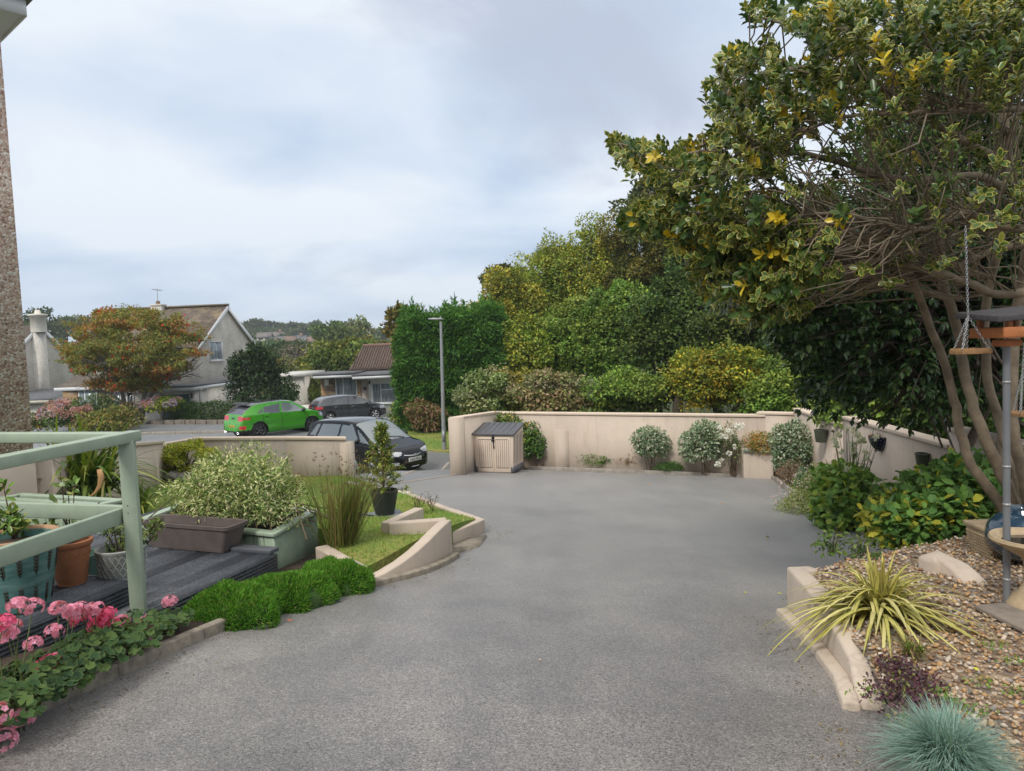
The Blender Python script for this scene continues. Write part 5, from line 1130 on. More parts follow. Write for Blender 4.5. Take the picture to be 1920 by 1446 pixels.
def window(parent, c, w, h, u, pane=None, mull=(0.5,), tr=(), depth=.07, frame=None, name='window', sill=True):
    """c = centre on the wall face; u = unit vector along the wall (world xy); outward normal is u turned -90 degrees."""
    u = np.array((*u, 0.)); n = np.array((u[1], -u[0], 0.)); z = np.array((0, 0, 1.)); c = np.array(c); fr = MB(); t_ = .055
    def b(x0, x1, z0, z1, d0=-.03, d1=.035): fr.hexa([c + u * x0 + z * z0 + n * d0, c + u * x1 + z * z0 + n * d0, c + u * x1 + z * z0 + n * d1, c + u * x0 + z * z0 + n * d1][::-1], [c + u * x0 + z * z1 + n * d0, c + u * x1 + z * z1 + n * d0, c + u * x1 + z * z1 + n * d1, c + u * x0 + z * z1 + n * d1][::-1])
    b(-w / 2, w / 2, h / 2 - t_, h / 2); b(-w / 2, w / 2, -h / 2, -h / 2 + t_); b(-w / 2, -w / 2 + t_, -h / 2 + t_, h / 2 - t_, -.03, .034); b(w / 2 - t_, w / 2, -h / 2 + t_, h / 2 - t_, -.03, .034)
    for m_ in mull: b(w * (m_ - .5) - t_ / 2, w * (m_ - .5) + t_ / 2, -h / 2 + t_, h / 2 - t_, -.03, .033)
    for x0, x1, zz in tr: b(w * (x0 - .5), w * (x1 - .5), h * (zz - .5) - t_ / 2, h * (zz - .5) + t_ / 2, -.03, .032)
    f = obj(name, fr, frame or M_upvc, parent); m = MB(); q = [c + u * x + z * y + n * .012 for x, y in ((-w / 2 + .02, -h / 2 + .02), (w / 2 - .02, -h / 2 + .02), (w / 2 - .02, h / 2 - .02), (-w / 2 + .02, h / 2 - .02))]
    m.hexa(q, [p - n * .02 for p in q]); obj('pane', m, pane or M_pane, f)
    if sill: m = MB(); p = c - z * (h / 2 + .035); m.bar(p - u * (w / 2 + .08) + n * .05, p + u * (w / 2 + .08) + n * .05, .16, .06); obj('sill', m, M_upvc, f)
    return f
V3 = lambda p, z: (float(p[0]), float(p[1]), float(z))
U1, W1 = np.array((-.997, .076)), np.array((.076, .997))
Lc = A(372, 650, 42.5)[:2]; zE, zA, zB = 1.79, 4.24, -3.3; GWd, GD = 7.5, 7.6
t = thing('grey_house', 'grey roughcast house with steep mossy tiled gable and green garage door', 'house', V3(Lc, zB))
apx = Lc + W1 * GWd / 2
m = MB()
f0, f1 = Lc + W1 * .02, Lc + W1 * GWd
V = [V3(f0, zB), V3(f1, zB), V3(f1, zE), V3(apx, zA), V3(f0, zE)]; Vb = [V3(np.array(p[:2]) + U1 * GD, p[2]) for p in V]
m.add(V + Vb, [(0, 1, 2, 3, 4), (9, 8, 7, 6, 5), (0, 4, 9, 5), (1, 6, 7, 2), (0, 5, 6, 1)]); obj('wall', m, M_dashg, t)
ov = .3
def slope(sgn, nm, mat):
    e = (Lc if sgn < 0 else f1); dn = (zA - zE) / (GWd / 2); e2 = e + W1 * sgn * ov; ze = zE - dn * ov
    a, b = V3(e2 - U1 * .18, ze + .12), V3(e2 + U1 * GD, ze + .12); c, d = V3(apx + U1 * GD, zA + .12), V3(apx - U1 * .18, zA + .12)
    return roofplane(nm, mat, *((b, a, d, c) if sgn < 0 else (a, b, c, d)), t)
slope(-1, 'roof', M_tileA); slope(1, 'roof', M_tileA)
m = MB(); m.bar(V3(apx - U1 * .2, zA + .17), V3(apx + U1 * GD, zA + .17), .26, .12); obj('ridge', m, plain('ridge_tile', (.2, .17, .12), .9, var=.3), t)
m = MB(); dn = (zA - zE) / (GWd / 2)
for e, sg in ((Lc, -1), (f1, 1)): m.bar(V3(e + W1 * sg * .34 - U1 * .17, zE - dn * .34 - .02), V3(apx - U1 * .17, zA - .02), .03, .26)
obj('bargeboard', m, M_upvc, t)
c = A(404, 657.5, 45.2); u_g = W1
wd_ = abs((Lc + W1 * 0)[0]); gx0 = float(np.interp(0, [0, 1], [0, 1]))
def ongable(px, py):
    r = ray(px, py); k = ((Lc - EYE[:2]) @ np.array((-W1[1], W1[0]))) / (r[:2] @ np.array((-W1[1], W1[0]))); return EYE + r * k
a, b = ongable(391, 640), ongable(417.5, 675); c = (a + b) / 2
window(t, c + np.array((.03, 0, 0)), np.linalg.norm((b - a)[:2]), a[2] - b[2], W1, mull=(.93,))
m = MB(); q = apx + U1 * 4.35 - W1 * .3; m.box((q[0], q[1], 4.15), (.7, .6, .8)); m.box((q[0], q[1], 4.54), (.8, .7, .1)); ch = obj('chimney', m, M_dashg, t, bevel=.01)
m = MB(); m.lathe([(.12, 4.58), (.14, 4.6), (.12, 4.78), (.14, 4.8), (.1, 4.8)], (q[0], q[1], 0), 12); obj('chimney_pot', m, plain('clay_pot', (.3, .2, .13), .9), ch)
# flat-roofed garage standing out at the front
g0 = np.array((-17.9, 40.0)); g1 = g0 + U1 * 3.3; gz_ = -.68
m = MB(); m.prism([g0, g0 + W1 * 6.0, g1 + W1 * 6.0, g1], zB, gz_); obj('garage_wall', m, M_dashg, t)
m = MB(); o = .16; m.prism([g0 - U1 * o - W1 * .3, g0 - U1 * o + W1 * 6.2, g1 + U1 * .4 + W1 * 6.2, g1 + U1 * .4 - W1 * .3], gz_ + .18, gz_ + .26); obj('flat_roof', m, M_felt, t)
m = MB(); m.prism([g0 - U1 * o * .9 - W1 * .28, g0 - U1 * o * .9 + W1 * 6.1, g1 + U1 * .4 + W1 * 6.1, g1 + U1 * .4 - W1 * .28], gz_ - .04, gz_ + .18); obj('fascia', m, M_upvc, t)
gd0, gd1 = A(354.5, 735, 40.0)[:2], A(303, 735, 40.1)[:2]; m = MB(); zg = gz_ - .22
mm = gd0 - W1 * .02; ll = np.linalg.norm(gd1 - gd0)
for k in range(16): z0 = zg - 2.2 + k * 2.2 / 16; m.bar(V3(g0 + U1 * (np.linalg.norm(gd0 - g0)) - W1 * .01, z0 + .06), V3(g0 + U1 * (np.linalg.norm(gd0 - g0) + ll) - W1 * .01, z0 + .06), .05, .125)
obj('garage_door', m, plain('teal_door', (.035, .1, .11), .5, var=.08), t, bevel=.01)
m = MB()
for s0 in (np.linalg.norm(gd0 - g0) - .1, np.linalg.norm(gd0 - g0) + ll + .1): m.bar(V3(g0 + U1 * s0 - W1 * .03, zg - 2.2), V3(g0 + U1 * s0 - W1 * .03, zg + .05), .16, .1, (0, 1, 0))
obj('door_pillar', m, plain('grey_paint_wall', (.42, .4, .36), .8), t)
for s0 in (.12, 2.95):
    m = MB(); q = g0 + U1 * s0 - W1 * .1; m.lathe([(.001, -.14), (.05, -.12), (.07, .08), (.03, .14), (.001, .15)], V3(q, gz_ - .32), 8); m.bar(V3(q, gz_ - .2), V3(q + W1 * .12, gz_ - .2), .03, .03); obj('wall_lantern', m, M_blk, t)
m = MB(); q = g0 - U1 * .05 + W1 * .5; m.tube([V3(q, -3.3), V3(q, gz_ - .1), V3(q - U1 * .12, gz_ + .02)], .04, 8); obj('downpipe', m, M_upvc, t, smooth=True)
m = MB(); q = apx + U1 * 4.35 - W1 * .3; m.tube([V3(q, 4.5), V3(q, 5.6)], .02, 5); m.tube([V3(q + W1 * .5, 5.5), V3(q - W1 * .5, 5.55)], .012, 4)
for k in range(5): c_ = q + W1 * (.4 - .2 * k); m.tube([V3(c_ - U1 * .16, 5.52), V3(c_ + U1 * .16, 5.52)], .009, 4)
obj('tv_aerial', m, M_galv, t)
# lean-to front with porch under a lower tiled roof
l0 = A(228, 727, 41.6)[:2]; l1 = l0 + U1 * 3.94; le = -.47; q0 = l0 - U1 * 1.9
m = MB(); m.prism([q0 + W1 * .35, l1 + W1 * .35, l1 + W1 * 4, q0 + W1 * 4], zB, le + .1); obj('front_wall', m, M_dashg, t)
top_ = 2.9; tz = le + 1.75
roofplane('lower_roof', M_tileB, V3(l1 - W1 * .0 + U1 * .15, le + .12), V3(q0, le + .12), V3(q0 + W1 * top_, tz), V3(l1 - U1 * 1.15 + W1 * top_, tz), t)
roofplane('lower_roof', M_tileB, V3(l1 + U1 * .15 + W1 * 4, le + .12), V3(l1 + U1 * .15, le + .12), V3(l1 - U1 * 1.15 + W1 * top_, tz), V3(l1 - U1 * 1.15 + W1 * 3.6, tz), t)
m = MB(); m.bar(V3(l1 + U1 * .2 - W1 * .02, le), V3(q0 - W1 * .02, le), .06, .2); m.bar(V3(l1 + U1 * .2 - W1 * .02, le), V3(l1 + U1 * .2 + W1 * 4, le), .06, .2); obj('eaves_board', m, M_upvc, t)
def lw(px0, px1): r = [A(px, 740, 41.95)[:2] for px in (px0, px1)]; return r
def panel(px0, px1, z0, z1, mat, nm, dep=.05):
    a, b = lw(px0, px1); m = MB(); m.prism([a - W1 * 0, b, b + W1 * .5, a + W1 * .5][::-1], z0, z1); v = m.v[0]; v[:, 1] -= dep; return obj(nm, m, mat, t)
panel(119, 146, zB, le - .08, M_stoneY, 'stone_panel'); panel(186, 215, zB, le - .08, M_stoneY, 'stone_panel', .06)
a, b = lw(148, 184); window(t, V3((a + b) / 2 - W1 * .06, -1.15), abs(b[0] - a[0]), 1.25, -U1, mull=(.34,))
a, b = lw(216, 228); window(t, V3((a + b) / 2 - W1 * .06, -1.6), abs(b[0] - a[0]), 2.2, -U1, mull=(), name='side_light', sill=False)
a, b = lw(238, 252); window(t, V3((a + b) / 2 - W1 * .06, -1.55), abs(b[0] - a[0]), 2.1, -U1, M_dpane, mull=(), tr=((0, 1, .45),), name='front_door', sill=False)
m = MB(); a, b = lw(222, 282); m.bar(V3(a - W1 * .25, le - .16), V3(b - W1 * .25, le - .16), .05, .24); obj('porch_board', m, M_upvc, t)
# second grey house at the far left
U2, W2 = np.array((-.954, .3)), np.array((.3, .954)); ap2 = A(71, 612, 50.0); e2 = ap2[:2] + W2 * 3.0; e1_ = ap2[:2] - W2 * 3.0; zE2, zA2 = .85, 3.62
t = thing('grey_house', 'grey roughcast house with round chimney stack up its gable, beyond the rowan', 'house', V3(e1_, -3.3))
m = MB(); V = [V3(e1_, -3.3), V3(e2, -3.3), V3(e2, zE2), V3(ap2, zA2), V3(e1_, zE2)]; Vb = [V3(np.array(p[:2]) + U2 * 8, p[2]) for p in V]
m.add(V + Vb, [(0, 1, 2, 3, 4), (9, 8, 7, 6, 5), (0, 4, 9, 5), (1, 6, 7, 2), (0, 5, 6, 1)]); obj('wall', m, M_dashg, t)
dn = (zA2 - zE2) / 3.0
for e, sg in ((e1_, -1), (e2, 1)):
    ee = e + W2 * sg * .25; ze = zE2 - dn * .25 + .12; a, b, c, d = V3(ee - U2 * .15, ze), V3(ee + U2 * 8, ze), V3(ap2[:2] + U2 * 8, zA2 + .12), V3(ap2[:2] - U2 * .15, zA2 + .12)
    roofplane('roof', M_tileB, *((b, a, d, c) if sg < 0 else (a, b, c, d)), t)
m = MB()
for e, sg in ((e1_, -1), (e2, 1)): m.bar(V3(e + W2 * sg * .3 - U2 * .16, zE2 - dn * .3 - .03), V3(ap2[:2] - U2 * .16, zA2 - .03), .03, .24)
obj('bargeboard', m, M_upvc, t)
m = MB(); q = ap2[:2] - U2 * .12 - W2 * .15; m.prism([q - W2 * .42 - U2 * .25, q + W2 * .42 - U2 * .25, q + W2 * .42 + U2 * .5, q - W2 * .42 + U2 * .5], -3.3, 3.2); m.lathe([(.5, 3.2), (.5, 4.3), (.6, 4.33), (.6, 4.45), (.2, 4.5), (.15, 4.75), (.001, 4.75)], (q[0] + .1, q[1], 0), 16); obj('chimney', m, M_dashg, t)
q = ap2[:2] - W2 * 1.75 - U2 * .03; window(t, V3(q, -.75), 1.3, 2.0, W2, M_dpane, mull=(.8,))
e = e1_ - W2 * 0.2
m = MB(); a = A(55, 742, 45.5)[:2]; b = A(118, 740, 45.5)[:2]; m.prism([a - (2, 0), b, b + (0, 4), a + (-2, 4)], -3.3, A(90, 744, 45.5)[2] - .25); obj('annexe_wall', m, M_dashg, t)
m = MB(); z_ = A(90, 744, 45.5)[2]; m.hexa([V3(a - (2, .3), z_ - .22), V3(b - (-.2, .3), z_ - .22), V3(b + (.2, 4), z_ + .2), V3(a + (-2, 4), z_ + .2)], [V3(a - (2, .3), z_ - .1), V3(b - (-.2, .3), z_ - .1), V3(b + (.2, 4), z_ + .32), V3(a + (-2, 4), z_ + .32)]); obj('annexe_roof', m, M_felt, t)
m = MB(); m.bar(V3(a - (2, .33), z_ - .3), V3(b - (-.2, .33), z_ - .3), .05, .2); obj('fascia', m, plain('cream_board', (.5, .47, .4), .6), t)
# flat-roofed garage block between the houses
a, b = A(512, 706, 44.5), A(566, 706, 44.5); t = thing('garage_block', 'pale flat roofed outbuilding right of the dark conifer', 'outbuilding', V3(a, -3.3))
m = MB(); m.prism([a[:2], b[:2], b[:2] + (0, 5), a[:2] + (0, 5)], -3.4, a[2] - .1); obj('wall', m, M_dashg, t)
m = MB(); m.prism([a[:2] - (.2, .2), b[:2] + (.15, -.2), b[:2] + (.15, 5), a[:2] + (-.2, 5)], a[2] - .1, a[2] + .12); obj('flat_roof', m, plain('pale_board', (.55, .54, .5), .6), t)
a, b = A(560, 760, 44.2), A(590, 757, 44.2); t = thing('boundary_wall', 'short white boundary wall left of the grey hatchback', 'wall', V3(a, -3.3)); m = MB(); m.prism([a[:2] - (.3, 0), b[:2] + (.6, 0), b[:2] + (.6, .2), a[:2] + (-.3, .2)], -3.4, a[2]); obj('masonry', m, plain('white_wall', (.62, .61, .58), .8, var=.1), t)
# bungalow
YB = 43.5; px = lambda x, y, Y=YB: A(x, y, Y)
def fb(parent, nm, x0, y0, x1, y1, mat, Y=YB, dep=.3, bev=0):
    a, b = px((x0), (y0 + y1) / 2, Y), px(x1, (y0 + y1) / 2, Y); xm = (x0 + x1) / 2; z1, z0 = px(xm, y0, Y)[2], px(xm, y1, Y)[2]; m = MB(); m.prism([(a[0], Y), (b[0], Y), (b[0], Y + dep), (a[0], Y + dep)], z0, z1); return obj(nm, m, mat, parent, bevel=bev)
t = thing('bungalow', 'low white and stone bungalow with red tiled roof behind the grey hatchback', 'bungalow', V3(px(690, 790), -3.3))
fb(t, 'wall', 604, 706, 760, 800, plain('white_render', (.8, .79, .75), .85, var=.07, bmp=.2), YB, 6)
fb(t, 'stone_panel', 603, 708, 632, 800, M_stoneY, YB - .06, .05); fb(t, 'stone_panel', 671, 712, 679, 800, M_stoneY, YB - .07, .06)
fb(t, 'rendered_panel', 679.5, 708, 691.5, 800, plain('pink_render', (.45, .37, .33), .9, var=.1, nscale=20), YB - .05, .045)
a, b = px(629, 714, YB), px(671, 752, YB); window(t, ((a + b) / 2) - (0, .05, 0), b[0] - a[0], 1.9, (1, 0), M_pane, mull=(.36,), name='patio_door', sill=False)
a, b = px(697, 719, YB), px(754, 754, YB); window(t, ((a + b) / 2) - (0, .02, 0), b[0] - a[0], 1.25, (1, 0), M_pane, mull=(.3, .82), tr=((.3, .82, .66),))
m = MB(); q = px(613.5, 717); m.box((q[0], YB - .14, q[2]), (.26, .14, .38)); obj('meter_box', m, M_upvc, t, bevel=.02)
m = MB(); q = px(684.5, 728); m.box((q[0], YB - .08, q[2]), (.2, .05, .2)); obj('house_plaque', m, M_blk, t, bevel=.01)
m = MB(); q = px(693, 716); m.lathe([(.001, -.16), (.05, -.14), (.06, .1), (.001, .16)], (q[0], YB - .1, q[2]), 8); obj('wall_lantern', m, M_blk, t)
def flat(x0, x1, ytop, Y0, Y1, nm):
    a, b = px(x0, ytop, Y0), px(x1, ytop, Y0); z = (a[2] + b[2]) / 2; m = MB(); m.prism([(a[0], Y0), (b[0], Y0), (b[0], Y1), (a[0], Y1)], z - .2, z - .02); o = obj(nm, m, M_upvc, t)
    m = MB(); m.prism([(a[0] - .02, Y0 - .02), (b[0] + .02, Y0 - .02), (b[0] + .02, Y1), (a[0] - .02, Y1)], z - .02, z + .1); obj('felt_top', m, M_felt, o)
flat(587, 664, 703, 42.6, 46, 'canopy'); flat(660, 765, 703.5, 42.4, 46.3, 'canopy')
e0, e1b = A(655, 693.5, 45.6), A(790, 691, 45.6); r0, r1 = A(680.5, 649, 48.8), A(790, 647, 48.8)
roofplane('roof', M_tileC, V3(e0, e0[2]), V3(e1b, e0[2]), V3(r1, r0[2]), V3(r0, r0[2]), t, .12)
roofplane('roof', M_tileC, V3((e1b[0], 52.0), e0[2]), V3((e0[0], 52.0), e0[2]), V3(r0, r0[2]), V3(r1, r0[2]), t, .12)
m = MB(); m.tube([V3(r0, r0[2] + .02), V3(r1, r0[2] + .02)], .11, 8); obj('ridge', m, plain('red_ridge', (.2, .12, .09), .9), t)
m = MB(); nu = np.array(e1b[:2] - e0[:2]); 
for k in range(28):
    f_ = k / 28; a_ = e0 + (e1b - e0) * f_; b_ = r0 + (np.array((e0 + (e1b - e0) * f_)) - e0) * np.array((1, 0, 0)); b_ = np.array((max(a_[0], r0[0]) , 0, 0)); x_ = a_[0]
    if x_ < r0[0]: s_ = max(0, (x_ - e0[0]) / (r0[0] - e0[0])); y1_, z1_ = 45.6 + 3.2 * s_, e0[2] + (r0[2] - e0[2]) * s_
    else: y1_, z1_ = 48.8, r0[2]
    if y1_ > 45.7: m.tube([(x_, 45.6, e0[2] + .03), (x_, y1_, z1_ + .03)], .045, 6, False)
obj('tile_roll', m, M_tileC, t)
m = MB(); m.prism([V3(e0 + (0.1, .1, 0), 0)[:2], (e1b[0], 45.7), (e1b[0], 52), (e0[0] + .1, 52)], -3.3, e0[2] - .05); obj('upper_wall', m, plain('white_render', (.8, .79, .75)), t)

for q in (V3(px(692.5, 720), 0),):
    m = MB(); m.tube([(q[0], YB - .06, -3.3), (q[0], YB - .06, -.75), (q[0], YB - .35, -.55)], .04, 8); obj('downpipe', m, M_upvc, t, smooth=True)
# hedge base blocks, yellow hydrant post
t = thing('hydrant_post', 'short yellow marker post on the far pavement beside the hydrangea', 'post', T(74, 806)); b = np.array(t['at'])
m = MB(); m.lathe([(.16, -.1), (.16, .78), (.15, .9), (.08, .98), (.001, 1.0)], b, 10); obj('body', m, plain('yellow_paint', (.55, .34, .03), .6, var=.15), t, smooth=True, angle=40)
hb = [T(x, 799)[:2] for x in (232, 290, 350, 410, 440)]
t = thing('block_edging', 'row of grey concrete blocks retaining the clipped hedge', 'edging', V3(hb[0], -2.5)); m = MB()
P = dense(hb, .62)
for p_, q_ in zip(P[:-1], P[1:]): d = q_ - p_; m.bar(V3(p_ + d * .04, float(gz(*p_)) + .1), V3(p_ + d * .96, float(gz(*p_)) + .1 + rng.uniform(-.02, .02)), .22, .42)
obj('blocks', m, plain('old_concrete', (.2, .17, .14), .95, var=.35, nscale=3), t, bevel=.02)

# houses on the far hillside
hues = [(.62, .6, .56), (.55, .5, .42), (.6, .58, .55), (.38, .2, .13), (.64, .62, .6), (.5, .45, .35)]; rf_ = [(.16, .14, .13), (.2, .13, .1), (.14, .14, .15)]
spots = [(431, 672, 150, 9, 4.5, .2, 1, 'long pale flank house low on the hillside', 5), (505, 668, 150, 7, 3.5, -.2, 2, 'pale house half hidden by trees below the hillside estate', 5), (497, 634, 270, 10, 6.5, .1, 0, 'leftmost small cream house at the top of the hillside estate', 1), (519, 632, 290, 11, 6, .3, 0, 'white gabled house high on the hill beside the tallest roofs', 0), (527, 641, 270, 10, 6, -.1, 2, 'white house with grey roof on the far hill', 0),
         (545, 641, 270, 8, 6.5, .4, 1, 'red brick house end on the far hill left of the long terrace', 3), (557, 639, 280, 14, 5.5, 0, 2, 'long grey roofed terrace on the far hill', 2), (575, 641, 270, 9, 5.5, .1, 2, 'white house at the right end of the far terrace', 4), (586, 642, 265, 7, 6, .5, 1, 'small red brick house right of the far terrace', 3), (512, 653, 225, 11, 5, -.2, 2, 'pale grey bungalow roof on the near slope of the far hill', 4), (540, 655, 220, 10, 4.5, .15, 1, 'cream bungalow on the near slope of the far hill', 1), (584, 657, 215, 5, 5, 0, 2, 'small white gable among trees below the far estate', 4)]
for i_, (x_, y_, D_, w_, h_, rz, ri_, lab, hi) in enumerate(spots):
    w_ *= .5; h_ *= .55; c = A(x_, y_, D_); t = thing('hillside_house', lab, 'house', c, None); m = MB(); dp = w_ * .7; u = np.array((math.cos(rz), math.sin(rz))); v = np.array((-u[1], u[0])); p = c[:2]
    k = [p - u * w_ / 2 - v * dp / 2, p + u * w_ / 2 - v * dp / 2, p + u * w_ / 2 + v * dp / 2, p - u * w_ / 2 + v * dp / 2]; z0 = c[2] - h_ / 2 - 4; z1 = c[2] + h_ * .1; z2 = c[2] + h_ * .52
    L1, R1_ = p - u * w_ / 2, p + u * w_ / 2
    m.add([V3(q, z0) for q in k] + [V3(q, z1) for q in k] + [V3(L1, z2), V3(R1_, z2)], [(0, 1, 5, 4), (1, 2, 6, 5), (2, 3, 7, 6), (3, 0, 4, 7), (4, 7, 8), (5, 9, 6), (4, 8, 9, 5)[::-1], (6, 9, 8, 7)[::-1]]); obj('wall', m, plain('hill_wall_%d' % hi, hues[hi], .9, var=.06), t)
    m = MB(); o = .35
    for s_ in (-1, 1):
        a_ = [L1 - u * o + v * s_ * (dp / 2 + o), R1_ + u * o + v * s_ * (dp / 2 + o)]; m.hexa([V3(a_[0], z1 - .2), V3(a_[1], z1 - .2), V3(R1_ + u * o, z2 + .1), V3(L1 - u * o, z2 + .1)], [V3(a_[0], z1 + .05), V3(a_[1], z1 + .05), V3(R1_ + u * o, z2 + .35), V3(L1 - u * o, z2 + .35)])
    obj('roof', m, plain('hill_roof_%d' % ri_, rf_[ri_], .9, var=.2, nscale=1), t)
    nw = 2 if w_ < 9 else 3
    for j in range(nw):
        cx_ = (j + .5) / nw - .5; q = p + u * w_ * cx_ - v * (dp / 2 + .03); fw = obj('window', MB().hexa([V3(q - u * .75, c[2] - h_ * .2), V3(q + u * .75, c[2] - h_ * .2), V3(q + u * .75 + v * .06, c[2] - h_ * .2), V3(q - u * .75 + v * .06, c[2] - h_ * .2)], [V3(q - u * .75, c[2] + h_ * .02), V3(q + u * .75, c[2] + h_ * .02), V3(q + u * .75 + v * .06, c[2] + h_ * .02), V3(q - u * .75 + v * .06, c[2] + h_ * .02)]), M_dpane, t)
    if i_ % 3 == 0: m = MB(); q = p + u * w_ * .25; m.box((q[0], q[1], z2 + .5), (.9, .9, 1.6), rz); obj('chimney', m, plain('brick_stack', (.3, .17, .12), .9), t)
# ------------------------------------------------------------------ planting near the house
M_leaf = leafmat('leaf', .5, .25); M_gloss = leafmat('glossy_leaf', .28, .18, spec=.35); M_soft = leafmat('soft_leaf', .65, .3, spec=.25); M_petal = leafmat('petal', .6, .35, spec=.2); M_far = leafmat('distant_leaf', .8, .2, spec=.15)
M_bark = plain('bark', (.13, .1, .075), .9, var=.4, nscale=14, bmp=.6, bscale=45); M_twig = plain('twig', (.12, .085, .055), .9, var=.3); M_stem = plain('green_stem', (.09, .12, .03), .6, var=.3); M_palebark = plain('pale_bark', (.185, .145, .1), .9, var=.35, nscale=9, bmp=.5, bscale=40)
def gpt(px, py, lift=0.0, f=None):
    p = G(px, py) if f is None else f(px, py); return np.array((p[0], p[1], p[2] + lift))
def stems(c0, c, r, n, rad=.006, spread=.5):
    m = MB()
    for _ in range(n):
        d = rdir(1)[0]; d[2] = abs(d[2]); e = np.array(c) + d * np.array(r) * rng.uniform(.5, .95); s = np.array(c0) + np.array((*(rng.normal(size=2) * np.array(r[:2]) * spread * .3), 0)); mid = (s + e) / 2 + rng.normal(size=3) * .08 * max(r)
        m.tube([s, mid, e], [rad, rad * .75, rad * .35], 5, cap=False)
    return m
# green cushion mounds
for px_, py_, r, lab in ((440, 1160, (.36, .29, .19), 'nearest bright green moss-like cushion against the deck front'), (535, 1132, (.36, .29, .2), 'middle bright green moss-like cushion at the drive edge'), (618, 1106, (.34, .28, .2), 'farthest bright green moss-like cushion beside the low cream wall')):
    c = G(px_, py_) + (0, 0, .02); t = thing('cushion_plant', lab, 'plant', c, 'green cushion plants at the deck edge'); n = 9500
    d = rdir(n * 2); d = d[d[:, 2] > -.12][:n]; n = len(d); ph = rng.uniform(0, 6.28, 4); lf = 1 + .17 * np.sin(d[:, 0] * 3.4 + ph[0]) * np.sin(d[:, 1] * 4 + ph[1]) + .06 * np.sin(d[:, 0] * 13 + ph[2]); P = c + d * lf[:, None] * np.array(r) * .93
    nn = unit(d / np.array(r)); Dv = unit(nn + .75 * rdir(n) + (0, 0, .25)); g = leaves(P, Dv, rdir(n), .048 * rng.uniform(.7, 1.2, n), .0075, 'rhomb', pick(((.085, .22, .02), (.12, .27, .03), (.06, .17, .018), (.17, .33, .05), (.25, .24, .08)), n, (.33, .25, .27, .11, .04)), .3)
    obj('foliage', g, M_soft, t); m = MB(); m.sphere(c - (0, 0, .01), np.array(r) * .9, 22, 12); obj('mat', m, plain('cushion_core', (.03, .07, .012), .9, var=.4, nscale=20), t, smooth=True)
# geraniums
GD_ = lambda x: np.interp(x, [-40, 0, 100, 200, 330], [2.95, 3.2, 3.62, 4.0, 4.55])
gcent = [(-18, 1390, 3.05), (45, 1325, 3.3), (115, 1278, 3.55), (185, 1232, 3.85), (252, 1203, 4.15), (318, 1180, 4.5)]
glab = ['pink geranium at the bottom left corner, lowest heads cut by the frame', 'large pink geranium below the teal pot', 'pink geranium with deep pink low flower head', 'tall pink geranium full of flower heads by the deck step', 'pink geranium at the foot of the rail post', 'small pink geranium with one tall head beside the green cushion']
heads = [(5, 1168), (14, 1192), (2, 1390), (28, 1350), (62, 1207), (33, 1134), (60, 1138), (96, 1243), (108, 1140), (130, 1146), (102, 1183), (152, 1166), (150, 1140), (178, 1141), (203, 1150), (190, 1163), (215, 1180), (226, 1192), (218, 1212), (182, 1172), (258, 1195), (268, 1168), (284, 1160), (272, 1205), (228, 1165), (318, 1128), (361, 1203), (-6, 1340), (44, 1345), (20, 1176), (140, 1150), (170, 1146), (240, 1180), (208, 1172), (276, 1172), (88, 1250), (104, 1240)]
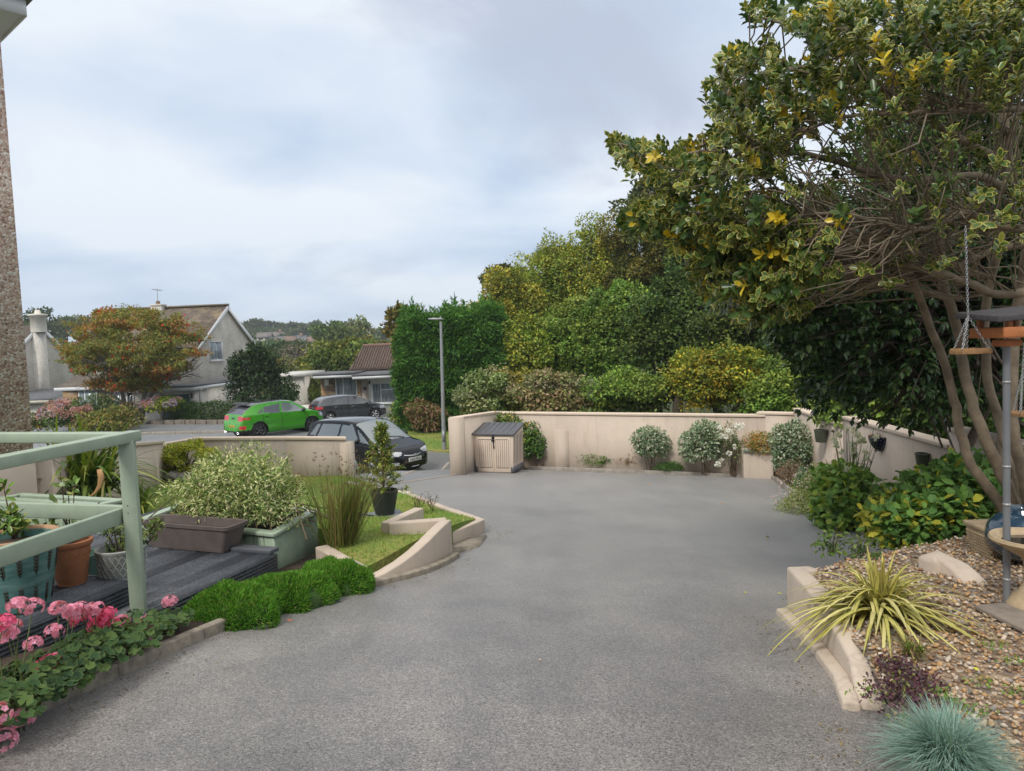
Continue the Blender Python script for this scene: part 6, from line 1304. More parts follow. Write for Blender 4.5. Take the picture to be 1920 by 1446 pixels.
for gi, (gx_, gy_, Dg) in enumerate(gcent):
    c = A(gx_, gy_, Dg); zb = float(gz(c[0], c[1])) + .05; t = thing('geranium', glab[gi], 'flower', (c[0], c[1], zb), 'pink geraniums in the kerbed bed'); r = .2 if gi < 5 else .13; n = 190 if gi < 5 else 70
    th = rng.uniform(0, 6.28, n); rr = r * 1.15 * np.sqrt(rng.uniform(0, 1, n)); P = np.stack([c[0] + rr * np.cos(th), c[1] + rr * np.sin(th), zb + .03 + (.2 if gi < 5 else .12) * np.sqrt(np.clip(1 - (rr / (r * 1.3)) ** 2, 0, 1)) * rng.uniform(.35, 1, n)], 1)
    nn = unit(np.stack([np.cos(th) * .5, np.sin(th) * .5, np.ones(n)], 1) + .45 * rdir(n) + (0, -.35, 0)); dv = unit(rdir(n)); dv = unit(dv - nn * np.sum(dv * nn, 1, keepdims=True)); Ls = rng.uniform(.035, .062, n); V = []; F = []; Cc = []; Rm = []
    sd = np.cross(nn, dv); k = 13; an = np.linspace(.35, 2 * math.pi - .35, k - 1); lobes = 1 + .1 * np.cos(5 * an)
    X_ = np.concatenate([[0], np.cos(an) * lobes]); Y_ = np.concatenate([[0], np.sin(an) * lobes]); Z_ = np.concatenate([[-.14], .1 * np.ones(k - 1)])
    Vg = P[:, None] + (Ls * .5)[:, None, None] * (dv[:, None] * X_[None, :, None] + sd[:, None] * Y_[None, :, None] + nn[:, None] * Z_[None, :, None])
    Fg = (np.array([(0, j, j + 1) for j in range(1, k - 1)])[None] + (np.arange(n) * k)[:, None, None]).reshape(-1, 3); cg = pick(((.045, .1, .03), (.06, .12, .035), (.035, .08, .03), (.09, .15, .04)), n)
    obj('leaf_mass', (Vg.reshape(-1, 3), Fg, np.repeat(cg, k, 0), np.tile(np.array([0] + [1] * (k - 1)), n)), leafmat('zonal_leaf', .6, .2, rim=(.1, .15, .05), thr=.9), t)
    m = MB()
    for j in range(40): p = P[rng.integers(n)]; m.tube([(c[0] + rng.normal() * .03, c[1] + rng.normal() * .03, zb), (p + c) / 2 * (1, 1, 0) + (0, 0, (p[2] + zb) / 2), p], .003, 4, False)
    hd = [h_ for h_ in heads if int(np.argmin([abs(h_[0] - q[0]) + .25 * abs(h_[1] - q[1] + 60) for q in gcent])) == gi]
    for hx_, hy_ in hd:
        Dh = GD_(hx_) - (.25 if hy_ > 1300 else .1 if hy_ > 1220 else 0); p = A(hx_, hy_, Dh); m.tube([(c[0] + rng.normal() * .05, c[1] + rng.normal() * .05, zb + .1), (p[0] * .7 + c[0] * .3, p[1] * .7 + c[1] * .3, p[2] - .1), p - (0, 0, .01)], .0028, 5, False)
        nf = 24; R = (.056 if hy_ > 1225 else .046) * rng.uniform(.85, 1.1); dd = rdir(nf * 2); dd = dd[dd[:, 2] > -.45][:nf]; nf = len(dd); fc = p + dd * (R, R, R * .75); gs = []; base = np.array((.66, .24, .34)) if rng.uniform() < .65 else np.array((.66, .1, .2))
        for a5 in range(5):
            e1_ = unit(np.cross(dd, (.2, .1, 1.))); e2_ = np.cross(dd, e1_); dirp = e1_ * math.cos(a5 * 1.2566) + e2_ * math.sin(a5 * 1.2566); gs.append(leaves(fc + dirp * .001, unit(dirp + dd * .25), dd, .0165, .0135, 'oval', base * rng.uniform(.8, 1.25, (nf, 1)), .12))
        hg = join(gs); obj('flower_head', hg[:3], M_petal, t)
    obj('stalk', m, M_stem, t)
# dappled willow in the long planter
c = A(450, 935, 6.75); c[2] = -.14 + .25
t = thing('dappled_shrub', 'cream and green dappled willow shrub filling the long planter', 'shrub', (c[0], c[1], -.16)); gs = []
for dx, dz, rx, rz_, n in ((-.28, .04, .34, .3, 2600), (.02, .1, .36, .36, 3200), (.32, .04, .33, .3, 2600), (.1, -.05, .5, .22, 1500), (-.4, -.1, .22, .18, 700), (.46, -.08, .2, .2, 700)):
    gs.append(bush_geo(c + (dx, -.25 * dx + rng.uniform(-.1, .1), dz), (rx, .3, rz_), n, .05, .0125, ((.5, .5, .28), (.36, .41, .17), (.2, .28, .09), (.1, .17, .06), (.56, .52, .36)), 'lance', .3, .45, .4, w=(.24, .26, .24, .18, .08)))
obj('foliage', join(gs), M_soft, t); m = stems((c[0], c[1], -.2), c + (0, 0, .05), (.6, .3, .4), 60, .007, 2.2)
for tx, ty in ((470, 848), (545, 850), (510, 840), (400, 862)):
    p = A(tx, ty, 6.7); q = p - (.12, 0, .22); m.tube([q, (p + q) / 2 + (.0, 0, .03), p], [.004, .003, .002], 4, False)
obj('branches', m, M_twig, t)
gs = []
for tx, ty in ((470, 848), (545, 850), (510, 840), (400, 862)):
    p = A(tx, ty, 6.7); u_ = rng.uniform(0, 1, 26); P = p - np.outer(u_, (.12, 0, .22)); gs.append(leaves(P, rdir(26) + (.5, 0, .7), rdir(26), .05, .013, 'lance', pick(((.3, .36, .14), (.17, .25, .08)), 26)))
obj('shoot_leaves', join(gs), M_soft, t)
# reed clump
b = G(640, 1058); b[2] += .08
t = thing('reed_clump', 'tall olive rush clump with brown seed heads beside the planter', 'grass clump', b); n = 520; az = np.where(rng.uniform(size=n) < .66, rng.normal(.25, .5, n), rng.uniform(0, 6.28, n))
obj('stems', blades(b, n, .98, .0085, (.05, .5), (0, .16), .13, 5, ((.12, .15, .035), (.17, .17, .05), (.2, .15, .06), (.08, .11, .03)), az=az), M_soft, t)
gs = []
for k in range(75): P0 = b + (rng.normal(.12, .24), rng.normal(0, .1), rng.uniform(.62, 1.0)); obj('seed_head', leaves(P0 + rng.normal(size=(7, 3)) * .007, rdir(7) + (0, 0, .5), rdir(7), .022, .009, 'rhomb', (.13, .075, .04)), M_soft, t)
# potted evergreen on its slab
b = A(723, 986, 8.85); zb = float(lawn_z(np.array(b[0]), np.array(b[1]))); b[2] = zb
t = thing('paving_slab', 'grey slate slab on the lawn under the dark pot', 'slab', b); m = MB(); m.box((b[0] - .03, b[1] - .05, zb + .012), (.52, .46, .03), .35); obj('slab', m, plain('slate_slab', (.2, .22, .235), .7, var=.2), t, bevel=.006)
t = pot('dark_pot', 'dark grey tapered pot standing on a slate slab on the lawn', [(.001, .03), (.115, .03), (.12, .04), (.172, .3), (.178, .33), (.166, .335), (.16, .28)], b, plain('charcoal_plastic', (.03, .033, .037), .5, var=.12), soil=(.163, .29))
t = thing('potted_evergreen', 'yellow green whorled evergreen shrub growing in the dark pot', 'shrub', b + (0, 0, .32)); m = MB(); gs = []; m.tube([b + (0, 0, .3), b + (0, 0, .8), b + (-.02, 0, 1.12)], [.014, .01, .004], 6)
for k in range(74):
    z = .34 + .8 * (k / 74) ** .95; R = max(.05, .34 * (1 - ((z - .34) / .86)) ** .72) * rng.uniform(.5, 1.1); a_ = k * 2.4 + rng.uniform(-.4, .4); e = b + (R * math.cos(a_), R * math.sin(a_), z + .06 - .12 * R); s_ = b + (-.0, 0, z - .06); m.tube([s_, (s_ + e) / 2 + (0, 0, .015), e], [.005, .004, .002], 4, False)
    nl = 34; u_ = rng.uniform(.35, 1.03, nl)[:, None]; P = s_ + (e - s_) * u_; gs.append(leaves(P, unit(e - s_) * .55 + rdir(nl) * .8 + (0, 0, .12), (0, 0, 1) + .5 * rdir(nl), .062 * rng.uniform(.6, 1.1, nl), .015, 'lance', pick(((.2, .24, .045), (.13, .19, .04), (.28, .28, .07), (.08, .13, .035)), nl)))
obj('foliage', join(gs), M_leaf, t); obj('stem', m, M_twig, t)
# spiky clump with fallen sheath
b = A(165, 960, 8.9); b[2] = float(gz(b[0], b[1])) + .1
t = thing('cordyline', 'large spiky green cordyline clump behind the empty planter', 'shrub', b); n = 230
g1_ = blades(b + (0, 0, .3), 150, 1.2, .055, (.05, .7), (.15, .85), .25, 8, ((.1, .17, .025), (.16, .23, .03), (.07, .12, .025), (.24, .27, .06)), mid=True)
g2_ = blades(b + (-.12, .0, .4), 24, 1.05, .062, (.03, .42), (.02, .3), .2, 8, ((.22, .31, .035), (.28, .34, .05)), mid=True)
g3_ = blades(b + (.05, 0, .3), 130, .95, .045, (.4, 1.1), (.6, 1.25), .22, 8, ((.07, .11, .03), (.12, .16, .035), (.2, .19, .07), (.05, .085, .02)), mid=True)
g4_ = blades(b + (.62, .1, .02), 60, .62, .035, (.1, .8), (.2, .8), .08, 6, ((.14, .21, .03), (.24, .27, .06), (.1, .15, .03)), mid=True)
obj('leaves', join([g1_, g2_, g3_, g4_]), M_leaf, t); m = MB(); m.tube([b - (0, 0, .1), b + (0, 0, .6)], [.16, .12], 10); obj('trunk', m, plain('fibre_trunk', (.05, .04, .028), .95, var=.4, nscale=20, bmp=.8), t)
m = MB(); P = [A(x_, y_, 7.9) for x_, y_ in ((186, 880), (190, 895), (187, 912), (178, 925), (163, 935))]; m.tube(P, [.03, .04, .028, .016, .004], 8); m.v[0][:, 1] = P[0][1] + (m.v[0][:, 1] - P[0][1]) * .4; obj('dead_sheath', m, plain('tan_sheath', (.4, .23, .1), .7, var=.15), t, smooth=True)
# golden shrub against the low wall, rocks under it
t = thing('golden_shrub', 'yellow green flat-topped shrub against the low cream wall', 'shrub', gpt(335, 905)); gs = []
for x_, y_, rx, rz_, n in ((312, 850, .3, .13, 1100), (355, 838, .34, .13, 1200), (385, 852, .2, .13, 700), (305, 885, .17, .14, 600), (330, 862, .25, .12, 800), (345, 885, .12, .12, 300)):
    c = A(x_, y_, 13.7); gs.append(bush_geo(c, (rx, .25, rz_), n, .055, .024, ((.38, .39, .04), (.28, .32, .04), (.15, .21, .03), (.45, .43, .07)), 'oval', .35, .3, .7, low=-.6))
obj('foliage', join(gs), M_leaf, t); m = stems(gpt(335, 903), A(345, 860, 13.7), (.45, .15, .25), 26, .014, .8); obj('branches', m, M_twig, t)
t = thing('rocks', 'small pile of grey rocks under the golden shrub', 'rocks', gpt(340, 906))
for x_, y_, s_ in ((323, 893, .13), (345, 896, .16), (360, 900, .12), (334, 902, .12)):
    m = MB(); c = A(x_, y_, 13.5); m.sphere(c, (s_ * 1.3, s_, s_ * .65), 9, 6); m.v[0] += rng.normal(0, s_ * .1, m.v[0].shape); obj('rock', m, plain('rock', (.24, .22, .2), .9, var=.35, nscale=8, bmp=.4), t)
# plants in the pots
def leggy(label, base, tips, Lf, Wf, pal, r0=.006, nl=9, tm='oval', mat=None):
    t = thing('pot_plant', label, 'plant', base); m = MB(); gs = []
    for x_, y_, D in tips:
        p = A(x_, y_, D); mid = (p + base) / 2 + (p - base) * .08 * rng.normal(size=3) + (0, 0, .03); m.tube([base + rng.normal(size=3) * (.015, .015, 0), mid, p], [r0, r0 * .8, r0 * .4], 5, False)
        P = p + (mid - p) * rng.uniform(0, .75, nl)[:, None] ** 1.6 + rng.normal(size=(nl, 3)) * .012; gs.append(leaves(P, rdir(nl) + (0, 0, .35), (0, -.4, 1) + .6 * rdir(nl), Lf * rng.uniform(.7, 1.2, nl), Wf, tm, pick(pal, nl)))
    obj('leaves', join(gs), mat or M_gloss, t); obj('stems', m, M_twig, t)
pt = lambda x, y, D: A(x, y, D)
leggy('bushy green shrub growing in the teal pot at the left edge', pt(30, 1010, 4.6), [(-12, 965, 4.5), (5, 905, 4.6), (12, 960, 4.6), (25, 955, 4.6), (38, 970, 4.6), (44, 990, 4.6), (20, 985, 4.5), (2, 990, 4.5), (50, 985, 4.7), (30, 975, 4.6)], .062, .026, ((.07, .14, .025), (.11, .19, .03), (.2, .22, .04)), nl=14)
leggy('leggy pale green rose in the terracotta pot', pt(132, 1025, 5.0), [(112, 880, 5.0), (140, 908, 5.0), (128, 905, 5.0), (105, 935, 5.0), (88, 960, 5.0), (75, 985, 5.0), (120, 955, 5.0), (138, 965, 5.0), (98, 985, 4.95), (110, 990, 4.95)], .058, .036, ((.09, .16, .03), (.14, .21, .06), (.24, .27, .06), (.2, .25, .14)), nl=7)
t0_ = [(196, 995, 5.2), (212, 985, 5.2), (225, 990, 5.25), (204, 1025, 5.1), (240, 985, 5.2), (265, 975, 5.2), (292, 980, 5.2), (310, 985, 5.2), (280, 1000, 5.2), (262, 1005, 5.15), (234, 1010, 5.2), (300, 975, 5.25)]
leggy('gnarled half bare shrub in the patterned grey pot', pt(231, 1080, 5.2), t0_, .055, .017, ((.1, .15, .035), (.07, .11, .03), (.17, .2, .06)), .009, 22, 'lance')
# bare twiggy plants and dry stems on the inner lawn
for x_, y_, h_, lab in ((785, 975, .26, 'small bare twiggy plant inside the cream return wall'), (812, 972, .24, 'second small bare twiggy plant nearer the kerb point')):
    b = G(x_, y_) + (0, 0, .1); t = thing('twiggy_plant', lab, 'plant', b); m = MB(); tips = []
    for k in range(6): grow(m, b, unit(np.array((rng.normal() * .4, rng.normal() * .4, 1))), h_ * .55, .004, 2, tips, 3, .5, .2, .7, 4)
    obj('twigs', m, M_twig, t); P = np.array([p for p, d, e in tips]); n = len(P); obj('buds', leaves(P, rdir(n), rdir(n), .02, .01, 'rhomb', ((.2, .13, .06))), M_soft, t)

# ------------------------------------------------------------------ back bed and right bed
def shrub(name, label, px0, py0, px1, py1, D, n, L, Wd, pal, base=None, tm='oval', mat=None, lump=.25, w=None, depth=None, stem=10, cat='shrub', group=None, low=-.8, shell=.5, up=.5, sr=.008, jit=.25):
    c = A((px0 + px1) / 2, (py0 + py1) / 2, D); rx = (px1 - px0) / 2 * D / FPX; rz_ = (py1 - py0) / 2 * D / FPX; b = np.array((c[0], c[1], float(gz(c[0], c[1])) + .04)) if base is None else np.array(base)
    t = thing(name, label, cat, b, group); obj('foliage', bush_geo(c, (rx, depth or rx * .8, rz_), n, L, Wd, pal, tm, lump, shell, up, w, low, jit=jit), mat or M_leaf, t)
    if stem: obj('stems', stems(b, c, (rx * .8, rx * .6, rz_ * .8), stem, sr), M_twig, t)
    return t
ELE = ((.3, .33, .24), (.2, .26, .16), (.12, .19, .1), (.4, .42, .33), (.085, .14, .07)); EW = (.25, .25, .22, .1, .18)
D1 = [16.9, 16.2, 14.7]
shrub('silver_shrub', 'round silver green shrub on a short stem left of the cream pier', 1186, 798, 1252, 862, 16.85, 1500, .085, .038, ELE, w=EW, lump=.2)
shrub('silver_shrub', 'larger silver green shrub right of the cream pier by the white rose', 1278, 788, 1356, 872, 16.3, 2100, .085, .038, ELE, w=EW, lump=.22)
shrub('silver_shrub', 'tall silver green shrub at the far right corner below the box light', 1446, 792, 1516, 888, 14.7, 2600, .085, .038, ELE, w=EW, lump=.18)
t = shrub('white_rose', 'loose rose bush with white flowers left of the corner planter', 1345, 800, 1402, 872, 16.2, 700, .05, .028, ((.1, .16, .05), (.16, .2, .07), (.07, .11, .04)), stem=26, sr=.006, lump=.4)
for x_, y_ in ((1380, 798), (1387, 803), (1366, 808), (1372, 811), (1352, 817), (1362, 818), (1378, 838), (1367, 850), (1353, 862), (1347, 871), (1349, 803), (1390, 797), (1344, 870)):
    p = A(x_, y_, 15.85); dd = rdir(22); obj('rose_bloom', leaves(p + dd * .02, dd + .5 * rdir(22), rdir(22), .055, .05, 'oval', (.78, .77, .72), .08)[:3], M_petal, t)
cb_ = A(1425, 832, 15.6)
shrub('russet_shrub', 'orange green feathery shrub spilling over the corner planter', 1398, 812, 1452, 852, 15.6, 1300, .07, .02, ((.25, .22, .05), (.33, .22, .06), (.16, .19, .05), (.36, .16, .05)), cb_ - (0, 0, .1), 'lance', lump=.35, stem=14)
shrub('climber', 'glossy green climber spreading over the back wall behind the storage box', 906, 778, 1026, 856, 18.55, 3600, .085, .045, ((.06, .13, .025), (.1, .17, .035), (.17, .22, .04), (.26, .24, .05), (.32, .2, .04)), w=(.34, .3, .2, .11, .05), depth=.35, lump=.35, stem=16, mat=M_gloss)
shrub('climber', 'lower dark green part of a climber at the right side of the storage box', 985, 810, 1022, 864, 18.3, 900, .085, .045, ((.05, .11, .025), (.08, .15, .03)), depth=.25, lump=.3, stem=4, mat=M_gloss)
def tuft(label, px_, py_, n, L, Wd, pal, lift=.05, lean=(.1, .9), droop=(.2, .8), spread=.05, name='grass_tuft', cat='grass clump', f=None, mid=False, mat=None, z=None):
    b = G(px_, py_) if z is None else PZ(px_, py_, z); b = b + (0, 0, lift); t = thing(name, label, cat, b); obj('blades', blades(b, n, L, Wd, lean, droop, spread, 5, pal, mid=mid), mat or M_soft, t); return b, t
tuft('straw coloured grass tuft right of the storage box', 1018, 872, 150, .42, .012, ((.3, .26, .1), (.2, .2, .06), (.12, .15, .04)))
shrub('low_shrub', 'low feathery bright green plant below the middle of the back wall', 1098, 852, 1162, 882, 17.7, 1200, .07, .014, ((.1, .18, .03), (.15, .23, .04), (.07, .13, .03)), tm='lance', stem=0, lump=.4, low=-.2)
shrub('low_shrub', 'dry brown twiggy plant between the green plant and round silver shrub', 1160, 852, 1202, 880, 17.4, 380, .06, .012, ((.2, .13, .07), (.28, .19, .1), (.13, .12, .04)), tm='lance', stem=26, lump=.4, low=-.2)
shrub('low_shrub', 'low dark green mat spilling on the kerb under the cream pier', 1228, 866, 1282, 890, 16.7, 1400, .06, .012, ((.06, .13, .03), (.09, .17, .04), (.045, .1, .025)), tm='lance', stem=0, lump=.2, low=-.2)
shrub('low_shrub', 'dull pink brown heather patch at the far right kerb', 1462, 868, 1506, 912, 13.2, 900, .05, .012, ((.2, .13, .1), (.14, .12, .06), (.26, .17, .12)), tm='lance', stem=12, lump=.4)
shrub('low_shrub', 'small round blue green shrub at the edge of the flower bed', 1488, 878, 1522, 924, 12.2, 1100, .045, .012, ((.1, .19, .11), (.14, .23, .14), (.07, .14, .07)), tm='lance', stem=6, lump=.15)
t = thing('daisy_mass', 'sprawling pale flowered mass spilling over the drive edge', 'flowers', gpt(1530, 945)); gs = []; fl = []
for x_, y_, rx, rz_, D, n in ((1555, 888, 50, 26, 11.6, 1500), (1540, 912, 60, 30, 11.0, 1900), (1520, 938, 55, 26, 10.5, 1600), (1490, 950, 32, 14, 10.3, 600), (1565, 935, 45, 38, 10.2, 1500)):
    c = A(x_, y_, D); r = (rx * D / FPX, .4, rz_ * D / FPX); gs.append(bush_geo(c, r, n, .045, .012, ((.2, .27, .06), (.27, .31, .09), (.13, .2, .05), (.32, .34, .15)), 'lance', .35, .5, .5)); P, d = crown(c, np.array(r) * 1.04, n // 9, .35, .85, -.3); fl.append(leaves(P, rdir(len(P)), unit(d + (0, -.6, .6)), .03, .026, 'oval', pick(((.5, .44, .38), (.48, .33, .32), (.46, .44, .34)), len(P)), .1))
obj('foliage', join(gs), M_leaf, t); kind(obj('flowers', join(fl)[:3], M_petal, t), 'stuff')
t = thing('anemone', 'leafy green anemone with tall stalks of white flowers before the right wall', 'flowers', gpt(1590, 990)); gs = []
for x_, y_, rx, rz_, D, n in ((1590, 925, 52, 40, 9.4, 520), (1585, 960, 55, 42, 8.9, 640), (1610, 935, 40, 55, 9.2, 420), (1560, 965, 35, 32, 8.9, 300), (1625, 975, 32, 35, 8.6, 300), (1575, 890, 38, 22, 9.8, 300)):
    c = A(x_, y_, D); gs.append(bush_geo(c, (rx * D / FPX, .35, rz_ * D / FPX), n, .1, .075, ((.12, .22, .04), (.16, .28, .05), (.25, .31, .05), (.08, .15, .035)), 'oval', .25, .55, .8))
obj('foliage', join(gs), M_leaf, t); m = MB(); fl = []
for k in range(46):
    x_, y_ = rng.uniform(1545, 1645), rng.uniform(800, 905); p = A(x_, y_, 9.5); b = A(1590 + (x_ - 1590) * .35, 925, 9.5); m.tube([b, (b + p) / 2 + rng.normal(size=3) * .03, p], [.005, .004, .003], 4, False)
    if k % 3: dd = rdir(14); obj('flower_head', (leaves(p + dd * .008, dd, rdir(14), .05, .042, 'oval', (.62, .6, .54), .1) if k % 4 else leaves(p + dd * .004, dd, rdir(14), .022, .015, 'oval', (.1, .08, .04), .1))[:3], M_petal, t)
obj('stalks', m, M_stem, t)
# hydrangea by the gravel
t = thing('hydrangea', 'big leafed green hydrangea turning yellow on its left side', 'shrub', gpt(1740, 1035)); gs = []
for x_, y_, rx, rz_, D, n in ((1690, 968, 48, 58, 6.7, 180), (1742, 948, 58, 64, 6.6, 240), (1795, 930, 58, 66, 6.5, 250), (1720, 985, 70, 50, 6.2, 240), (1790, 980, 65, 55, 6.1, 240), (1665, 990, 35, 42, 6.4, 100), (1840, 950, 35, 60, 6.3, 130), (1792, 880, 36, 26, 6.9, 80), (1722, 905, 24, 20, 6.9, 40), (1845, 895, 40, 45, 6.7, 110)):
    c = A(x_, y_, D); f_ = np.clip((x_ - 1670) / 90, 0, 1); gs.append(bush_geo(c, (rx * D / FPX, .3, rz_ * D / FPX), int(n * (2.6 - .9 * f_)), .085 + .027 * f_, .054 + .016 * f_, ((.065, .14, .032), (.105, .2, .042), (.27, .27, .03), (.35, .31, .035)), 'oval', .2, .65, .7, w=(.1 + .4 * f_, .25 + .2 * f_, .4 - .3 * f_, .25 - .3 * f_ + .0) if f_ < .8 else (.5, .42, .06, .02), droop=.35))
obj('foliage', join(gs), M_leaf, t); b = gpt(1745, 1030); obj('stems', stems(b, A(1745, 940, 6.5), (.45, .3, .4), 40, .009, 1.2), M_twig, t)
# striped flax, sedge, purple cover, fescue, weeds on the gravel
b = PZ(1648, 1152, GZ) + (0, 0, .0); t = thing('striped_flax', 'arching yellow and green striped flax over the low cream wall', 'grass clump', b)
g = blades(b, 185, .56, .032, (.15, 1.15), (.45, 1.25), .07, 9, ((.42, .38, .13), (.5, .45, .2), (.36, .33, .1)), mid=True); g2 = blades(b, 34, .45, .03, (.0, .45), (.05, .3), .04, 7, ((.42, .38, .12), (.36, .3, .09)), mid=True)
obj('blades', join([g, g2]), leafmat('striped_leaf', .5, .25, rim=(.17, .2, .05), thr=.78), t)
b2, t = tuft('small brown green sedge tuft in the gravel', 1712, 1228, 80, .17, .006, ((.16, .14, .05), (.11, .13, .04), (.2, .13, .06)), 0.0, spread=.05, z=GZ)
P = b2 + np.column_stack([rng.normal(0, .02, 9), rng.normal(0, .02, 9), rng.uniform(0, .03, 9)]); obj('broad_leaves', leaves(P, rdir(9) + (0, 0, 1.2), rdir(9), .075, .025, 'lance', (.16, .24, .05)), M_leaf, t)
c = PZ(1697, 1290, GZ); t = thing('purple_cover', 'dark purple creeping ground cover by the end of the low wall', 'plant', c); gs = []
for x_, y_, r, n in ((1680, 1255, .1, 350), (1715, 1278, .13, 520), (1672, 1300, .11, 400), (1712, 1318, .12, 420), (1690, 1332, .1, 260)):
    q = PZ(x_, y_, GZ); gs.append(bush_geo(q + (0, 0, .015), (r, r * .9, .05), n, .022, .012, ((.075, .035, .05), (.11, .05, .06), (.055, .04, .045), (.16, .17, .05)), 'oval', .4, .2, .6, w=(.36, .27, .25, .12), low=-.1))
obj('foliage', join(gs), M_leaf, t)
b = PZ(1775, 1432, GZ); t = thing('blue_fescue', 'round blue grey fescue tuft at the bottom right', 'grass clump', b + (0, 0, 0))
obj('blades', join([blades(b, 2400, .3, .0036, (.05, 1.25), (.1, .65), .055, 5, ((.16, .26, .23), (.2, .31, .28), (.11, .19, .16), (.27, .36, .32)))]), M_soft, t)
for k, (x_, y_, lab) in enumerate(((1560, 1040, 'weedy green plant with upright shoots behind the flax on the drive edge'), (1620, 1052, 'leafy weed between the flax and the hydrangea'))):
    q = PZ(x_, y_, -.33); t = thing('weed', lab, 'plant', q); obj('foliage', bush_geo(q + (0, 0, .08), (.14, .12, .12), 130, .05, .022, ((.08, .14, .03), (.13, .18, .04), (.05, .09, .025)), 'oval', .3, .3, .5), M_leaf, t); obj('stems', stems(q, q + (0, 0, .12), (.14, .1, .16), 12, .003), M_twig, t)
gs = []
for x_, y_ in ((1775, 1318), (1800, 1325), (1765, 1300), (1840, 1280), (1690, 1352), (1830, 1335), (1745, 1335), (1862, 1210), (1905, 1300), (1625, 1300), (1900, 1240)):
    q = PZ(x_, y_, GZ); gs.append(bush_geo(q, (.07, .06, .02), 50, .02, .01, ((.09, .17, .03), (.15, .22, .04)), 'oval', .4, .2, .8, low=-.1))
kind(obj('weeds', join(gs), M_leaf), 'stuff', 'small green weeds scattered over the gravel', 'weeds')
# bits of litter gathered along the edges of the drive
ed = [((-2.33, 3.4), (-1.98, 4.6)), ((-1.3, 5.75), (-.5, 7.0)), ((-.3, 8.0), (-.25, 8.6)), ((-.3, 8.7), (-1.45, 11.4)), ((.6, 18.6), (5.4, 16.4)), ((5.75, 15.9), (4.75, 12.2)), ((4.3, 10.6), (4.1, 8.6)), ((3.6, 7.3), (2.1, 5.3)), ((1.8, 5.0), (1.6, 3.6)), ((1.5, 3.3), (1.35, 2.0))]; gs = []
for a, b in ed:
    a, b = np.array(a), np.array(b); n = int(45 * np.linalg.norm(b - a)) + 20; s_ = np.array(((b - a)[1], -(b - a)[0])); s_ = unit(s_ if s_ @ (np.array((1.0, 8)) - a) > 0 else -s_); q = a + (b - a) * rng.uniform(0, 1, (n, 1)) + s_ * np.abs(rng.normal(0, .11, (n, 1))); P = np.column_stack([q, gz(q[:, 0], q[:, 1]) + .006])
    gs.append(leaves(P, rdir(n) * (1, 1, .15), (0, 0, 1) + .25 * rdir(n), .016 * rng.uniform(.4, 1.8, n), .009, 'rhomb', pick(((.12, .08, .04), (.2, .13, .06), (.08, .06, .04), (.16, .16, .05), (.28, .2, .08)), n)))
kind(obj('leaf_litter', join(gs), M_soft), 'stuff', 'small dry leaf litter along the edges of the drive', 'litter')
# fallen leaves
for x_, y_, s_, cl, zf, lab in ((1223, 909, .07, (.45, .22, .06), None, 'orange leaf on the far drive before the back bed'), (1357, 945, .07, (.45, .25, .08), None, 'pale orange leaf on the drive left of the flower mass'), (1442, 1010, .06, (.06, .05, .03), None, 'dark curled leaf on the drive near the anemone'), (1436, 1013, .05, (.42, .32, .08), None, 'straw leaf touching the dark leaf near the anemone'), (1398, 1115, .035, (.5, .48, .06), None, 'left of two small yellow leaves by the low cream wall'), (1466, 1115, .035, (.5, .48, .06), None, 'right of two small yellow leaves by the low cream wall'), (1014, 1241, .022, (.5, .36, .22), None, 'small tan leaf alone in the middle of the drive'), (548, 1168, .045, (.32, .1, .05), 'c', 'red brown leaf beside the middle green cushion'), (1830, 1253, .04, (.52, .52, .05), 'g', 'bright yellow leaf on the gravel'), (1822, 1168, .035, (.35, .42, .05), 'g', 'green yellow leaf on the gravel near the slab')):
    p = PZ(x_, y_, GZ + .012) if zf == 'g' else G(x_, y_) + (0, 0, .006 if zf is None else .012); a_ = rng.uniform(0, 6.28)
    o = obj('fallen_leaf', leaves(p[None] + (0, 0, .004), np.array([(math.cos(a_), math.sin(a_), .08)]), np.array([(.1, -.1, 1.)]), s_, s_ * .6, 'oval', cl, .05)[:3], M_leaf); tag(o, lab, 'leaf', 'fallen leaves')
# ------------------------------------------------------------------ trees
def sample_poly(poly, n):
    P = np.array(poly, float); lo, hi = P.min(0), P.max(0); Q = rng.uniform(lo, hi, (n * 4, 2)); return Q[inpoly(Q, poly)][:n]
# variegated evergreen leaning in from the right
base = np.array((3.95, 5.75, GZ - .05))
t = thing('variegated_tree', 'tall evergreen with yellow edged leaves leaning in from the right', 'tree', base)
tr = MB()
def limb(pts, r0, r1, mb=tr, n=9):
    P = [A(x, y, D) if len((x, y, D)) == 3 else None for x, y, D in pts]; P = np.array(P); r0 *= .74; r1 *= .9; k = np.linspace(0, 1, len(P)); kk = np.linspace(0, 1, len(P) * 4); Q = np.stack([pch(kk, k, P[:, i]) for i in range(3)], 1); Q[1:-1] += rng.normal(0, .005, Q[1:-1].shape); mb.tube(Q, np.linspace(r0, r1, len(Q)), n); return Q
limbs = []
limb([(1898, 990, 5.9), (1868, 935, 5.9), (1815, 860, 5.95), (1796, 790, 6.0), (1778, 710, 6.0), (1745, 610, 5.9), (1700, 500, 5.7)], .062, .032)
limb([(1910, 985, 5.85), (1885, 900, 5.8), (1846, 820, 5.8), (1818, 740, 5.9), (1800, 640, 6.0), (1770, 540, 6.0), (1760, 400, 5.9)], .066, .04)
limb([(1925, 980, 5.9), (1905, 890, 5.9), (1878, 810, 6.2), (1850, 700, 6.3), (1852, 560, 6.2), (1890, 380, 6.0), (1880, 200, 5.9)], .06, .035)
limb([(1930, 960, 5.7), (1912, 870, 5.6), (1896, 760, 5.6), (1905, 600, 5.7), (1930, 450, 5.7)], .06, .05)
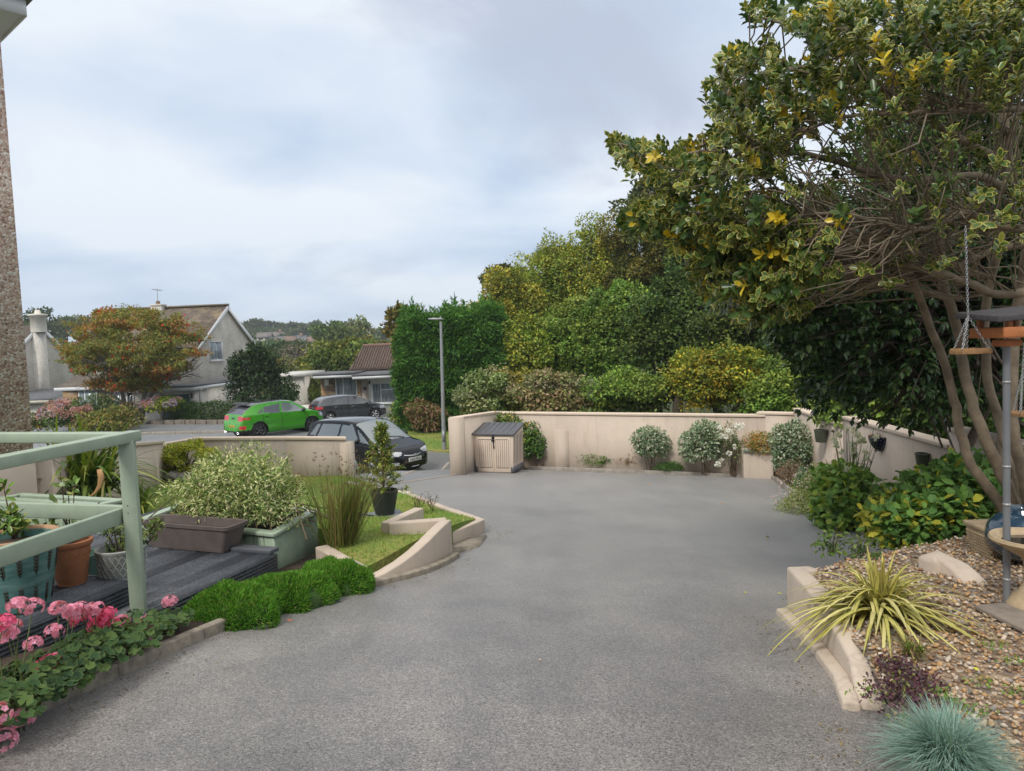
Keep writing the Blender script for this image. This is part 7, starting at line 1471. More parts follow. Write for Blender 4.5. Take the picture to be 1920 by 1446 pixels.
limb([(1870, 870, 6.3), (1880, 800, 6.4), (1900, 700, 6.4)], .035, .03)
limbs.append(limb([(1960, 545, 5.4), (1880, 552, 5.4), (1812, 528, 5.35), (1740, 506, 5.3), (1680, 494, 5.25), (1640, 486, 5.2), (1590, 500, 5.1), (1520, 562, 5.0)], .05, .012))
limbs.append(limb([(1945, 455, 5.5), (1860, 470, 5.5), (1790, 500, 5.4), (1715, 500, 5.3), (1640, 470, 5.2), (1560, 420, 5.1), (1470, 380, 5.0)], .04, .01))
limbs.append(limb([(1960, 203, 5.3), (1880, 205, 5.2), (1790, 210, 5.1), (1690, 213, 5.0), (1600, 215, 4.95), (1500, 250, 4.9), (1380, 290, 4.9)], .034, .008))
limbs.append(limb([(1960, 430, 5.2), (1870, 425, 5.2), (1810, 400, 5.1), (1740, 428, 5.0), (1690, 430, 4.9), (1640, 415, 4.85), (1540, 400, 4.8), (1420, 420, 4.75)], .04, .01))
limbs.append(limb([(1900, 360, 5.9), (1820, 330, 5.8), (1700, 340, 5.6), (1560, 300, 5.4), (1400, 270, 5.3), (1240, 300, 5.2), (1160, 268, 5.2)], .05, .006))
limbs.append(limb([(1880, 300, 5.9), (1780, 250, 5.7), (1640, 160, 5.5), (1500, 130, 5.3), (1380, 150, 5.2)], .045, .007))
limbs.append(limb([(1890, 250, 5.9), (1760, 130, 5.6), (1600, 60, 5.4), (1480, 45, 5.3), (1405, 25, 5.3)], .04, .006))
limbs.append(limb([(1850, 520, 6.2), (1700, 470, 6.0), (1560, 450, 5.8), (1420, 470, 5.6), (1330, 500, 5.5)], .045, .008))
limbs.append(limb([(1800, 560, 6.0), (1660, 530, 5.9), (1500, 440, 5.7), (1300, 400, 5.5), (1200, 400, 5.4)], .04, .006))
limbs.append(limb([(1900, 150, 5.8), (1820, 40, 5.6), (1740, -60, 5.5)], .04, .02))
obj('trunk', tr, M_palebark, t, smooth=True)
LP = np.concatenate(limbs)
out = [(1143, 250), (1172, 262), (1230, 268), (1300, 262), (1330, 240), (1322, 160), (1352, 84), (1400, 92), (1440, 86), (1478, 118), (1530, 95), (1490, 60), (1500, -10), (1990, -30), (1990, 470), (1880, 470), (1700, 520), (1590, 560), (1500, 590), (1400, 610), (1300, 545), (1285, 470), (1160, 425), (1190, 400), (1235, 370), (1200, 330), (1150, 290)]
Q = sample_poly(out, 2700)
keep = np.ones(len(Q), bool); inner = inpoly(Q, [(1560, 190), (1990, 150), (1990, 480), (1500, 600), (1520, 420), (1420, 330)]); keep &= ~inner | (rng.uniform(size=len(Q)) < .16)
hole = inpoly(Q, [(1690, 130), (1990, 110), (1990, 330), (1760, 320), (1640, 230)]); keep &= ~hole | (rng.uniform(size=len(Q)) < .5); low_ = sample_poly([(1170, 400), (1300, 405), (1480, 450), (1560, 520), (1500, 590), (1400, 612), (1310, 548), (1250, 450)], 420)
Q = np.concatenate([Q[keep], low_]); extra = np.array([(1398, 14), (1410, 24), (1425, 8), (1440, 26), (1452, 10), (1432, -4), (1465, 30), (1400, 30), (1416, 14), (1422, 34), (1436, 14), (1446, 36), (1456, 22), (1470, 12), (1478, 42), (1490, 24), (1494, 50), (1480, 58), (1505, 34), (1250, 285), (1262, 300), (1275, 292), (1212, 285), (1146, 258), (1160, 275), (1156, 298), (1178, 300), (1196, 318), (1170, 400), (1182, 412)]); Q = np.concatenate([Q, extra])
tips = np.array([A(x, y, D) for (x, y), D in zip(Q, 4.35 + 2.1 * rng.uniform(0, 1, len(Q)) ** 1.0 + np.clip((1500 - Q[:, 0]) / 900, 0, .4))])
used = np.zeros(len(LP)); tw = MB(); gs = []; nt = len(tips); yel = rng.uniform(size=nt) < .07
for k in range(nt):
    tip = tips[k]; d2 = np.linalg.norm(LP - tip, axis=1) + 1.1 * np.maximum(0, tip[0] - LP[:, 0]) ; j = int(np.argmin(d2 + .35 * rng.uniform(size=len(LP)) + .3 * used)); used[j] += 1; src = LP[j]; outd = unit(tip - src + np.array((-.25, -.12, .3)) * .5 + .15 * rng.normal(size=3))
    if k % 4 == 0 or (k < len(inner[keep]) and inner[keep][k]):
        mid = (src + tip) / 2 + np.array((0, 0, -.05)) + .08 * rng.normal(size=3); d_ = mid - EYE
        if inpoly([(960 + FPX * (d_ @ _R) / (d_ @ _F) - 25, 723 - FPX * (d_ @ _U) / (d_ @ _F))], out)[0]: tw.tube([src, mid * .6 + src * .4 + .03 * rng.normal(size=3), mid, mid * .4 + tip * .6 + .03 * rng.normal(size=3), tip], [.0065, .0055, .0048, .004, .0025], 5, False)
    nl = int(rng.integers(9, 17)); ph = np.arange(nl) * 2.4 + rng.uniform(0, 6); u_ = unit(np.cross(outd, (.1, .2, 1.))); v_ = np.cross(outd, u_); rad = np.cos(ph)[:, None] * u_ + np.sin(ph)[:, None] * v_
    sp = .13; P = tip - outd * (np.linspace(0, sp, nl)[:, None]); D_ = unit(rad * .9 + outd * rng.uniform(.3, 1.1, (nl, 1)) + .25 * rdir(nl)); Nn = unit(outd - .5 * rad + .3 * rdir(nl) + (0, 0, .5))
    cl = (.46, .34, .02) if yel[k] else None
    g_ = leaves(P, D_, Nn, .074 * rng.uniform(.65, 1.2, nl), .037, 'oval', cl if cl else pick(((.05, .095, .022), (.07, .12, .03), (.035, .07, .02), (.09, .13, .035), (.16, .17, .03)), nl, (.3, .28, .2, .15, .07)), .2)
    gs.append((g_[0], g_[1], g_[2] * (.95 if yel[k] or k % 3 else .8), g_[3] * (1 if k % 3 else .6)))
gv = join(gs); obj('crown', gv, leafmat('variegated_leaf', .3, .22, rim=(.46, .42, .1), thr=.8, spec=.35), t)
LPi = LP[(LP[:, 0] / LP[:, 1]) > .43]
for _ in range(150):
    j = rng.integers(len(LPi)); p = LPi[j]; e = p + np.array((-rng.uniform(.3, 1.3), rng.normal() * .35, rng.normal() * .3 + .1)); mid = (p + e) / 2 + rng.normal(size=3) * .1
    d_ = e - EYE; ex, ey = 960 + FPX * (d_ @ _R) / (d_ @ _F), 723 - FPX * (d_ @ _U) / (d_ @ _F)
    if not inpoly([(ex - 30, ey)], out)[0]: continue
    tw.tube([p, (p + mid) / 2 + rng.normal(size=3) * .03, mid, (mid + e) / 2 + rng.normal(size=3) * .04, e], [.008, .0065, .005, .004, .002], 5, False)
obj('twigs', tw, M_palebark, t)

# dark glossy camellia hanging over the right wall
b = np.array((5.15, 8.2, -.8)); t = thing('camellia', 'dark glossy camellia drooping over the right wall behind the feeders', 'tree', b)
cam_poly = [(1410, 600), (1400, 520), (1450, 440), (1560, 380), (1700, 340), (1870, 330), (1990, 330), (1990, 790), (1900, 800), (1840, 780), (1760, 772), (1690, 756), (1600, 758), (1520, 752), (1480, 738), (1500, 705), (1455, 680)]
Q = np.concatenate([sample_poly(cam_poly, 2300), [(1498, 770), (1520, 790), (1560, 785), (1600, 790), (1610, 800), (1650, 795), (1690, 800), (1706, 812), (1740, 800), (1758, 815), (1500, 755), (1540, 770), (1780, 800)]]); tips = np.array([A(x, y, D) for (x, y), D in zip(Q, rng.uniform(7.2, 9.6, len(Q)))]); gs = []; tw = MB(); hub = A(1800, 640, 8.4)
for k, tip in enumerate(tips):
    outd = unit(tip - hub + np.array((0, -.3, -.5)) + .4 * rng.normal(size=3)); nl = int(rng.integers(12, 20)); ph = np.arange(nl) * 2.4; u_ = unit(np.cross(outd, (.1, .2, 1.))); v_ = np.cross(outd, u_); rad = np.cos(ph)[:, None] * u_ + np.sin(ph)[:, None] * v_
    P = tip - outd * rng.uniform(0, .3, (nl, 1)); gs.append(leaves(P, unit(rad * .8 + outd * .6 + np.array((0, 0, -.35)) + .3 * rdir(nl)), unit(rad * .3 + np.array((0, -.3, .8)) + .4 * rdir(nl)), .1 * rng.uniform(.7, 1.15, nl), .046, 'lance', pick(((.028, .06, .018), (.04, .08, .022), (.02, .045, .014), (.075, .12, .03)), nl, (.35, .3, .25, .1)), .2))
    if k % 5 == 0: mid = (hub + tip) / 2 + (0, 0, .25) + .15 * rng.normal(size=3); tw.tube([hub + .5 * rng.normal(size=3), mid, tip], [.014, .009, .004], 5, False)
obj('crown', join(gs), leafmat('camellia_leaf', .22, .12, spec=.45), t)
grow(tw, b, (0.1, 0, 1), 1.5, .07, 3, [], 3, .5, .3, .7, 7); obj('trunk', tw, M_bark, t)

# generic broadleaf tree: trunk, limbs, crown of clumps
def tree(name, label, px_, py_, rx, ry, D, n, L, pal, w=None, group=None, tm='rhomb', nclump=14, mat=None, base=None, depth=None, spread=.62, lumpy=.3, cat='tree', trunk=.16, low=-.9, jit=.3, top=None, shell=.62):
    c = A(px_, py_, D); k = D / FPX; R = np.array((rx * k, depth or (rx * k * .85), ry * k)); gb = np.array((c[0], c[1], float(gz(c[0], c[1])))) if base is None else np.array(base, float)
    t = thing(name, label, cat, gb, group); gs = []; m = MB(); zlo = max(gb[2] + .2, c[2] - R[2])
    m.tube([gb - (0, 0, .2), gb + (0.05 * R[0], 0, (c[2] - gb[2]) * .5), c + (0, 0, -.1 * R[2])], [trunk, trunk * .8, trunk * .4], 8)
    for j in range(nclump):
        fr_ = .8 * math.sqrt((j + .3) / nclump); an_ = j * 2.39996 + .4; d = np.array((math.cos(an_) * fr_, -math.sqrt(max(0, .7 - fr_ * fr_)) * rng.uniform(-.3, 1), math.sin(an_) * fr_)) + .07 * rng.normal(size=3)
        q = c + d * R; rr = R * spread * rng.uniform(.6, 1.05) * np.array((1, 1, .8)); q[2] = max(q[2], gb[2] + rr[2] * .6)
        pl = np.array(pal, float) * rng.uniform(.8, 1.25) * np.array((rng.uniform(.85, 1.2), 1, rng.uniform(.85, 1.1))); gs.append(bush_geo(q, rr, n // nclump, L, L * .62, pl, tm, lumpy, shell, .55, w, low, jit=jit))
        m.tube([c + (0, 0, -.35 * R[2]), (c + q) / 2 + rng.normal(size=3) * .06 * R, q + d * rr * .3], [trunk * .4, trunk * .25, trunk * .08], 5, False)
    g = join(gs); 
    obj('crown', g, mat or M_leaf, t); obj('trunk', m, M_bark, t); return t
# rowan in front of the grey house
c = A(247, 650, 37.5); b = T(252, 771); b[1] = 37.5; b = np.array((A(252, 768, 37.5)[0], 37.5, float(gz(-20, 37.5))))
t = thing('rowan_tree', 'rowan tree turning orange and red before the grey house', 'tree', b); m = MB(); tipsr = []
for dx, d0_ in ((-.25, (-.12, 0, 1)), (.1, (.1, 0, 1)), (.2, (.28, 0, 1))): grow(m, b + (dx, 0, -.1), unit(np.array(d0_)), 2.6, .13, 3, tipsr, 4, .62, .12, .62, 8)
obj('trunk', m, plain('rowan_bark', (.17, .155, .13), .85, var=.3, nscale=8), t, smooth=True); gs = []; k = 37.5 / FPX
for _ in range(130):
    while True:
        u_ = rng.uniform(-1, 1, 3)
        if .12 < u_ @ u_ < 1.15: break
    x_ = 247 + u_[0] * 124; y_ = 656 + u_[2] * (82 - 18 * abs(u_[0])) + 10 * abs(u_[0]) ** 2; q = A(x_, y_, 37.5 + u_[1] * 2.6); hot = rng.uniform() < .14 + .16 * (u_[2] < -.2)
    pal = ((.29, .15, .045), (.25, .17, .045), (.32, .12, .04), (.19, .19, .05)) if hot else ((.15, .18, .045), (.2, .2, .05), (.11, .145, .035), (.25, .19, .05))
    gs.append(bush_geo(q, np.array((rng.uniform(.35, .8), .55, rng.uniform(.15, .32))), 270, .17, .055, pal, 'lance', .35, .3, .3, low=-1, droop=.3, jit=.25))
    if rng.uniform() < .4: P = q + rng.normal(size=(16, 3)) * (.25, .25, .15); gs.append(leaves(P, rdir(16), rdir(16), .14, .11, 'oval', (.42, .035, .015), .2))
for _ in range(46):
    d = rdir(1)[0]; d[2] = d[2] * .7 + .15; q = A(247 + d[0] * 140, 656 - d[2] * 92, 37.5 + d[1] * 2.6); gs.append(bush_geo(q, (.3, .3, .16), 60, .17, .055, ((.14, .17, .035), (.3, .15, .03), (.2, .2, .04)), 'lance', .4, .2, .3, low=-1))
obj('crown', join(gs), M_soft, t)
# dark conifer shrub and its green neighbour
c = A(483, 706, 37.0); b = np.array((c[0], 37.0, float(gz(c[0], 37)))); t = thing('dark_conifer', 'dark ragged topped conifer shrub beside the green car', 'tree', b); gs = []
for x_, y_, rx, rz_, n in ((482, 735, 50, 42, 2600), (470, 700, 36, 34, 1700), (478, 668, 20, 24, 800), (490, 684, 26, 24, 900), (445, 690, 16, 24, 500), (437, 684, 8, 14, 200), (455, 672, 9, 14, 220), (512, 690, 14, 26, 420), (522, 712, 18, 26, 420), (440, 730, 18, 30, 600), (474, 652, 8, 10, 160), (500, 672, 10, 14, 240), (520, 742, 26, 26, 600)):
    k = 37.0 / FPX; gs.append(bush_geo(A(x_, y_, 37.0 + rng.uniform(-.5, .3)), (rx * k, rx * k * .9, rz_ * k), n, .2, .08, ((.022, .045, .02), (.032, .062, .025), (.015, .032, .016), (.05, .085, .03)), 'rhomb', .4, .5, .7, low=-1))
obj('crown', join(gs), M_soft, t); m = MB(); m.tube([b - (0, 0, .2), b + (0, 0, 3)], [.2, .05], 8); obj('trunk', m, M_bark, t)
shrub('green_shrub', 'smaller green shrub right of the dark conifer', 515, 722, 560, 762, 38.5, 1300, .17, .08, ((.06, .11, .03), (.09, .15, .035), (.04, .075, .025)), lump=.35)
# hedge and garden shrubs over the road
hp = [T(x, 797)[:2] + (0, .42) for x in (222, 290, 350, 420, 436)]; t = thing('clipped_hedge', 'long low clipped dark green hedge across the road', 'hedge', V3(hp[0], -2.4)); gs = []; HP = dense(hp, .5); n = len(HP)
for p_ in HP:
    z0 = float(gz(*p_)); P = np.array((p_[0], p_[1], z0 + .62)) + rng.uniform(-1, 1, (1000, 3)) * (.34, .5, .55); P[:, 2] += .05 * np.sin(P[:, 0] * 4); dn_ = rdir(1000) + np.array((0, -.3, .3)); gs.append(leaves(P, rdir(1000), dn_, .085, .05, 'rhomb', pick(((.035, .075, .018), (.05, .1, .024), (.024, .05, .014), (.075, .125, .03)), 1000, (.35, .3, .25, .1))))
obj('foliage', join(gs), M_soft, t)
def mophead(label, x0, y0, x1, y1, D, nh, pal, leafp, yl=None):
    t = shrub('hydrangea', label, x0, y0, x1, y1, D, 1500, .15, .09, leafp, lump=.2, stem=8); c = A((x0 + x1) / 2, (y0 + y1) / 2, D); k = D / FPX; R = np.array(((x1 - x0) / 2 * k, (x1 - x0) / 2.4 * k, (y1 - y0) / 2 * k))
    for j in range(nh):
        d = rdir(1)[0]; d[1] = -abs(d[1]); d[2] = abs(d[2]) if rng.uniform() < .75 else d[2] * .5; p = c + d * R * 1.0; dd = rdir(46); obj('flower_head', leaves(p + dd * (.13, .13, .1), dd + .4 * rdir(46), dd, .085, .075, 'rhomb', np.array(pal[rng.integers(len(pal))]), .2)[:3], M_petal, t)
mophead('large hydrangea with dusky pink flower heads at the left across the road', 82, 750, 172, 806, 34.6, 58, ((.45, .25, .24), (.4, .22, .2), (.36, .3, .38), (.5, .32, .3), (.34, .16, .16)), ((.06, .11, .03), (.09, .14, .04)))
mophead('yellow leaved hydrangea with mauve flower heads before the garage door', 270, 745, 346, 772, 36.8, 18, ((.42, .3, .4), (.5, .27, .3), (.38, .3, .42)), ((.2, .25, .03), (.12, .19, .03), (.27, .28, .035)))
shrub('golden_shrub', 'golden bronze bushy shrub at the near end of the clipped hedge', 158, 768, 250, 812, 34.2, 2600, .17, .07, ((.22, .2, .05), (.14, .17, .04), (.27, .2, .07), (.1, .14, .035)), lump=.4)
shrub('green_shrub', 'grey green loose shrub between the pink hydrangea and rowan trunks', 166, 744, 214, 790, 35.6, 1200, .15, .07, ((.1, .15, .06), (.14, .19, .08), (.07, .11, .04)), lump=.35)
shrub('low_shrub', 'brownish low shrub under the rowan trunks', 215, 755, 262, 792, 36.2, 1000, .15, .06, ((.16, .12, .06), (.2, .15, .08), (.12, .13, .05)), lump=.4)
shrub('low_shrub', 'dull olive bush beside the yellow marker post', 58, 772, 90, 806, 36.0, 900, .13, .06, ((.12, .13, .05), (.16, .16, .06), (.08, .09, .03)), lump=.3)
tree('garden_bush', 'green garden bushes between the outbuilding and bungalow', 590, 740, 26, 38, 46.5, 2600, .24, ((.1, .15, .03), (.14, .2, .035), (.07, .11, .03)), nclump=7, trunk=.08, cat='bush')
# clipped leylandii block behind the lamp
kx_ = 31.5 / FPX; c = A(851, 690, 31.5); b = np.array((c[0], 31.5, float(gz(c[0], 31.5)))); t = thing('leylandii', 'huge clipped bright green conifer block behind the street lamp', 'tree', b); n = 62000
P = []; 
ctr = np.array((c[0], 32.0)); hw = 101 * kx_; hd = 2.1; zt_ = A(851, 592, 31.5)[2]; zb_ = b[2] + .1
u_ = rng.uniform(0, 1, n); q1_ = rng.uniform(-1, 1, n); fc_ = rng.integers(0, 4, n); sx = np.select([fc_ == 0, fc_ == 1], [np.ones(n), -np.ones(n)], q1_); sy = np.select([fc_ == 2, fc_ == 3], [np.ones(n), -np.ones(n)], q1_); kk_ = (np.abs(sx) ** 5 + np.abs(sy) ** 5) ** .2; sx = sx / kk_; sy = sy / kk_; th = np.arctan2(sy, sx)
z = zb_ + (zt_ - zb_) * u_; f = (1 - .12 * u_ ** 3) * (1 + .05 * np.sin(th * 7 + z * 1.3) + .05 * np.sin(z * 5.3 + 2.5 * np.sin(th * 4 + z)) + .03 * np.sin(th * 23 + z * 4)) * (1 - .2 * np.exp(-((u_ - .2) / .12) ** 2) * (np.cos(th - 4.9) > .55)); rr = f * rng.uniform(.86, 1.02, n)
S1 = np.stack([ctr[0] + hw * sx * rr, ctr[1] + hd * sy * rr, z], 1); N1 = unit(np.stack([sx / hw, sy / hd, np.full(n, .12)], 1))
nt_ = 12000; tx = rng.uniform(-1, 1, (nt_, 2)); tx = tx[(np.abs(tx) ** 2.6).sum(1) < 1.05]; tz = zt_ - .1 + .28 * np.sin(tx[:, 0] * 3.3 + 1) * np.sin(tx[:, 1] * 3 + .5) + .16 * np.sin(tx[:, 0] * 9 + 2) + .4 * (tx[:, 0] * .45 + .1) + rng.uniform(-.3, .12, len(tx)) + .75 * np.maximum(0, rng.uniform(-1, 1, len(tx)) * 0 + np.sin(tx[:, 0] * 17 + 1) * np.sin(tx[:, 1] * 15 + 2) - .35); S2 = np.stack([ctr[0] + hw * .97 * tx[:, 0], ctr[1] + hd * .95 * tx[:, 1], tz], 1); N2 = np.tile((0, 0, 1.), (len(tx), 1))
P = np.concatenate([S1, S2]); Nn = np.concatenate([N1, N2]); n = len(P); brown = (np.sin(P[:, 0] * 1.1 + 2.2) + np.sin(P[:, 2] * 1.6 + 5.0) > 1.15) & (P[:, 2] < zb_ + 3.0) & (P[:, 2] > zb_ + .4) & (rng.uniform(size=n) < .8)
cols = np.where(brown[:, None], pick(((.11, .05, .035), (.16, .085, .05), (.08, .045, .03)), n), pick(((.05, .135, .024), (.075, .18, .03), (.035, .095, .02), (.12, .23, .04)), n, (.35, .3, .2, .15)))
g = leaves(P, unit(Nn * .9 + np.array((0, 0, -.25)) + .75 * rdir(n)), unit(rdir(n) + (0, 0, .6)), .24 * rng.uniform(.6, 1.25, n), .06, 'rhomb', cols, .3)
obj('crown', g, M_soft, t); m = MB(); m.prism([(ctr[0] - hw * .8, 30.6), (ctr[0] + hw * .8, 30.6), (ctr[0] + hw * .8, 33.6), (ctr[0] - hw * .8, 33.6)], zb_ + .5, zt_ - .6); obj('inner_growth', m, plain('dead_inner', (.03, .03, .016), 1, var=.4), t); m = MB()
for q in (-1.4, -.2, 1.1): m.tube([(ctr[0] + q, 32, zb_ - .4), (ctr[0] + q, 32, zt_ - .5)], [.16, .06], 8)
obj('trunk', m, M_bark, t)
shrub('laurel', 'yellow green spotted laurel at the foot of the conifer block', 738, 752, 770, 800, 31.0, 900, .16, .08, ((.26, .26, .04), (.12, .18, .04), (.07, .12, .03)), lump=.25)
shrub('dry_shrub', 'russet dry brush at the base of the conifer block', 768, 750, 826, 806, 29.4, 1900, .2, .05, ((.22, .12, .07), (.16, .12, .05), (.1, .13, .04), (.26, .17, .1)), tm='lance', lump=.4, stem=30, sr=.012)
# shrubs right behind the back wall
G1 = ((.24, .27, .038), (.17, .24, .036), (.28, .28, .04), (.12, .175, .03)); G2 = ((.11, .18, .032), (.15, .225, .04), (.075, .125, .025), (.2, .25, .045)); G3 = ((.05, .085, .022), (.07, .115, .028), (.035, .06, .017), (.11, .15, .032)); G4 = ((.3, .27, .03), (.2, .22, .035), (.12, .165, .03), (.42, .3, .03)); GO = ((.24, .25, .035), (.18, .22, .035), (.13, .18, .03), (.29, .26, .038))
tree('shrub', 'loose pale green shrub with whitish leaves behind the left end of the wall', 915, 740, 48, 50, 24.5, 7560, .115, ((.17, .2, .07), (.25, .26, .12), (.1, .14, .04), (.3, .3, .17)), nclump=10, trunk=.06, cat='shrub', tm='oval')
tree('shrub', 'dead looking brown twiggy shrub behind the back wall', 1030, 740, 66, 40, 24.0, 8820, .115, ((.2, .15, .09), (.26, .2, .13), (.15, .15, .06), (.18, .2, .08), (.12, .15, .05)), nclump=12, trunk=.06, cat='shrub', tm='lance', lumpy=.45)
tree('shrub', 'yellow green shrub left of the brown shrub behind the wall', 962, 735, 38, 44, 25.0, 5460, .115, ((.2, .2, .04), (.13, .17, .035), (.27, .23, .05)), nclump=9, trunk=.06, cat='shrub')
tree('shrub', 'golden leaved spreading shrub glowing behind the middle of the back wall', 1335, 705, 95, 66, 23.0, 17850, .115, G4, nclump=34, spread=.36, lumpy=.5, trunk=.09, cat='shrub', w=(.24, .3, .34, .12))
tree('shrub', 'dark green shrub between the brown and golden shrubs behind the wall', 1175, 735, 78, 46, 24.0, 12600, .115, G2, nclump=14, trunk=.08, cat='shrub')
tree('shrub', 'mid green shrub at the right end behind the back wall', 1470, 735, 75, 55, 21.5, 12600, .115, G2, nclump=14, trunk=.08, cat='shrub')
# rough growth at the foot of the wood, one tangled mass
n = 16000; ux = rng.uniform(-.8, 10, n); uy = 20.2 + .4 * (ux < 1) + rng.uniform(0, 3.5, n); uz = gz(ux, uy) + rng.uniform(0, 1, n) * (1.15 + .45 * np.sin(ux * 1.9) * np.sin(ux * .7 + uy)); P = np.stack([ux, uy, uz], 1)
kind(obj('undergrowth', leaves(P, rdir(n), rdir(n) + (0, -.6, .6), .13 * rng.uniform(.6, 1.3, n), .075, 'oval', pick(((.07, .12, .025), (.1, .16, .035), (.05, .085, .02), (.15, .17, .04)), n)), M_leaf), 'stuff', 'tangled green undergrowth behind the long back wall', 'undergrowth')
# the wood
wood = 'trees of the wood behind the back wall'
WT = [('ochre topped beech at the left end of the wood', 955, 600, 66, 98, 37, 13000, GO), ('golden beech beside the ochre beech', 1030, 570, 70, 105, 39, 13000, G1), ('tall yellow green beech rising to the skyline', 1115, 530, 78, 110, 38, 14000, G1), ('green beech below the golden beech crowns', 1075, 640, 85, 80, 32, 11000, G2), ('yellow flushed tree low at the left of the wood', 985, 670, 52, 65, 31, 7000, G1), ('mid green tree in the heart of the wood', 1160, 620, 80, 85, 30, 11000, G2),
      ('high olive tree under the variegated branches', 1210, 480, 75, 115, 36, 13000, ((.16, .15, .03), (.1, .115, .025), (.07, .085, .022))), ('dark tree with deep shaded crown in the wood', 1265, 610, 85, 100, 27, 12000, G3), ('dark low tree above the golden shrub', 1380, 640, 85, 80, 25, 9500, G3), ('dark tall tree behind the variegated leaves', 1340, 490, 100, 130, 31, 13000, G3), ('dark broad tree behind the camellia', 1500, 560, 130, 180, 26, 15000, G3), ('deep green tree far right behind the branches', 1660, 480, 140, 230, 22, 17000, G3), ('shadowy tree behind the bird table', 1850, 470, 150, 240, 19, 17000, G3), ('overhanging dark tree at the upper right edge', 1800, 200, 200, 180, 20, 14000, G3), ('pale green understorey bush showing over the right wall', 1650, 755, 110, 62, 13.6, 3600, ((.13, .2, .04), (.17, .25, .05), (.08, .14, .03))), ('dark understorey bush over the nearer right wall', 1770, 775, 90, 60, 12.3, 3000, ((.07, .12, .03), (.1, .16, .035), (.05, .08, .02))), ('low green understorey tree right of the camellia', 1880, 760, 90, 110, 14.5, 6000, ((.09, .15, .03), (.13, .2, .04), (.05, .09, .022)))]
for lab, x_, y_, rx, ry, D, n, pal in WT: tree('woodland_tree', lab, x_, y_, rx, ry, D, int(n * 2.3), .15 if D > 24 else .13, pal, group=wood, nclump=26, trunk=.22, spread=.45, lumpy=.35)
tree('oak_tree', 'thin topped oak just left of the conifer block', 757, 618, 34, 58, 40, 3600, .26, ((.13, .12, .035), (.08, .1, .025), (.19, .15, .035)), nclump=16, trunk=.18, spread=.34, lumpy=.5)
tree('oak_tree', 'dark oak showing on the skyline above the ochre beech', 945, 522, 42, 26, 47, 2800, .26, ((.06, .08, .025), (.085, .1, .03)), nclump=12, trunk=.2, spread=.38, lumpy=.5)
tree('oak_tree', 'dark oak crown on the skyline right of the golden beech', 1045, 487, 48, 24, 47, 2600, .26, ((.05, .07, .022), (.075, .09, .028)), nclump=12, trunk=.2, spread=.38, lumpy=.5)
tree('oak_tree', 'dark spiky crown at the highest point of the skyline', 1215, 390, 55, 50, 40, 3600, .26, ((.05, .065, .022), (.08, .095, .028)), nclump=14, trunk=.2, spread=.38, lumpy=.5)
# middle distance between the houses
MD = [('yellow green trees behind the bungalow roof', 660, 670, 60, 36, 62, 5200, .36, ((.16, .18, .035), (.11, .15, .03), (.07, .11, .025))), ('dark green tree left of the bungalow canopy', 622, 690, 36, 40, 56, 3600, .32, ((.06, .1, .025), (.085, .13, .03), (.13, .16, .035))), ('yellow topped bush among the middle trees', 590, 690, 32, 26, 70, 2600, .36, ((.2, .19, .035), (.14, .16, .03))), ('grey brown bare tree in the middle distance', 560, 680, 30, 36, 84, 2200, .34, ((.16, .14, .11), (.2, .18, .15), (.1, .11, .07))), ('dark tree below the far estate', 525, 662, 44, 24, 115, 2600, .6, ((.05, .08, .03), (.07, .1, .035))), ('broad rounded green tree on the near slope', 632, 640, 46, 40, 120, 4200, .6, ((.08, .12, .035), (.11, .15, .04), (.06, .09, .03))), ('pale leaved tall tree on the slope above the bungalow', 678, 620, 22, 24, 130, 1700, .55, ((.17, .19, .09), (.12, .15, .06))), ('olive tree right of the pale leaved tree', 700, 655, 40, 28, 90, 2600, .45, ((.13, .14, .04), (.09, .11, .03))), ('dull olive thicket behind the outbuilding', 510, 700, 44, 36, 66, 3000, .36, ((.12, .13, .045), (.09, .1, .035), (.17, .15, .05))), ('dark rounded tree low on the slope', 565, 657, 26, 18, 125, 1500, .55, ((.045, .07, .03), (.06, .09, .032))), ('green tree filling the dip behind the outbuilding', 600, 722, 60, 30, 58, 3000, .34, ((.09, .12, .03), (.13, .16, .035)))]
for lab, x_, y_, rx, ry, D, n, L, pal in MD: tree('tree', lab, x_, y_, rx, ry, D, n, L, pal, group='trees between the houses and the far hill', nclump=16, trunk=.2, mat=M_far, spread=.5)
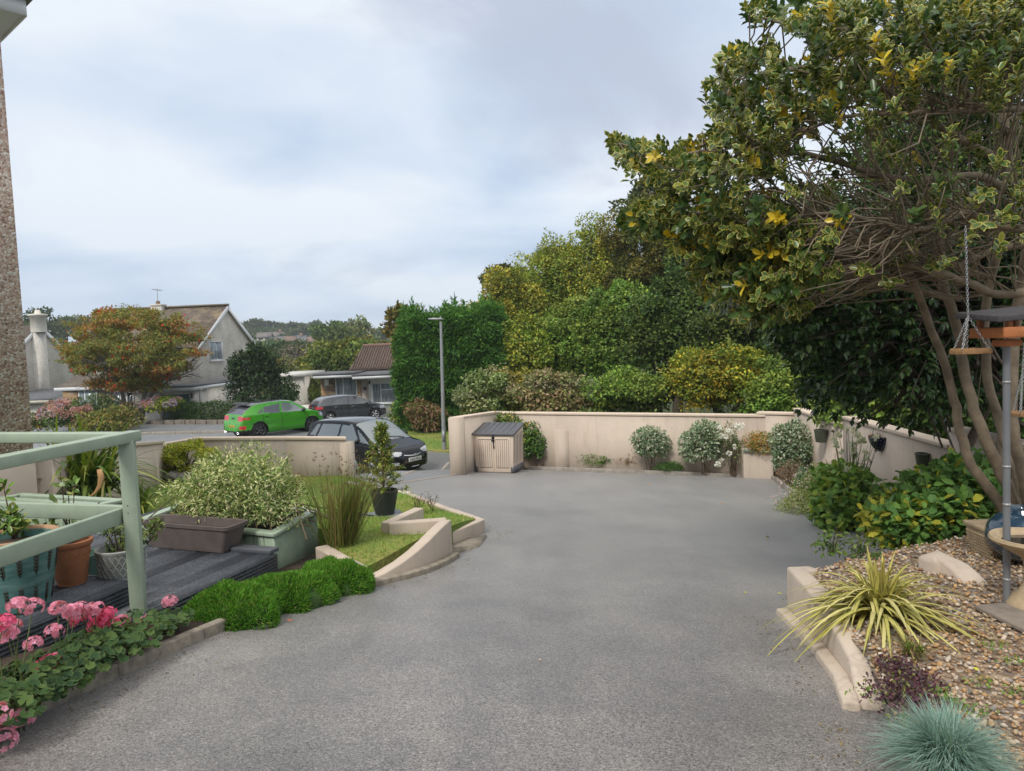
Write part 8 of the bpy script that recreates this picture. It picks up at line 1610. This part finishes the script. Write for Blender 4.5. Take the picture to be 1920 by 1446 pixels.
# hill-top and hillside trees, each a small crown
far_lab = ['rounded dark tree on the hill skyline', 'broad tree on the hill skyline']
FT = [(76, 600, 28, 24, 150, 'big round tree on the skyline above the left chimney'), (118, 612, 22, 18, 180, 'small round tree on the skyline left of the rowan'), (60, 616, 24, 18, 150, 'low tree on the skyline beside the pebbledash wall'), (455, 612, 16, 7, 330, 'tree on the hill skyline just right of the gable'), (485, 608, 12, 8, 340, 'tallest dark clump on the hill skyline left of the estate'), (503, 611, 14, 6, 345, 'second dark clump on the hill skyline'), (520, 614, 10, 5, 345, 'small tree at the right end of the dark clump'), (545, 614, 12, 6, 340, 'flat topped tree on the skyline over the estate'), (560, 614, 11, 6, 340, 'second flat topped tree over the estate'), (592, 611, 11, 8, 330, 'spreading tree on the skyline right of the estate'), (575, 617, 12, 5, 330, 'low tree on the skyline between estate trees'), (630, 611, 11, 6, 300, 'small round crown above the broad green tree'), (651, 613, 11, 7, 290, 'second small round crown above the broad green tree'), (712, 627, 16, 8, 260, 'distant tree in the gap left of the oak'), (615, 622, 18, 8, 300, 'hillside tree right of the estate roofs'), (535, 634, 10, 5, 285, 'small tree between the far estate roofs'), (515, 643, 12, 5, 265, 'hedge like tree below the white gable on the hill'), (560, 648, 16, 5, 240, 'low tree under the far terrace'), (490, 648, 14, 6, 250, 'low tree at the left of the far estate'), (470, 625, 20, 6, 320, 'tree on the hill beside the gable roof'), (495, 622, 20, 5, 325, 'hill tree above the leftmost far house'), (538, 622, 20, 4, 325, 'hill trees behind the far roofs'), (600, 632, 14, 7, 280, 'hillside tree right of the red brick house'), (685, 640, 30, 10, 220, 'dull tree band right of the pale tree'), (150, 604, 30, 10, 190, 'tree behind the left side of the rowan crown')]
for x_, y_, rx, ry, D, lab in FT: tree('hill_tree', lab, x_, y_ + ry * .35, rx, ry * 1.35, D, 1300, .0042 * D + .1, ((.05, .075, .03), (.075, .1, .035), (.06, .085, .03)), group='trees on the far hill', nclump=9, trunk=.25, mat=M_far, spread=.62, depth=rx * D / FPX)
# slopes of the far wood that read as one mass
n = 26000; xs_ = rng.uniform(-150, 40, n); ys_ = 62 + 290 * rng.uniform(0, 1, n) ** 1.1; keep = (np.sin(xs_ * .11 + 2) + np.sin(ys_ * .09 + xs_ * .05) > -.6) & (ys_ < 230 + 40 * np.sin(xs_ * .1)) & ~((abs(xs_ + .33 * ys_) < 13) & (ys_ > 190)); xs_, ys_ = xs_[keep], ys_[keep]; n = len(xs_)
hh = 2.2 + 2.0 * np.sin(xs_ * .23 + 1.7 * np.sin(ys_ * .13)) * np.sin(ys_ * .19); P = np.stack([xs_, ys_, gz(xs_, ys_) + np.maximum(.4, hh) * rng.uniform(.35, 1, n)], 1)
kind(obj('far_wood', leaves(P, rdir(n), rdir(n) + (0, -.5, .8), (.5 + ys_ * .004) * rng.uniform(.7, 1.2, n) * 1.5, .5 + ys_ * .004, 'rhomb', pick(((.06, .085, .03), (.085, .11, .035), (.1, .11, .04), (.05, .07, .028)), n)), M_far), 'stuff', 'far wooded slope of the valley', 'wood')
# ------------------------------------------------------------------ thin summer haze down the valley
mh = bpy.data.materials.new('haze_air'); mh.use_nodes = True; th_ = mh.node_tree; th_.nodes.remove(th_.nodes['Principled BSDF'])
vol = N(th_, 'ShaderNodeVolumePrincipled'); vol.inputs['Color'].default_value = (.86, .92, 1, 1); vol.inputs['Density'].default_value = .0005; vol.inputs['Anisotropy'].default_value = .2
th_.links.new(vol.outputs[0], th_.nodes['Material Output'].inputs['Volume'])
m = MB(); m.box((0, 745, 5), (1830, 1540, 40)); kind(obj('haze', m, mh), 'stuff', 'faint pale haze over the valley and far hill', 'haze')
